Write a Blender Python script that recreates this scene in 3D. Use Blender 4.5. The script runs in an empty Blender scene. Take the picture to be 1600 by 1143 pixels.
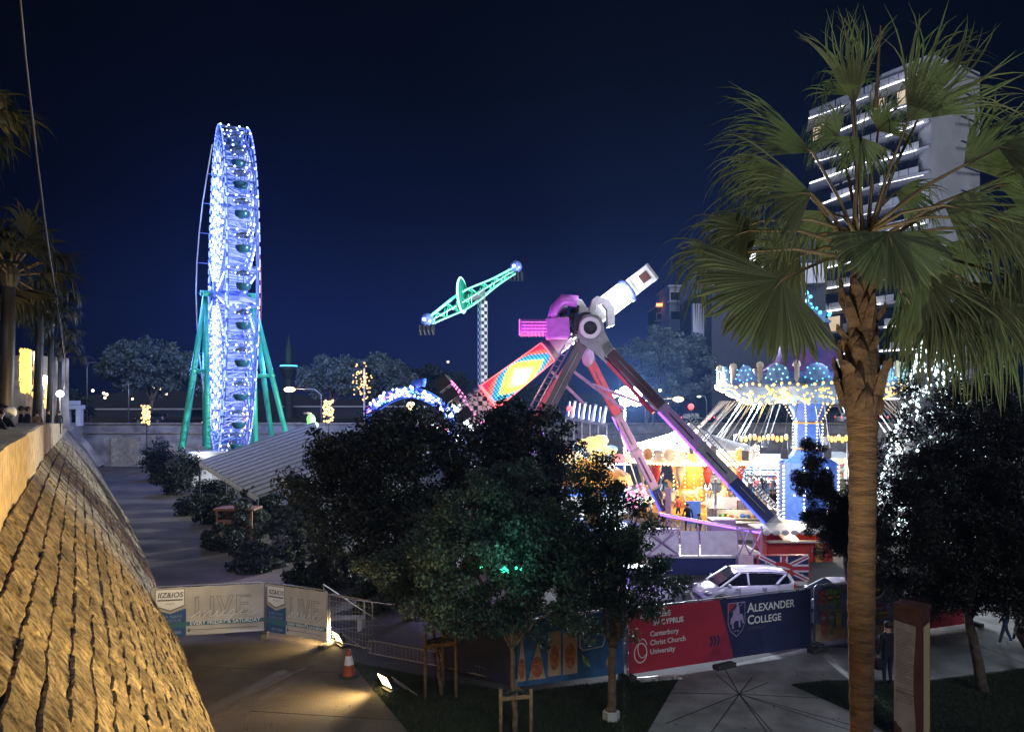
import bpy, math, random
import numpy as np
from mathutils import Vector as V, Matrix
R = math.radians; PI = math.pi
sc = bpy.context.scene; C = sc.collection
rnd = random.Random(7); rng = np.random.default_rng(7)

# ------------------------------------------------------------------ camera, world, exposure
F = 1155.0; HY = 632.0; CH = 8.0         # focal length in photo pixels, horizon row, eye height
cam_d = bpy.data.cameras.new('camera'); cam = bpy.data.objects.new('camera', cam_d); C.objects.link(cam)
cam.location = (0, 0, CH); cam.rotation_euler = (PI/2, 0, 0)
cam_d.sensor_width = 36; cam_d.lens = 36*F/1600; cam_d.shift_y = (HY-571.5)/1600
cam_d.clip_start = .1; cam_d.clip_end = 6000
sc.camera = cam
sc.view_settings.view_transform = 'Standard'; sc.view_settings.look = 'None'
sc.view_settings.exposure = 0; sc.view_settings.gamma = 1; sc.view_settings.use_curve_mapping = False
cy = sc.cycles
cy.use_denoising = True; cy.denoiser = 'OPENIMAGEDENOISE'
cy.max_bounces = 5; cy.diffuse_bounces = 2; cy.glossy_bounces = 2; cy.transmission_bounces = 3; cy.transparent_max_bounces = 6
cy.volume_bounces = 0; cy.sample_clamp_indirect = 1.5; cy.sample_clamp_direct = 0
cy.caustics_reflective = False; cy.caustics_refractive = False
cy.use_adaptive_sampling = True; cy.adaptive_threshold = .02

w = bpy.data.worlds.new('World'); sc.world = w; w.use_nodes = True
nt = w.node_tree; nt.nodes.clear()
def wn(t, **k):
    n = nt.nodes.new(t)
    for a, b in k.items(): setattr(n, a, b)
    return n
def lk(a, b): nt.links.new(a, b)
tc = wn('ShaderNodeTexCoord'); sep = wn('ShaderNodeSeparateXYZ'); lk(tc.outputs['Generated'], sep.inputs[0])
ramp = wn('ShaderNodeValToRGB'); lk(sep.outputs['Z'], ramp.inputs[0])
cr = ramp.color_ramp
cr.elements[0].position = 0; cr.elements[0].color = (.0095, .016, .058, 1)
cr.elements[1].position = .62; cr.elements[1].color = (.0003, .0004, .0012, 1)
for p, c in ((.10, (.0058, .0115, .066, 1)), (.24, (.0012, .0022, .0165, 1)), (.40, (.0003, .0005, .0025, 1))):
    e = cr.elements.new(p); e.color = c
# the town and the fair light the night air more strongly in their own direction
dot = wn('ShaderNodeVectorMath', operation='DOT_PRODUCT'); lk(tc.outputs['Generated'], dot.inputs[0])
dot.inputs[1].default_value = V((-.02, 1, .15)).normalized()
mr = wn('ShaderNodeMapRange', interpolation_type='SMOOTHSTEP'); lk(dot.outputs['Value'], mr.inputs[0])
mr.inputs[1].default_value = .80; mr.inputs[2].default_value = .995; mr.inputs[3].default_value = .10; mr.inputs[4].default_value = 1.0
mix = wn('ShaderNodeVectorMath', operation='SCALE'); lk(ramp.outputs[0], mix.inputs[0]); lk(mr.outputs[0], mix.inputs['Scale'])
nish = wn('ShaderNodeTexSky', sky_type='NISHITA'); nish.sun_disc = False; nish.sun_elevation = R(-9); nish.sun_rotation = R(200)
nb = wn('ShaderNodeBackground'); lk(nish.outputs[0], nb.inputs[0]); nb.inputs[1].default_value = .05
bg = wn('ShaderNodeBackground'); lk(mix.outputs[0], bg.inputs[0]); bg.inputs[1].default_value = 1.0
add = wn('ShaderNodeAddShader'); lk(bg.outputs[0], add.inputs[0]); lk(nb.outputs[0], add.inputs[1])
out = wn('ShaderNodeOutputWorld'); lk(add.outputs[0], out.inputs[0])

def lamp(name, kind, loc, energy, color, parent=None, size=.2, aim=None, cone=90, blend=.6):
    d = bpy.data.lights.new(name, kind); d.energy = energy; d.color = color
    if kind == 'SUN': d.angle = size
    elif kind == 'AREA': d.size = size
    else: d.shadow_soft_size = size
    if kind == 'SPOT': d.spot_size = R(cone); d.spot_blend = blend
    o = bpy.data.objects.new(name, d); C.objects.link(o)
    loc = V(loc)
    if aim is not None: o.rotation_euler = (V(aim)-loc).to_track_quat('-Z', 'Y').to_euler()
    if parent is not None: o.parent = parent; loc = loc-wloc(parent)
    o.location = loc
    return o
# faint light of the town and sky glow behind the photographer
lamp('town_glow', 'SUN', (0, 0, 50), 1.0, (.80, .86, 1), size=R(25), aim=(-12, 42, 19))

# ------------------------------------------------------------------ helpers
def P(px, py, z=0):
    D = (CH-z)*F/(py-HY); return V(((px-800)*D/F, D, z))
def Q(px, py, D): return V(((px-800)*D/F, D, CH-(py-HY)*D/F))
def wloc(o):
    l = V((0, 0, 0))
    while o is not None: l = l+o.location; o = o.parent
    return l

class MB:
    def __init__(s): s.v = []; s.f = []
    def add(s, vs, fs):
        n = len(s.v); s.v += [tuple(q) for q in vs]; s.f += [tuple(i+n for i in f) for f in fs]; return s
    def box(s, c, d, rz=0, m=None):
        x, y, z = d[0]/2, d[1]/2, d[2]/2
        vs = [V((i, j, k)) for i in (-x, x) for j in (-y, y) for k in (-z, z)]
        M = m if m is not None else Matrix.Rotation(rz, 3, 'Z')
        return s.add([M@q+V(c) for q in vs], [(0, 1, 3, 2), (4, 6, 7, 5), (0, 4, 5, 1), (2, 3, 7, 6), (0, 2, 6, 4), (1, 5, 7, 3)])
    def bar(s, a, b, w, h=None, up=(0, 0, 1)):
        a, b = V(a), V(b); h = h or w; d = b-a
        if d.length < 1e-6: return s
        z = d.normalized(); u = V(up)
        if abs(z.dot(u)) > .98: u = V((0, 1, 0))
        x = z.cross(u).normalized(); y = x.cross(z)
        vs = [e+x*(i*w/2)+y*(j*h/2) for e in (a, b) for i, j in ((-1, -1), (1, -1), (1, 1), (-1, 1))]
        return s.add(vs, [(3, 2, 1, 0), (4, 5, 6, 7), (0, 1, 5, 4), (1, 2, 6, 5), (2, 3, 7, 6), (3, 0, 4, 7)])
    def tube(s, pts, rad, n=8, cap=True):
        pts = [V(p) for p in pts]; k = len(pts)
        if not hasattr(rad, '__len__'): rad = [rad]*k
        vs = []; up = V((0, 0, 1)); prev = None
        for i, p in enumerate(pts):
            t = (pts[min(i+1, k-1)]-pts[max(i-1, 0)]).normalized()
            if prev is None:
                u = up if abs(t.z) < .95 else V((1, 0, 0)); x = t.cross(u).normalized()
            else: x = (prev-t*prev.dot(t)).normalized()
            prev = x; y = t.cross(x)
            for j in range(n):
                a = 2*PI*j/n; vs.append(p+(x*math.cos(a)+y*math.sin(a))*rad[i])
        fs = [(i*n+j, i*n+(j+1) % n, (i+1)*n+(j+1) % n, (i+1)*n+j) for i in range(k-1) for j in range(n)]
        if cap: fs += [tuple(range(n))[::-1], tuple(range((k-1)*n, k*n))]
        return s.add(vs, fs)
    def lathe(s, prof, n=24, c=(0, 0, 0), m=None, a0=0, a1=2*PI, rot=0):
        full = abs(a1-a0-2*PI) < 1e-6; cnt = n if full else n+1; k = len(prof); vs = []
        for r, z in prof:
            for j in range(cnt):
                a = a0+(a1-a0)*j/n+rot; q = V((r*math.cos(a), r*math.sin(a), z))
                vs.append((m@q if m is not None else q)+V(c))
        fs = []
        for i in range(k-1):
            for j in range(n):
                j2 = (j+1) % cnt; fs.append((i*cnt+j, i*cnt+j2, (i+1)*cnt+j2, (i+1)*cnt+j))
        return s.add(vs, fs)
    def prism(s, poly, z0, z1):
        n = len(poly)
        vs = [(p[0], p[1], z0) for p in poly]+[(p[0], p[1], z1) for p in poly]
        fs = [tuple(range(n))[::-1], tuple(range(n, 2*n))]+[(i, (i+1) % n, n+(i+1) % n, n+i) for i in range(n)]
        return s.add(vs, fs)
    def poly(s, pts): return s.add(pts, [tuple(range(len(pts)))])
    def ball(s, c, r, n=6, k=4, sc_=(1, 1, 1)):
        vs = [(0, 0, 1)]; fs = []
        for i in range(1, k):
            a = PI*i/k
            for j in range(n): b = 2*PI*j/n; vs.append((math.sin(a)*math.cos(b), math.sin(a)*math.sin(b), math.cos(a)))
        vs.append((0, 0, -1)); L = len(vs)-1
        for j in range(n): fs.append((0, 1+j, 1+(j+1) % n)); fs.append((L, L-n+(j+1) % n, L-n+j))
        for i in range(k-2):
            for j in range(n): fs.append((1+i*n+j, 1+(i+1)*n+j, 1+(i+1)*n+(j+1) % n, 1+i*n+(j+1) % n))
        return s.add([V((q[0]*sc_[0], q[1]*sc_[1], q[2]*sc_[2]))*r+V(c) for q in vs], fs)
    def build(s, name, mat, parent=None, smooth=False, kind=None, bevel=0):
        me = bpy.data.meshes.new(name); o0 = wloc(parent) if parent is not None else V((0, 0, 0))
        me.from_pydata([(q[0]-o0.x, q[1]-o0.y, q[2]-o0.z) for q in s.v], [], s.f)
        return link(name, me, mat, parent, smooth, kind, bevel)

def link(name, me, mat, parent=None, smooth=False, kind=None, bevel=0):
    if mat is not None:
        for m_ in (mat if isinstance(mat, (list, tuple)) else [mat]): me.materials.append(m_)
    if smooth: me.polygons.foreach_set('use_smooth', [True]*len(me.polygons))
    o = bpy.data.objects.new(name, me); C.objects.link(o)
    if parent is not None: o.parent = parent
    if kind: o['kind'] = kind
    if bevel:
        b = o.modifiers.new('bevel', 'BEVEL'); b.width = bevel; b.segments = 2; b.limit_method = 'ANGLE'; b.angle_limit = R(40)
    return o
def tag(o, label, cat, group=None, kind=None):
    o['label'] = label; o['category'] = cat
    if group: o['group'] = group
    if kind: o['kind'] = kind
    return o
def thing(name, label, cat, loc=(0, 0, 0), rz=0, group=None):
    o = bpy.data.objects.new(name, None); C.objects.link(o); o.location = loc; o.rotation_euler = (0, 0, rz)
    o.empty_display_size = .3
    return tag(o, label, cat, group)
def dup(o, loc=None, rz=None, label=None, parent=None, scale=None):
    c = o.copy(); C.objects.link(c)
    if parent is not None: c.parent = parent
    if loc is not None: c.location = loc
    if rz is not None: c.rotation_euler = (0, 0, rz)
    if scale is not None: c.scale = (scale,)*3 if not hasattr(scale, '__len__') else scale
    if label: c['label'] = label
    for ch in o.children: dup(ch, parent=c)
    return c
def npmesh(name, vs, fs):
    vs = np.asarray(vs, np.float32); fs = np.asarray(fs, np.int32); k = fs.shape[1]
    me = bpy.data.meshes.new(name); me.vertices.add(len(vs)); me.vertices.foreach_set('co', vs.ravel())
    me.loops.add(fs.size); me.loops.foreach_set('vertex_index', fs.ravel())
    me.polygons.add(len(fs)); me.polygons.foreach_set('loop_start', np.arange(0, fs.size, k, dtype=np.int32))
    me.update(calc_edges=True); return me

# ------------------------------------------------------------------ materials
def mat(name, col, rough=.7, metal=0, var=.18, scale=3, bump=0, bscale=None, coat=0, island=0, col2=None, detail=6, stretch=None):
    m = bpy.data.materials.new(name); m.use_nodes = True; t = m.node_tree; N = t.nodes; b = N['Principled BSDF']
    b.inputs['Roughness'].default_value = rough; b.inputs['Metallic'].default_value = metal; b.inputs['Coat Weight'].default_value = coat
    col = tuple(col[:3]); c2 = tuple(col2) if col2 else tuple(max(0, x*(1-var)) for x in col)
    tcn = N.new('ShaderNodeTexCoord'); src = tcn.outputs['Object']
    if stretch:
        mp = N.new('ShaderNodeMapping'); mp.inputs['Scale'].default_value = stretch; t.links.new(src, mp.inputs[0]); src = mp.outputs[0]
    nz = N.new('ShaderNodeTexNoise'); nz.inputs['Scale'].default_value = scale; nz.inputs['Detail'].default_value = detail
    t.links.new(src, nz.inputs['Vector'])
    rp = N.new('ShaderNodeValToRGB'); rp.color_ramp.elements[0].position = .35; rp.color_ramp.elements[1].position = .65
    rp.color_ramp.elements[0].color = (*c2, 1); rp.color_ramp.elements[1].color = (*(min(1, x*(1+var*.4)) for x in col), 1)
    t.links.new(nz.outputs['Fac'], rp.inputs[0]); last = rp.outputs[0]
    if island:
        g = N.new('ShaderNodeNewGeometry'); mr_ = N.new('ShaderNodeMapRange'); t.links.new(g.outputs['Random Per Island'], mr_.inputs[0])
        mr_.inputs[3].default_value = 1-island; mr_.inputs[4].default_value = 1+island
        sc2 = N.new('ShaderNodeVectorMath'); sc2.operation = 'SCALE'; t.links.new(last, sc2.inputs[0]); t.links.new(mr_.outputs[0], sc2.inputs['Scale']); last = sc2.outputs[0]
    t.links.new(last, b.inputs['Base Color'])
    if bump:
        n2 = N.new('ShaderNodeTexNoise'); n2.inputs['Scale'].default_value = bscale or scale*6; n2.inputs['Detail'].default_value = 8
        t.links.new(src, n2.inputs['Vector'])
        bp = N.new('ShaderNodeBump'); bp.inputs['Strength'].default_value = bump; bp.inputs['Distance'].default_value = .03
        t.links.new(n2.outputs['Fac'], bp.inputs['Height']); t.links.new(bp.outputs[0], b.inputs['Normal'])
    return m
def em(name, col, strength, sampled=False, base=(.6, .6, .6)):
    m = bpy.data.materials.new(name); m.use_nodes = True; b = m.node_tree.nodes['Principled BSDF']
    b.inputs['Base Color'].default_value = (*base, 1); b.inputs['Emission Color'].default_value = (*col, 1)
    b.inputs['Emission Strength'].default_value = strength; b.inputs['Roughness'].default_value = .4
    if not sampled: m.cycles.emission_sampling = 'NONE'
    return m
def leafmat(name, col, var=.35, rough=.6, trans=.25):
    m = mat(name, col, rough, var=var, scale=.8, island=.45)
    t = m.node_tree; b = t.nodes['Principled BSDF']
    tr = t.nodes.new('ShaderNodeBsdfTranslucent'); tr.inputs[0].default_value = (col[0]*1.3, col[1]*1.5, col[2]*.8, 1)
    mx = t.nodes.new('ShaderNodeMixShader'); mx.inputs[0].default_value = trans
    t.links.new(b.outputs[0], mx.inputs[1]); t.links.new(tr.outputs[0], mx.inputs[2])
    t.links.new(mx.outputs[0], t.nodes['Material Output'].inputs[0]); return m
M = dict(
    ground=mat('ground_asphalt', (.075, .07, .068), .85, var=.45, scale=.5, bump=.3, bscale=30),
    path=mat('path_concrete', (.105, .084, .064), .85, var=.42, scale=.45, bump=.35, bscale=25, detail=10),  # path colour lowered to stand in for the weaker light on it
    plaza=mat('plaza_paving', (.30, .295, .30), .8, var=.42, scale=.9, bump=.25, bscale=30, detail=10),  # plaza colour raised to stand in for the stronger light on it
    joint=mat('paving_joint', (.05, .048, .045), .9),
    soil=mat('soil', (.06, .045, .03), .95, var=.5, scale=2, bump=.8, bscale=12),
    turf=mat('turf', (.022, .026, .013), .95, var=.5, scale=1.5, bump=.6, bscale=20),
    grass=leafmat('grass_blade', (.032, .044, .018)),
    wall_far=mat('moat_wall_stone', (.30, .28, .26), .9, var=.4, scale=.7, bump=.7, bscale=6, detail=12),
    coping=mat('coping_stone', (.34, .30, .24), .9, var=.3, scale=2, bump=.5),
    stucco=mat('rough_render', (.48, .37, .22), .95, var=.35, scale=4, bump=1, bscale=22, detail=10),
    street=mat('street_asphalt', (.06, .06, .065), .85),
    white=mat('white_paint', (.72, .72, .72), .45, var=.1),
    offwhite=mat('offwhite_panel', (.62, .61, .60), .55, var=.15),
    grey=mat('grey_metal', (.30, .30, .31), .45, .4, var=.2),
    galv=mat('galvanised_steel', (.50, .50, .50), .38, .75, var=.2, scale=8),
    dark=mat('dark_metal', (.035, .035, .04), .5, .3),
    black=mat('black_rubber', (.02, .02, .02), .8),
    rubberg=mat('recycled_rubber', (.05, .05, .05), .9, bump=.4),
    teal=mat('green_painted_steel', (.06, .60, .38), .4, .1, var=.12, scale=1),
    wheelsteel=mat('wheel_steel', (.22, .33, .85), .45, .2, var=.1),  # blue light of the bulbs is put into this white-painted steel
    mauve=mat('maroon_beam', (.10, .055, .07), .45, .1, var=.25),
    lilac=mat('lilac_steel', (.42, .28, .50), .45, .1, var=.15),
    pink=mat('red_steel', (.55, .09, .13), .45, .1, var=.15),
    navy=mat('navy_panel', (.02, .03, .12), .45, .1),
    navyc=mat('navy_cloth', (.016, .022, .06), .8, var=.2, bump=.5, bscale=3),
    bluep=mat('blue_panel', (.04, .12, .55), .5, var=.25),
    skyb=mat('pale_blue_panel', (.25, .45, .75), .5, var=.3),
    gold=mat('gold_paint', (.75, .42, .10), .35, .3, var=.35),
    cream=mat('cream_paint', (.78, .66, .45), .5),
    redp=mat('red_paint', (.55, .05, .04), .45),
    awning=mat('grey_stripe_roof', (.50, .52, .56), .6, var=.15),
    bark=mat('bark', (.16, .12, .085), .95, var=.5, scale=6, bump=1, bscale=14),
    barkd=mat('bark_dark', (.09, .07, .055), .95, var=.5, scale=6, bump=1, bscale=14),
    wood=mat('stake_wood', (.25, .18, .10), .85, var=.35, scale=5, bump=.4),
    concrete=mat('building_concrete', (.50, .50, .52), .85, var=.15, scale=.3),
    bwhite=mat('building_white', (.62, .63, .68), .7, var=.1, scale=.3),
    bdark=mat('building_dark', (.05, .055, .07), .7),
    glassd=mat('dark_glass', (.01, .012, .018), .08, 0, var=0),
    skin=mat('skin', (.42, .25, .17), .6, var=.1), hair=mat('hair', (.02, .014, .01), .7),
    maroon=mat('corten_brown', (.085, .028, .022), .6, var=.3, bump=.15),
    orange=mat('orange_plastic', (.30, .05, .02), .5), reflect=mat('white_band', (.8, .8, .8), .35),
    brick=mat('terracotta_board', (.22, .09, .05), .8),
)
LED = dict(
    bluew=em('led_blue_white', (.13, .22, 1.0), 2.4), bluedim=em('led_blue_dim', (.09, .17, .9), .95), white=em('led_white', (.85, .92, 1), 7), wbulb=em('bulb_cool', (.8, .88, 1), 4),
    warm=em('bulb_warm', (1, .62, .22), 6), yellow=em('bulb_yellow', (1, .58, .06), 1.9), red=em('led_red', (1, .05, .06), 4),
    purple=em('led_purple', (.28, .08, 1), 3.0), magenta=em('led_magenta', (.9, .08, .75), 1.4), teal=em('led_teal', (.0, .9, .48), 1.5),
    tealw=em('led_teal_white', (.35, 1, .8), 2.6), cyan=em('led_cyan', (.05, .55, 1), 3), blue=em('led_blue', (.03, .06, 1), 3),
    green=em('led_green', (.02, 1, .45), 6), golden=em('fairy_lights_gold', (1, .50, .05), 2.0), pinkl=em('led_pink', (1, .1, .45), 3),
    strip=em('balcony_strip', (.92, .93, 1), 6), city=em('distant_lamp', (1, .8, .5), 4), flood=em('flood_face', (.85, .93, 1), 40),
    wflood=em('warm_flood_face', (1, .72, .28), 14), drum=em('white_led_screen', (.93, .95, 1), 5, sampled=True), tlight=em('tail_light', (1, .03, .02), 5),
    green2=em('led_leaf_green', (.25, .85, .1), 1.2), phone=em('lit_screen', (.7, .8, 1), 2), room=em('lit_room', (1, .72, .38), .55), orange=em('led_orange', (1, .25, .05), 4))

# ------------------------------------------------------------------ text and panels
def text_mesh(s, size, align='LEFT', shear=0, bold=0):
    cu = bpy.data.curves.new('lettering', 'FONT'); cu.body = s; cu.size = size; cu.align_x = align; cu.shear = shear; cu.offset = bold; cu.resolution_u = 3
    o = bpy.data.objects.new('tmp', cu); C.objects.link(o); bpy.context.view_layer.update()
    me = bpy.data.meshes.new_from_object(o.evaluated_get(bpy.context.evaluated_depsgraph_get()))
    bpy.data.objects.remove(o); me.name = 'lettering'; me.materials.clear(); return me
class Panel:
    """A flat board: u along its width, v up, n towards the viewer; prints are laid on in thin layers."""
    def __init__(s, o, u, v, n, parent): s.o, s.u, s.v, s.n, s.p = V(o), V(u), V(v), V(n), parent; s.off = wloc(parent)
    def at(s, a, b, l=1): return s.o+s.u*a+s.v*b+s.n*(.004*l)
    def poly(s, name, pts, m, l=1): return MB().poly([s.at(a, b, l) for a, b in pts]).build(name, m, s.p)
    def rect(s, name, a0, b0, a1, b1, m, l=1): return s.poly(name, [(a0, b0), (a1, b0), (a1, b1), (a0, b1)], m, l)
    def oval(s, name, a, b, ra, rb, m, l=1, n=20, rot=0):
        return s.poly(name, [(a+ra*math.cos(t)*math.cos(rot)-rb*math.sin(t)*math.sin(rot), b+ra*math.cos(t)*math.sin(rot)+rb*math.sin(t)*math.cos(rot)) for t in [2*PI*i/n for i in range(n)]], m, l)
    def ring(s, name, a, b, ra, rb, wd, m, l=1, t0=0, t1=2*PI, n=28):
        mb = MB()
        vs = []
        for i in range(n+1):
            t = t0+(t1-t0)*i/n
            vs += [s.at(a+ra*math.cos(t), b+rb*math.sin(t), l), s.at(a+(ra-wd)*math.cos(t), b+(rb-wd)*math.sin(t), l)]
        mb.add(vs, [(2*i, 2*i+2, 2*i+3, 2*i+1) for i in range(n)]); return mb.build(name, m, s.p)
    def line(s, name, pts, wd, m, l=1):
        mb = MB()
        for (a, b), (c, d) in zip(pts, pts[1:]):
            L = math.hypot(c-a, d-b) or 1; nx, ny = -(d-b)/L*wd/2, (c-a)/L*wd/2; ex, ey = (c-a)/L*wd*.3, (d-b)/L*wd*.3
            mb.poly([s.at(a-ex-nx, b-ey-ny, l), s.at(c+ex-nx, d+ey-ny, l), s.at(c+ex+nx, d+ey+ny, l), s.at(a-ex+nx, b-ey+ny, l)])
        return mb.build(name, m, s.p)
    def text(s, t, a, b, size, m, l=2, align='LEFT', sx=1, shear=0, bold=0, name='lettering'):
        me = text_mesh(t, size, align, shear, bold)
        x, y = s.u*sx, s.v
        Mx = Matrix(((x.x, y.x, s.n.x, 0), (x.y, y.y, s.n.y, 0), (x.z, y.z, s.n.z, 0), (0, 0, 0, 1)))
        me.transform(Mx); q = s.at(a, b, l)-s.off; me.transform(Matrix.Translation(q))
        return link(name, me, m, s.p)

# ------------------------------------------------------------------ foliage
def leaf_cloud(clumps, n, size, aspect=.5, droop=.3, seed=1):
    """n leaf-sized quads round clump centres [(x,y,z,r)]."""
    g = np.random.default_rng(seed); cl = np.asarray(clumps, float); k = len(cl)
    wgt = cl[:, 3]**2; idx = g.choice(k, n, p=wgt/wgt.sum())
    d = g.normal(size=(n, 3)); d /= np.linalg.norm(d, axis=1)[:, None]
    r = cl[idx, 3]*(g.random(n)**.45); c = cl[idx, :3]+d*r[:, None]*np.array([1, 1, .8])
    ax = g.normal(size=(n, 3)); ax[:, 2] -= droop; ax /= np.linalg.norm(ax, axis=1)[:, None]
    nr = np.cross(ax, g.normal(size=(n, 3))); nr /= np.linalg.norm(nr, axis=1)[:, None]
    sz = size*(.6+.8*g.random(n))[:, None]; a = ax*sz; b = nr*sz*aspect; up = np.cross(ax, nr)*sz*.12
    v = np.empty((n, 4, 3)); v[:, 0] = c-a*.5; v[:, 1] = c+b*.5+up; v[:, 2] = c+a*.5; v[:, 3] = c-b*.5+up
    f = np.arange(n*4).reshape(n, 4); return v.reshape(-1, 3), f
def clumps_in(blobs, n, r, seed=1, shell=.45):
    g = np.random.default_rng(seed); b = np.asarray(blobs, float); vol = b[:, 3]*b[:, 4]*b[:, 5]; idx = g.choice(len(b), n, p=vol/vol.sum())
    d = g.normal(size=(n, 3)); d /= np.linalg.norm(d, axis=1)[:, None]; q = shell+(1-shell)*g.random(n)**.6
    c = b[idx, :3]+d*b[idx, 3:6]*q[:, None]; return np.concatenate([c, (r*(.5+g.random(n)))[:, None]], 1)
def limb(mb, a, b, r0, r1, seed=0, wob=.08, n=6, seg=6):
    g = random.Random(seed); a, b = V(a), V(b); L = (b-a).length; pts = []; rs = []
    for i in range(seg+1):
        t = i/seg; q = a.lerp(b, t)
        if 0 < i < seg: q += V((g.uniform(-1, 1), g.uniform(-1, 1), g.uniform(-.3, .3)))*L*wob
        pts.append(q); rs.append(r0+(r1-r0)*t)
    mb.tube(pts, rs, n)
def tree(name, label, base, blobs, nclump, clr, nleaf, lsize, trunk_r, leafm, barkm, group=None, seed=1, top=None, aspect=.5, limbs=9, cat='tree', shell=.45, forks=None, droop=.3):
    root = thing(name, label, cat, base, group=group); base = V(base)
    cl = clumps_in(blobs, nclump, clr, seed, shell); g = random.Random(seed)
    bc = np.asarray(blobs, float); cen = V(np.average(bc[:, :3], axis=0, weights=bc[:, 3]))
    lowest = min(q[2]-q[5] for q in blobs)
    fork = V(top) if top else V((base.x*.6+cen.x*.4, base.y*.6+cen.y*.4, lowest+.2*(cen.z-lowest)))
    mb = MB(); limb(mb, base-V((0, 0, .05)), fork, trunk_r, trunk_r*.7, seed, .012, 9, 7)
    for i in range(limbs):
        c = cl[g.randrange(len(cl))]; tgt = V(c[:3]); mid = fork.lerp(tgt, .45)+V((0, 0, .1*(tgt-fork).length))
        limb(mb, fork-V((0, 0, .1)), mid, trunk_r*.5, trunk_r*.3, seed+i, .05, 5, 4); limb(mb, mid, tgt, trunk_r*.3, trunk_r*.08, seed+i+50, .06, 4, 4)
        c2 = cl[g.randrange(len(cl))]; t2 = V(c2[:3])
        if (t2-mid).length < (cen-fork).length*1.2: limb(mb, mid, t2, trunk_r*.2, trunk_r*.05, seed+i+90, .06, 4, 3)
    mb.build('trunk', barkm, root, smooth=True)
    vs, fs = leaf_cloud(cl, nleaf, lsize, aspect, seed=seed, droop=droop); vs = vs-np.array(base)
    link('crown', npmesh('crown', vs, fs), leafm, root, kind='stuff')
    return root
def pb(px, py, D, rx, ry, dz=None):
    """foliage blob from its centre and radii as they measure at distance D"""
    q = Q(px, py, D); k = D/F; return (q.x, q.y, q.z, rx*k, (dz if dz is not None else (rx+ry)/2*k), ry*k)
# ================================================================== SETTING
def sheet(name, pts, m, z=None): return MB().poly([(p[0], p[1], (p[2] if z is None else z)) for p in pts]).build(name, m, kind='structure')
mb = MB(); mb.box((0, 175, -.3), (540, 470, .6)); mb.build('ground', M['ground'], kind='structure')
# street level behind the moat
mb = MB(); mb.prism([(-270, 97), (270, 97), (270, 410), (-270, 410)], .01, 5.4); mb.build('street', M['street'], kind='structure')
G = [(6.6, -6), (3.6, -1), (.75, 4), (-3.9, 12.3), (-7.3, 18.1), (-11.6, 25.6), (-15.6, 32.6), (-25.3, 49.1), (-38, 69.8), (-50.3, 90), (-53.5, 95.5)]
sheet('path', [(p[0]-1.0, p[1], 0) for p in G] + [tuple(P(*q)) for q in ((232, 733), (262, 757), (318, 805), (405, 872), (500, 915), (512, 1003), (548, 1030), (600, 1088), (640, 1143))] + [(6.0, 9), (9, 4), (9, -6)], M['path'], .004)
sheet('plaza', [tuple(P(*q)) for q in ((985, 1175), (1020, 1120), (1065, 1055), (1268, 1010), (1420, 1085), (1335, 1112), (1262, 1078))][:4]+[tuple(P(*q)) for q in ((1330, 1012), (1400, 960), (1600, 950), (1760, 1010), (1700, 1030), (1450, 1062), (1290, 1062), (1235, 1068), (1330, 1110), (1460, 1175))], M['plaza'], .006)
lawn_a = [P(*q) for q in ((548, 1034), (640, 1146), (700, 1250), (960, 1250), (1012, 1143), (1062, 1058), (975, 1062), (805, 1082), (660, 1056))]
lawn_b = [P(*q) for q in ((1236, 1070), (1292, 1064), (1452, 1065), (1700, 1033), (1800, 1060), (1800, 1250), (1560, 1250), (1334, 1113))]
sheet('lawn', lawn_a, M['turf'], .012); sheet('lawn', lawn_b, M['turf'], .012)
def inpoly(x, y, poly):
    c = np.zeros(len(x), bool); j = len(poly)-1
    for i in range(len(poly)):
        xi, yi, xj, yj = poly[i][0], poly[i][1], poly[j][0], poly[j][1]
        c ^= ((yi > y) != (yj > y)) & (x < (xj-xi)*(y-yi)/(yj-yi+1e-12)+xi); j = i
    return c
def grass(poly, n, seed):
    g = np.random.default_rng(seed); xs = [p.x for p in poly]; ys = [p.y for p in poly]
    x = g.uniform(min(xs), max(xs), n*3); y = g.uniform(min(ys), max(ys), n*3); k = inpoly(x, y, poly); x, y = x[k][:n], y[k][:n]; n = len(x)
    a = g.uniform(0, 2*PI, n); h = g.uniform(.03, .09, n); w_ = .006+.006*g.random(n)
    v = np.zeros((n, 3, 3)); v[:, 0] = np.stack([x-w_*np.cos(a), y-w_*np.sin(a), 0*x+.01], 1); v[:, 1] = np.stack([x+w_*np.cos(a), y+w_*np.sin(a), 0*x+.01], 1)
    v[:, 2] = np.stack([x+h*.5*g.normal(size=n), y+h*.5*g.normal(size=n), h], 1)
    tag(link('grass', npmesh('grass', v.reshape(-1, 3), np.arange(n*3).reshape(n, 3)), M['grass'], kind='stuff'), 'short dark grass of the lawn ' + ('under the young trees' if seed == 3 else 'round the information pillar'), 'grass')
grass(lawn_a, 70000, 3); grass(lawn_b, 90000, 4)
# star of joints in the plaza, each joint a thin recessed strip
ctr = P(1155, 1084)
mb = MB()
for q in ((1010, 1081), (1040, 1130), (1085, 1180), (1130, 1040), (1118, 1052), (1175, 1058), (1200, 1066), (1240, 1180), (1330, 1132), (1280, 1090), (1210, 1160), (1420, 1170)):
    e = P(*q); mb.bar((ctr.x, ctr.y, .006), (e.x, e.y, .006), .035, .006)
mb.build('paving_joint', M['joint'], kind='structure')
mb = MB()
for a, b in (((1275, 1012), (1335, 1060)), ((1405, 960), (1600, 1035)), ((1500, 955), (1700, 1020))):
    a, b = P(*a), P(*b); mb.bar((a.x, a.y, .01), (b.x, b.y, .01), .05, .01)
mb.build('paving_line', M['coping'], kind='structure')
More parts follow.
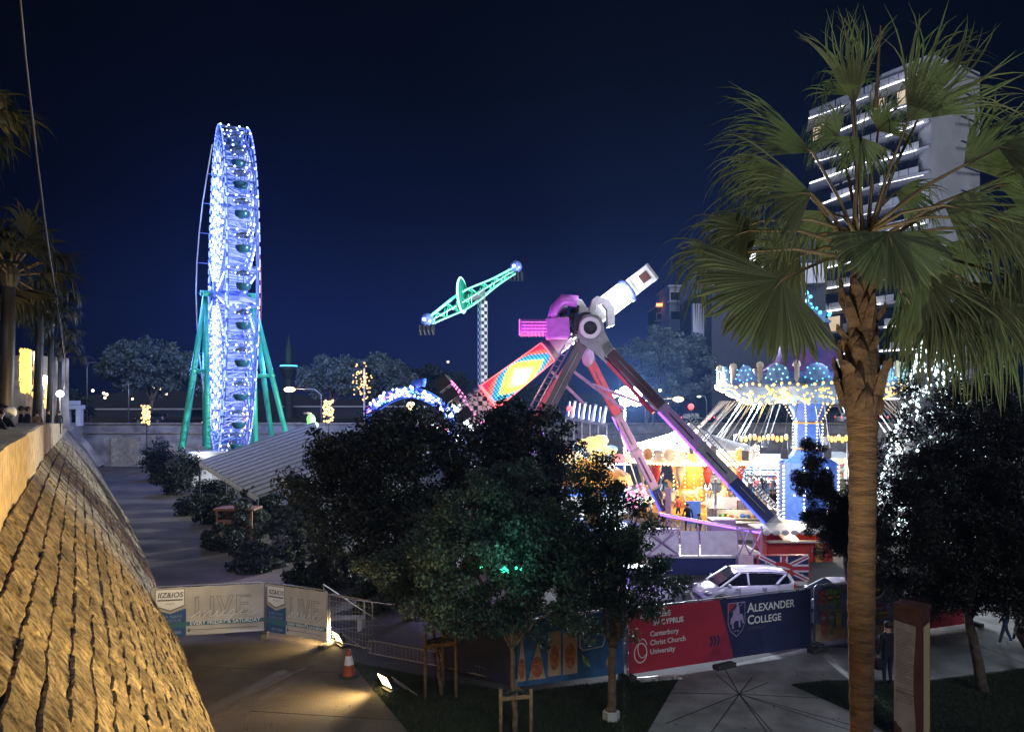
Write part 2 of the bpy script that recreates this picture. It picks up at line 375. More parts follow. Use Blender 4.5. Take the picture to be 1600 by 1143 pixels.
# planting bed beside the moat path
sheet('planting_bed', [tuple(P(*q)) for q in ((232, 731), (262, 757), (318, 805), (405, 872), (500, 915), (620, 900), (470, 820), (400, 740), (330, 715))], M['soil'], .010)

# ---- the battered Venetian rampart
wall = thing('rampart_wall', 'long battered stone rampart with a smooth parapet sweeping from bottom left into the distance', 'wall', (-15, 30, 0))
Tp = [(6.6, -14.6), (-1.15+.59*0, 0)]
def Gx(y):
    for (x0, y0), (x1, y1) in zip(G, G[1:]):
        if y0 <= y <= y1: return x0+(x1-x0)*(y-y0)/(y1-y0)
    return G[-1][0]
EY = 95.2
def top(y):      # parapet face: x and heights (foot, top)
    if y <= 27: return (-1.15-.59*y, 6.14, 7.3)
    t = (y-27)/(EY-27); x0 = -1.15-.59*27; e = Q(106, 662, EY)
    return (x0+(e.x-x0)*t, 6.14-1.45*t, 7.3-1.76*t)
ys = [-6+i*1.2 for i in range(int((EY+6)/1.2)+1)]+[EY]
def surf(y, t):  # point on the batter, t 0 at the foot, 1 at the parapet
    x1, zf, zt = top(y); x0 = Gx(y); bulge = .22*math.sin(t*PI)
    nx = .86
    return V((x0+(x1-x0)*t+bulge*nx*.7, y+bulge*.35, zf*t+bulge*.7))
mb = MB(); n = 9; vs = []
for y in ys:
    for k in range(n): p = surf(y, k/(n-1)); vs.append(p+V((-.045, -.02, -.045)))
mb.add(vs, [(i*n+k, (i+1)*n+k, (i+1)*n+k+1, i*n+k+1) for i in range(len(ys)-1) for k in range(n-1)])
mb.build('rubble_core', M['bark'], wall, smooth=True)
mb = MB(); vs = []
prof = [(0, 0), (0, 1), (-.06, 1.03), (-.7, 1.04), (-.75, .1)]
for y in ys:
    x1, zf, zt = top(y); h = zt-zf; wv = .025*math.sin(y*1.3)+.02*math.sin(y*3.1)
    for dx, q in prof: vs.append((x1+dx+wv, y+dx*.5, zf-.08+(h+.08)*q))
n = len(prof)
mb.add(vs, [(i*n+k, (i+1)*n+k, (i+1)*n+k+1, i*n+k+1) for i in range(len(ys)-1) for k in range(n-1)])
mb.build('parapet', M['stucco'], wall)
# end of the rampart: pale quoin strip running down the arris
mb = MB(); e = [surf(EY, k/12) for k in range(13)]; x1, zf, zt = top(EY)
e.append(V((x1, EY, zt))); mb.tube([q+V((.3, .1, 0)) for q in e], .55, 4); mb.build('quoin', M['wall_far'], wall)
mb = MB(); mb.prism([(x1-.5, EY), (x1+.4, EY), (G[-1][0]+.5, EY+3), (x1-4, EY+3)], 0, zt); mb.build('return_wall', M['wall_far'], wall)

def stone_mat():
    m = bpy.data.materials.new('sandstone_block'); m.use_nodes = True; t = m.node_tree; N = t.nodes; L = t.links; b = N['Principled BSDF']; b.inputs['Roughness'].default_value = .95
    tcn = N.new('ShaderNodeTexCoord'); mp = N.new('ShaderNodeMapping'); L.new(tcn.outputs['Object'], mp.inputs[0])
    mp.inputs['Rotation'].default_value = (R(25), R(38), R(30)); mp.inputs['Scale'].default_value = (1.6, 9, 7)
    n1 = N.new('ShaderNodeTexNoise'); n1.inputs['Scale'].default_value = 1.3; n1.inputs['Detail'].default_value = 9; n1.inputs['Roughness'].default_value = .65; L.new(mp.outputs[0], n1.inputs['Vector'])
    n2 = N.new('ShaderNodeTexNoise'); n2.inputs['Scale'].default_value = 1.1; n2.inputs['Detail'].default_value = 5; L.new(tcn.outputs['Object'], n2.inputs['Vector'])
    r = N.new('ShaderNodeValToRGB'); r.color_ramp.elements[0].position = .3; r.color_ramp.elements[1].position = .7
    r.color_ramp.elements[0].color = (.22, .165, .095, 1); r.color_ramp.elements[1].color = (.66, .52, .31, 1); L.new(n2.outputs['Fac'], r.inputs[0])
    mx = N.new('ShaderNodeMix'); mx.data_type = 'RGBA'; mx.blend_type = 'MULTIPLY'; mx.inputs[0].default_value = .9
    r2 = N.new('ShaderNodeValToRGB'); r2.color_ramp.elements[0].position = .38; r2.color_ramp.elements[0].color = (.16, .14, .11, 1); r2.color_ramp.elements[1].position = .56; L.new(n1.outputs['Fac'], r2.inputs[0])
    L.new(r.outputs[0], mx.inputs[6]); L.new(r2.outputs[0], mx.inputs[7])
    oi = N.new('ShaderNodeObjectInfo'); gi = N.new('ShaderNodeNewGeometry'); ad_ = N.new('ShaderNodeMath'); L.new(oi.outputs['Random'], ad_.inputs[0]); L.new(gi.outputs['Random Per Island'], ad_.inputs[1]); fr_ = N.new('ShaderNodeMath'); fr_.operation = 'FRACT'; L.new(ad_.outputs[0], fr_.inputs[0])
    vr = N.new('ShaderNodeMapRange'); vr.inputs[3].default_value = .68; vr.inputs[4].default_value = 1.25; L.new(fr_.outputs[0], vr.inputs[0]); sv_ = N.new('ShaderNodeVectorMath'); sv_.operation = 'SCALE'; L.new(mx.outputs[2], sv_.inputs[0]); L.new(vr.outputs[0], sv_.inputs['Scale']); L.new(sv_.outputs[0], b.inputs['Base Color'])
    bp = N.new('ShaderNodeBump'); bp.inputs['Strength'].default_value = 1; bp.inputs['Distance'].default_value = .14; L.new(n1.outputs['Fac'], bp.inputs['Height']); L.new(bp.outputs[0], b.inputs['Normal'])
    return m
M['stone'] = stone_mat()
from mathutils import noise as mnoise
def stone(mb, y0, y1, t0, t1, off, nu=4, nv=4):
    jy, jt = .016, .0015; vs = []; base = len(mb.v)
    for i in range(nu+1):
        for j in range(nv+1):
            u, v_ = (.045 if i == 1 else .955 if i == nu-1 else i/nu) if nu > 2 else i/nu, (.06 if j == 1 else .94 if j == nv-1 else j/nv) if nv > 2 else j/nv; yy = y0+jy+(y1-y0-2*jy)*u; tt = t0+jt+(t1-t0-2*jt)*v_
            edge = min(u, 1-u, v_, 1-v_); e2 = min(v_, 1-v_)
            p = surf(yy, max(0, min(1, tt)))
            nz = mnoise.noise(p*2.3)*.05+mnoise.noise(p*7)*.03
            out_ = (off*.6+nz*.7+.01) if edge > 0.01 else (-.020+nz*.5)
            q = mnoise.noise(p*2.6+V((9, 2, 5)))*.03+mnoise.noise(p*13)*.03
            p = p+V((-.55*q, 0, .65*q))
            mb.v.append(tuple(p+V((.62*out_, .36*out_, .66*out_))))
    for i in range(nu):
        for j in range(nv):
            a = base+i*(nv+1)+j; mb.f.append((a, a+nv+1, a+nv+2, a+1))
allst = []; NC = 18
for c in range(NC):
    t0, t1 = c/NC, (c+1)/NC; y = -1+rnd.random()*.6
    while y < EY-.6:
        L_ = rnd.uniform(.38, .72)*(1 if y < 45 else 1.35); y1 = min(y+L_, EY); mid = surf((y+y1)/2, (t0+t1)/2); d = (mid-V((0, 0, CH))).length
        vis = mid.y > 3 and abs(mid.x/mid.y) < .75 and (CH-mid.z)/mid.y*F+HY < 1175
        allst.append((d if vis else d+500, y, y1, t0, t1, rnd.uniform(-.03, .05))); y = y1
allst.sort()
rest = MB()
for i, (d, y0, y1, t0, t1, off) in enumerate(allst):
    if i < 290:
        s_ = MB(); stone(s_, y0, y1, t0, t1, off, 5, 5); s_.build('stone', M['stone'], wall)
    else: stone(rest, y0, y1, t0, t1, off, 3 if d < 60 else 2, 3 if d < 60 else 2)
rest.build('distant_stones', M['stone'], wall, kind='stuff')
# promenade on top of the rampart
mb = MB(); vs = []
for y in ys+[99, 140]:
    x1, zf, zt = top(min(y, EY)); z_ = zt-1.08 if y < EY else 5.42
    vs += [(x1-.5, y, z_), (x1-60, y, z_)]
mb.add(vs, [(2*i, 2*i+2, 2*i+3, 2*i+1) for i in range(len(vs)//2-1)]); mb.build('promenade', M['path'], kind='structure')

# ---- far wall of the moat with a projecting panel and buttresses
fw = thing('moat_wall', 'tall grey counterscarp wall closing the far end of the moat behind the ferris wheel', 'wall', (0, 96, 0))
mb = MB(); mb.box((0, 96.5, 2.75), (116, .9, 5.5)); mb.build('wall', M['wall_far'], fw)
mb = MB()
for i in range(24): mb.box((-56+i*4.9, 96.4, 5.57+.003*(i % 2)), (4.85, 1.15, .16))
mb.build('coping', M['coping'], fw)
mb = MB(); q = P(194, 729); mb.box((q.x, 95.7, 1.9), (3.6, .5, 3.8)); mb.box((q.x+3.6, 95.8, 2.0), (.5, .4, 4.2)); mb.box((q.x+5.2, 95.9, 1.5), (2.2, .2, 3)); mb.build('buttress', M['coping'], fw, bevel=.05)
mb = MB(); mb.box((0, 95.95, 4.35), (112, .14, .12)); mb.build('string_course', M['coping'], fw)

# fallen leaves and dust spots
g_ = np.random.default_rng(77); n_ = 900; lx = g_.uniform(-9, 14, n_); ly = g_.uniform(15.5, 30, n_); la = g_.uniform(0, 2*PI, n_); lr = g_.uniform(.02, .055, n_); k_ = lx > np.array([Gx(y) for y in ly])+.3; lx, ly, la, lr = lx[k_], ly[k_], la[k_], lr[k_]
lv = np.stack([np.stack([lx+lr*np.cos(la+a)*(1 if i % 2 else .5), ly+lr*np.sin(la+a)*(1 if i % 2 else .5), 0*lx+.02+.012*(i == 1)], 1) for i, a in enumerate((0, PI/2, PI, 3*PI/2))], 1)
tag(link('fallen_leaves', npmesh('fallen_leaves', lv.reshape(-1, 3), np.arange(len(lx)*4).reshape(-1, 4)), M['soil'], kind='stuff'), 'dry fallen leaves scattered over the paving', 'fallen leaves')
mb = MB()
for a, b in (((392, 1110), (632, 1125)), ((300, 1040), (566, 1052)), ((225, 840), (350, 842)), ((205, 800), (312, 801)), ((240, 885), (440, 886))):
    a, b = P(*a), P(*b); mb.bar((a.x, a.y, .004), (b.x, b.y, .004), .03, .006)
mb.build('slab_joint', M['joint'], kind='structure')
# ================================================================== FLOODS, FENCES, FOREGROUND THINGS
def ground_flood(px, py, label, energy, aim, rz, size=.5, loc=None, col=(1, .69, .27), cone=125):
    p = V(loc) if loc else P(px, py); t = thing('ground_floodlight', label, 'floodlight', p, group='floodlights that wash the rampart')
    Mx = Matrix.Rotation(rz, 3, 'Z') @ Matrix.Rotation(R(-28), 3, 'Y')
    mb = MB(); mb.box(p+V((0, 0, .32)), (.14, size, .42), m=Mx); mb.build('housing', M['dark'], t, bevel=.02)
    n = Mx @ V((-1, 0, 0)); mb = MB(); mb.box(p+V((0, 0, .32))+n*.075, (.012, size*.9, .37), m=Mx); mb.build('lamp_face', LED['wflood'], t)
    mb = MB(); a = p+V((0, 0, .45)); k = Mx @ V((0, 1, 0)); mb.bar(a-k*size*.5, a-k*size*.5+V((.75, -.2, -.43)), .025); mb.bar(a+k*size*.5, a+k*size*.5+V((.75, -.2, -.43)), .025)
    mb.bar(p+V((.75, -.2, .02))-k*size*.5, p+V((.75, -.2, .02))+k*size*.5, .025); mb.build('stand', M['galv'], t)
    mb = MB(); mb.box(p+V((.12, 0, .04)), (.35, size, .06), rz=rz); mb.build('base', M['dark'], t)
    lamp('flood_lamp', 'SPOT', p+V((0, 0, .34))+n*.2, energy, col, t, size=.12, aim=V(aim), cone=cone, blend=1)
    return t
ground_flood(530, 1008, 'glowing floodlight on the path edge beside the traffic cone', 2600, (-11, 25, 2.2), R(38))
ground_flood(604, 1078, 'glowing floodlight standing on the corner of the lawn', 3400, (-7, 19, 2.5), R(42))
ground_flood(0, 0, 'floodlight on the path just below the photographer, nearest to the rampart', 15500, (-2.6, 10.6, 2.7), R(10), loc=(3.4, 10.0, 0), cone=105)
ground_flood(0, 0, 'floodlight on the path under the photographer', 6000, (0, 3.5, 3), R(-10), loc=(6.5, 4.0, 0))

def heras(a, b, h, label, group='site fence panels', feet=True, name='mobile_fence'):
    """one mobile fence panel: tube frame, wire mesh, rubber feet"""
    a, b = V(a), V(b); t = thing(name, label, 'fence', a, group=group)
    u = (b-a); L = u.length; u = u/L; r = .12; z0 = .12
    pts = [a+V((0, 0, z0-.1)), a+V((0, 0, h-r)), a+u*r*.3+V((0, 0, h-r*.3)), a+u*r+V((0, 0, h)), b-u*r+V((0, 0, h)), b-u*r*.3+V((0, 0, h-r*.3)), b+V((0, 0, h-r)), b+V((0, 0, z0-.1))]
    MB().tube(pts, .021, 6).build('frame', M['galv'], t, smooth=True)
    MB().tube([a+V((0, 0, z0+.1)), b+V((0, 0, z0+.1))], .018, 6).build('lower_rail', M['galv'], t)
    mb = MB(); k = int(L/.14)
    for i in range(1, k): q = a+u*(L*i/k); mb.bar(q+V((0, 0, z0+.1)), q+V((0, 0, h)), .006)
    for i in range(1, 7): mb.bar(a+V((0, 0, z0+.1+(h-z0-.1)*i/7)), b+V((0, 0, z0+.1+(h-z0-.1)*i/7)), .006)
    mb.build('wire_mesh', M['galv'], t)
    if feet:
        nn = V((-u.y, u.x, 0))
        for q in ([a, b] if feet is True else [b] if feet == 'b' else [a]):
            m_ = Matrix((nn, u, V((0, 0, 1)))).transposed(); MB().box(q+V((0, 0, .07)), (.72, .23, .14), m=m_).build('foot', M['rubberg'], t, bevel=.02)
    return t, u, L
def panel_on(t, a, u, L, h, z0=.17, front=-1, inset=.03, up=None):
    n = V((u.y, -u.x, 0)) ; n = n if n.y < 0 else -n
    return Panel(V(a)+u*inset+V((0, 0, z0))+n*.03, u, V((0, 0, 1)), n, t), L-2*inset, h-z0-.04
def cloth(pn, W, H, m, amp=.012, name='banner'):
    nu, nv = 40, 12; vs = []
    for i in range(nu+1):
        for j in range(nv+1):
            a, b = i/nu, j/nv; edge = math.sin(PI*b)
            sag = -.02*abs(math.sin(PI*a*4))*b
            d = -abs(mnoise.noise(V((a*W*1.3, b*3, W*7)))*amp*2)-.004
            vs.append(pn.o+pn.u*(a*W)+pn.v*(b*H+sag)+pn.n*d)
    mb = MB(); mb.add(vs, [(i*(nv+1)+j, (i+1)*(nv+1)+j, (i+1)*(nv+1)+j+1, i*(nv+1)+j+1) for i in range(nu) for j in range(nv)])
    return mb.build(name, m, pn.p, smooth=True)
BM = dict(cloth=mat('banner_cloth', (.52, .50, .46), .8, var=.15, scale=1.5, bump=.5, bscale=2.5), blue=mat('print_blue', (.035, .10, .26), .7, var=.1), teal=mat('print_teal', (.05, .17, .22), .7, var=.1),
          white=mat('print_white', (.86, .86, .86), .7, var=.05), grey=mat('print_grey', (.13, .13, .135), .7), lb=mat('print_light_blue', (.25, .35, .50), .7), crimson=mat('print_crimson', (.50, .035, .065), .6, var=.15, scale=1),
          crimson2=mat('print_dark_crimson', (.36, .03, .07), .6), mauve=mat('print_lilac', (.50, .40, .66), .6), navy=mat('print_navy', (.02, .028, .10), .6, var=.2), cyan=mat('print_cyan', (.05, .17, .42), .6, var=.4, scale=2.5),
          orange=mat('print_orange', (.55, .20, .08), .6, var=.5, scale=9), peach=mat('print_peach', (.60, .45, .30), .6, var=.2), green=mat('print_green', (.35, .65, .18), .6, var=.5, scale=8), yellow=mat('print_yellow', (.9, .7, .08), .6),
          pinkd=mat('print_drink_red', (.85, .22, .25), .6, var=.5, scale=9), violet=mat('print_violet', (.38, .45, .92), .6, var=.5, scale=1.6), sand=mat('print_sand', (.85, .65, .45), .6, var=.3), black=mat('print_black', (.015, .015, .015), .6))
def live_banner(pn, W, H, full=True):
    cloth(pn, W, H, BM['cloth'], .02)
    c = W*(.30 if full else .33); x0 = W*(.02 if full else .0)
    pn.poly('blue_block', [(x0, 0), (c, 0), (c, H*.56), ((x0+c)/2, H*.46), (x0, H*.56)], BM['blue'], 1)
    pn.rect('teal_band', x0, H*.17, c, H*.28, BM['teal'], 2)
    pn.poly('badge', [(x0+.03, H*.97), (x0+.03, H*.62), ((x0+c)/2, H*.51), (c-.04, H*.62), (c-.04, H*.97)], BM['grey'], 1)
    pn.poly('badge', [(x0+.05, H*.96), (x0+.05, H*.635), ((x0+c)/2, H*.535), (c-.06, H*.635), (c-.06, H*.96)], BM['white'], 2)
    mid = (x0+c)/2; k = (c-x0)
    pn.text('IIZ&IOS', mid, H*.80, k*.24, BM['grey'], 3, 'CENTER', shear=.2, bold=.004); pn.line('lettering', [(mid-k*.38, H*.745), (mid+k*.38, H*.745)], .045, BM['grey'], 3)
    pn.line('lettering', [(mid-k*.15, H*.66), (mid-k*.07, H*.68), (mid, H*.655), (mid+k*.07, H*.68), (mid+k*.15, H*.66)], .012, BM['grey'], 3)
    pn.text('AYIA NAPA', mid, H*.375, k*.15, BM['lb'], 3, 'CENTER'); pn.text('HARBOUR', mid, H*.29, k*.15, BM['lb'], 3, 'CENTER')
    pn.text('23721.084', mid+.05, H*.05, k*.14, BM['lb'], 3, 'CENTER', bold=.003)
    # LIVE in outlined capitals
    a = c+.10*W*.5; s = (W-c)*.88; hh = H*.36; y0 = H*.42
    def outl(pts): pn.line('lettering', pts+[pts[0]], .012, BM['grey'], 2)
    w_ = s/4.3
    outl([(a+s*.05, y0), (a+s*.05, y0+hh), (a+s*.10, y0+hh), (a+s*.10, y0+.05), (a+s*.21, y0+.05), (a+s*.21, y0)])
    outl([(a+s*.27, y0), (a+s*.27, y0+hh), (a+s*.32, y0+hh), (a+s*.32, y0)])
    outl([(a+s*.36, y0+hh), (a+s*.45, y0), (a+s*.51, y0), (a+s*.60, y0+hh), (a+s*.55, y0+hh), (a+s*.48, y0+.12), (a+s*.41, y0+hh)])
    outl([(a+s*.65, y0), (a+s*.65, y0+hh), (a+s*.86, y0+hh), (a+s*.86, y0+hh-.06), (a+s*.70, y0+hh-.06), (a+s*.70, y0+hh*.58), (a+s*.82, y0+hh*.58), (a+s*.82, y0+hh*.45), (a+s*.70, y0+hh*.45), (a+s*.70, y0+.06), (a+s*.86, y0+.06), (a+s*.86, y0)])
    # music in flowing script
    pts = []; X = a-.02; S_ = s/11.2
    def wave(kind, x):
        if kind == 'm': return [(0, 0), (.5, .5), (.9, 1.0), (.95, 0), (1.25, .8), (1.55, 1.0), (1.6, 0), (1.95, .8), (2.3, 1.0), (2.35, .1), (2.8, .1)]
        if kind == 'u': return [(0, .1), (.3, 1), (.35, .15), (.7, 0), (1.1, .9), (1.15, .1), (1.6, .1)]
        if kind == 's': return [(0, .1), (.6, 1.1), (.8, .5), (.7, -.3), (.2, -.9), (.0, -.6), (.6, 0), (1.3, .2)]
        if kind == 'i': return [(0, .2), (.35, 1), (.4, .1), (.9, .2)]
        return [(0, .2), (.9, .95), (.6, 1.05), (.2, .6), (.35, .05), (.9, 0), (1.5, .5)]
    x = 0
    for ch, adv in (('m', 2.9), ('u', 1.7), ('s', 1.4), ('i', 1.1), ('c', 1.5)):
        for q in wave(ch, 0): pts.append((X+(x+q[0])*S_*1.25+q[1]*S_*.35, H*.37+q[1]*H*.115))
        x += adv
    sm = []
    for i in range(len(pts)-1):
        p0, p1, p2, p3 = pts[max(i-1, 0)], pts[i], pts[i+1], pts[min(i+2, len(pts)-1)]
        for t in (0, .25, .5, .75):
            sm.append(tuple(.5*((2*p1[k])+(-p0[k]+p2[k])*t+(2*p0[k]-5*p1[k]+4*p2[k]-p3[k])*t*t+(-p0[k]+3*p1[k]-3*p2[k]+p3[k])*t**3) for k in (0, 1)))
    sm.append(pts[-1]); pn.line('lettering', sm, .026, BM['white'], 3)
    pn.line('lettering', [(X+7.1*S_*1.25, H*.54), (X+7.15*S_*1.25, H*.545)], .03, BM['white'], 3)
    pn.rect('teal_band', c+.01, H*.20, W, H*.28, BM['teal'], 1)
    t_ = pn.text('EVERY FRIDAY & SATURDAY', (c+W)/2, H*.212, (W-c)/17.5*1.25, BM['white'], 3, 'CENTER', bold=.003)
    pn.line('lettering', [(c+.12, H*.11), (W-.2, H*.11)], .012, BM['grey'], 1); pn.rect('small_badge', c+.06, H*.07, c+.12, H*.14, BM['grey'], 2)
a, b, c_ = P(236, 1003), P(414, 992), P(512, 1010)
a.z = b.z = c_.z = 0
t, u, L = heras(a, b, 1.86, 'mobile fence panel with a pale live music banner nearest the rampart', feet='b'); pn, W_, H_ = panel_on(t, a, u, L, 1.86); live_banner(pn, W_, H_)
b2 = b+V((.07, -.03, 0)); t, u, L = heras(b2, c_, 1.86, 'mobile fence panel with the second live music banner, right of its twin', feet='b'); pn, W_, H_ = panel_on(t, b2, u, L, 1.86); live_banner(pn, W_, H_, False)
c2 = c_+V((.06, .05, 0)); d_ = P(568, 1033)
t, u, L = heras(c2, P(570, 1028)+V((.2, .2, 0)), 1.75, 'bare mesh fence panel next to the live music banners', feet=False)
t, u, L = heras(P(575, 1030), P(690, 1052), .0+.62, 'low bare barrier rail lying along the lawn edge', feet=False, name='low_barrier', group=None)
t, u, L = heras(P(692, 1052), P(803, 1078), 1.9, 'mesh fence panel hung with dark navy net beside the young tree', feet=False); pn, W_, H_ = panel_on(t, P(692, 1052), u, L, 1.9)
cloth(pn, W_, H_, BM['navy'], .02, 'net')
# tipped panel leaning behind
tp = thing('tipped_fence_frame', 'bare steel fence frame tipped over behind the low barrier', 'fence', P(560, 985))
q = [Q(505, 912, 27), Q(600, 975, 26.5), Q(512, 988, 26), Q(430+85, 912, 27)]
MB().tube([q[0], Q(556, 946, 26.8), q[1], Q(514, 984, 26), q[0]], .022, 6).build('frame', M['galv'], tp); MB().tube([Q(500, 925, 27), Q(555, 937, 26.5), Q(620, 945, 28)], .02, 6).build('rail', M['galv'], tp)
MB().bar(Q(569, 936, 26.5), V((Q(569, 936, 26.5).x, 26.5, 0)), .045).build('post', M['galv'], tp)

# --- advertising fence on the right
def ad_fence(a, b, label, h=2.0, feet=True):
    t, u, L = heras(a, b, h, label, feet=feet, group='advertising fence'); pn, W_, H_ = panel_on(t, a, u, L, h, .10); return pn, W_, H_
pn, W_, H_ = ad_fence(P(806, 1078), P(974, 1056), 'fence panel with a blue banner printed with iced fruit sweets', feet=False)
cloth(pn, W_, H_, BM['cyan'])
for k, (x, wd, hh, pt) in enumerate(((.10, .20, .50, 1), (.28, .15, .62, 0), (.42, .17, .58, 0), (.0, .10, .7, 1))):
    x *= W_; wd_ = wd*W_*.8
    if pt: pn.poly('sweet_cone', [(x, H_*.08), (x+wd_, H_*.08), (x+wd_*.55, H_*(.15+hh))], BM['peach'], 1); pn.oval('sweet_filling', x+wd_*.5, H_*.27, wd_*.34, H_*.16, BM['orange'], 2)
    else: pn.rect('sweet_bar', x, H_*.10, x+wd_, H_*(.16+hh), BM['peach'], 1); pn.oval('sweet_filling', x+wd_*.5, H_*.38, wd_*.36, H_*.2, BM['orange'], 2)
pn.line('lettering', [(W_*.58, H_*.78), (W_*.58, H_*.5), (W_*.61, H_*.44), (W_*.80, H_*.47), (W_*.82, H_*.56), (W_*.82, H_*.8)], .03, BM['white'], 2); pn.text('ca n', W_*.62, H_*.55, .22, BM['white'], 2)
pn.poly('leaf_print', [(W_*.60, H_*.38), (W_*.66, H_*.28), (W_*.68, H_*.16), (W_*.62, H_*.24)], BM['green'], 1); pn.oval('sweet_filling', W_*.86, H_*.2, .09, .14, BM['peach'], 1)
fa, fb, fc = P(980, 1058), P(1120, 1036), P(1267, 1013)
t, u, L = heras(fa, fc, 2.02, 'long advertising fence in crimson and navy for a college and a university', group='advertising fence'); pn, W_, H_ = panel_on(t, fa, u, L, 2.02, .10)
cloth(pn, W_, H_, BM['navy'], .01)
s1 = W_*.505
pn.poly('crimson_field', [(0, 0), (s1+.3, 0), (s1-.25, H_), (0, H_)], BM['crimson'], 1); pn.poly('crimson_wedge', [(s1-.9, 0), (s1+.3, 0), (s1+.02, H_*.53), (s1-.25, H_*.33)], BM['crimson2'], 2)
pn.ring('ring_emblem', .40, H_*.31, .23, .30, .035, BM['white'], 3); pn.ring('ring_emblem', .46, H_*.38, .17, .29, .03, BM['white'], 4, .3, 5.6)
pn.text('Canterbury', .72, H_*.55, .215, BM['white'], 3, bold=.004); pn.text('Christ Church', .72, H_*.41, .215, BM['white'], 3, bold=.004); pn.text('University', .72, H_*.27, .215, BM['white'], 3, bold=.004)
pn.text('DEGREES', .55, H_*.85, .22, BM['white'], 3, bold=.008); pn.text('IN CYPRUS', .82, H_*.72, .22, BM['white'], 3, bold=.008); pn.text('UK', .3, H_*.85, .22, BM['white'], 3, bold=.008)
for k in range(3):
    x = s1-.62+k*.13; pn.poly('chevron', [(x, H_*.42), (x+.07, H_*.42), (x+.15, H_*.335), (x+.07, H_*.25), (x, H_*.25), (x+.08, H_*.335)], BM['navy'], 3)
sx, sy, sw, sh = s1+.10, H_*.36, .62, H_*.55
def shield(x, y, w_, h_): return [(x, y+h_), (x+w_, y+h_), (x+w_, y+h_*.4), (x+w_*.85, y+h_*.18), (x+w_*.5, y), (x+w_*.15, y+h_*.18), (x, y+h_*.4)]
pn.poly('shield_crest', shield(sx-.02, sy-.03, sw+.04, sh+.05), BM['mauve'], 1); pn.poly('shield_crest', shield(sx, sy, sw, sh), BM['navy'], 2)
pn.poly('shield_corner', [(sx, sy+sh), (sx+.3, sy+sh), (sx, sy+sh*.72)], BM['crimson'], 3)
# horse and rider of the crest
hx, hy = sx+.06, sy+sh*.26
pn.poly('horse_emblem', [(hx, hy+.15), (hx+.03, hy+.30), (hx+.10, hy+.40), (hx+.13, hy+.52), (hx+.20, hy+.56), (hx+.22, hy+.44), (hx+.33, hy+.40), (hx+.45, hy+.42), (hx+.50, hy+.32), (hx+.53, hy+.12), (hx+.47, hy+.10), (hx+.44, hy+.24), (hx+.38, hy+.20), (hx+.40, hy+.02), (hx+.33, hy+.0), (hx+.32, hy+.2), (hx+.2, hy+.22), (hx+.12, hy+.12), (hx+.14, hy-.02), (hx+.07, hy-.02), (hx+.07, hy+.14), (hx+.03, hy+.1)], BM['mauve'], 3)
pn.poly('horse_emblem', [(hx+.22, hy+.42), (hx+.2, hy+.60), (hx+.26, hy+.68), (hx+.34, hy+.66), (hx+.36, hy+.42)], BM['mauve'], 4); pn.oval('horse_emblem', hx+.28, hy+.73, .045, .05, BM['mauve'], 4); pn.line('horse_emblem', [(hx+.05, hy+.5), (hx+.55, hy+.78)], .015, BM['mauve'], 4)
pn.text('EST. 1991', sx+.2, sy+.15, .05, BM['white'], 3)
tx = sx+sw+.10; pn.text('A', tx, H_*.73, .42, BM['white'], 2, bold=.006); pn.text('LEXANDER', tx+.28, H_*.73, .345, BM['white'], 2, bold=.006, sx=.93)
pn.text('C', tx, H_*.53, .40, BM['white'], 2, bold=.006); pn.text('OLLEGE', tx+.27, H_*.53, .32, BM['white'], 2, bold=.006, sx=.95); pn.text('CYPRUS', tx+.02, H_*.43, .15, BM['grey'], 2, sx=1.3)
ga, gb = P(1272, 1008), P(1406, 990)
t, u, L = heras(ga, gb, 2.0, 'fence panel with a bright cocktail banner behind the palm trunk', group='advertising fence'); pn, W_, H_ = panel_on(t, ga, u, L, 2.0, .10)
cloth(pn, W_, H_, BM['violet'], .05)
pn.poly('sand_field', [(0, 0), (W_, 0), (W_, H_*.22), (W_*.4, H_*.16), (0, H_*.34)], BM['sand'], 1)
for x, m1, m2 in ((.12, BM['pinkd'], BM['crimson']), (.42, BM['green'], BM['black']), (.74, BM['yellow'], BM['black'])):
    pn.poly('pouch_print', [(x, H_*.93), (x+.36, H_*.93), (x+.33, H_*.52), (x+.04, H_*.52)], BM['pinkd'] if x < .2 else BM['green'], 2); pn.oval('pouch_logo', x+.18, H_*.78, .15, .10, m2, 3); pn.oval('pouch_logo', x+.18, H_*.78, .12, .06, BM['yellow'] if x > .2 else BM['peach'], 4)
    pn.rect('pouch_band', x+.05, H_*.56, x+.31, H_*.67, BM['lb'], 3)
    pn.poly('glass_print', [(x+.08, H_*.50), (x+.36, H_*.50), (x+.32, H_*.12), (x+.14, H_*.12)], m1, 3); pn.oval('glass_print', x+.22, H_*.42, .11, .06, BM['white'], 4); pn.oval('glass_print', x+.21, H_*.24, .07, .09, BM['sand'], 4)
x = W_*.60
pn.oval('round_logo', x+.38, H_*.78, .42, .28, BM['black'], 2); pn.oval('round_logo', x+.38, H_*.78, .38, .245, BM['white'], 3); pn.oval('round_logo', x+.38, H_*.80, .30, .17, BM['black'], 4); pn.oval('round_logo', x+.38, H_*.83, .2, .08, BM['yellow'], 5)
pn.rect('slogan_band', x+.05, H_*.44, x+.78, H_*.55, BM['crimson2'], 2); pn.text('Mocktail', x+.40, H_*.455, .19, BM['white'], 3, 'CENTER', bold=.004)
pn.rect('slogan_band', x+.0, H_*.30, x+.95, H_*.41, BM['yellow'], 2); pn.text('No Alcohol', x+.48, H_*.315, .18, BM['black'], 3, 'CENTER', bold=.004)
pn.text('Ready to Drink', x+.45, H_*.17, .16, BM['crimson2'], 3, 'CENTER', bold=.004)
pn.poly('palm_print', [(W_*.92, H_*.4), (W_, H_*.45), (W_, H_*.95), (W_*.95, H_*.8)], BM['green'], 1)
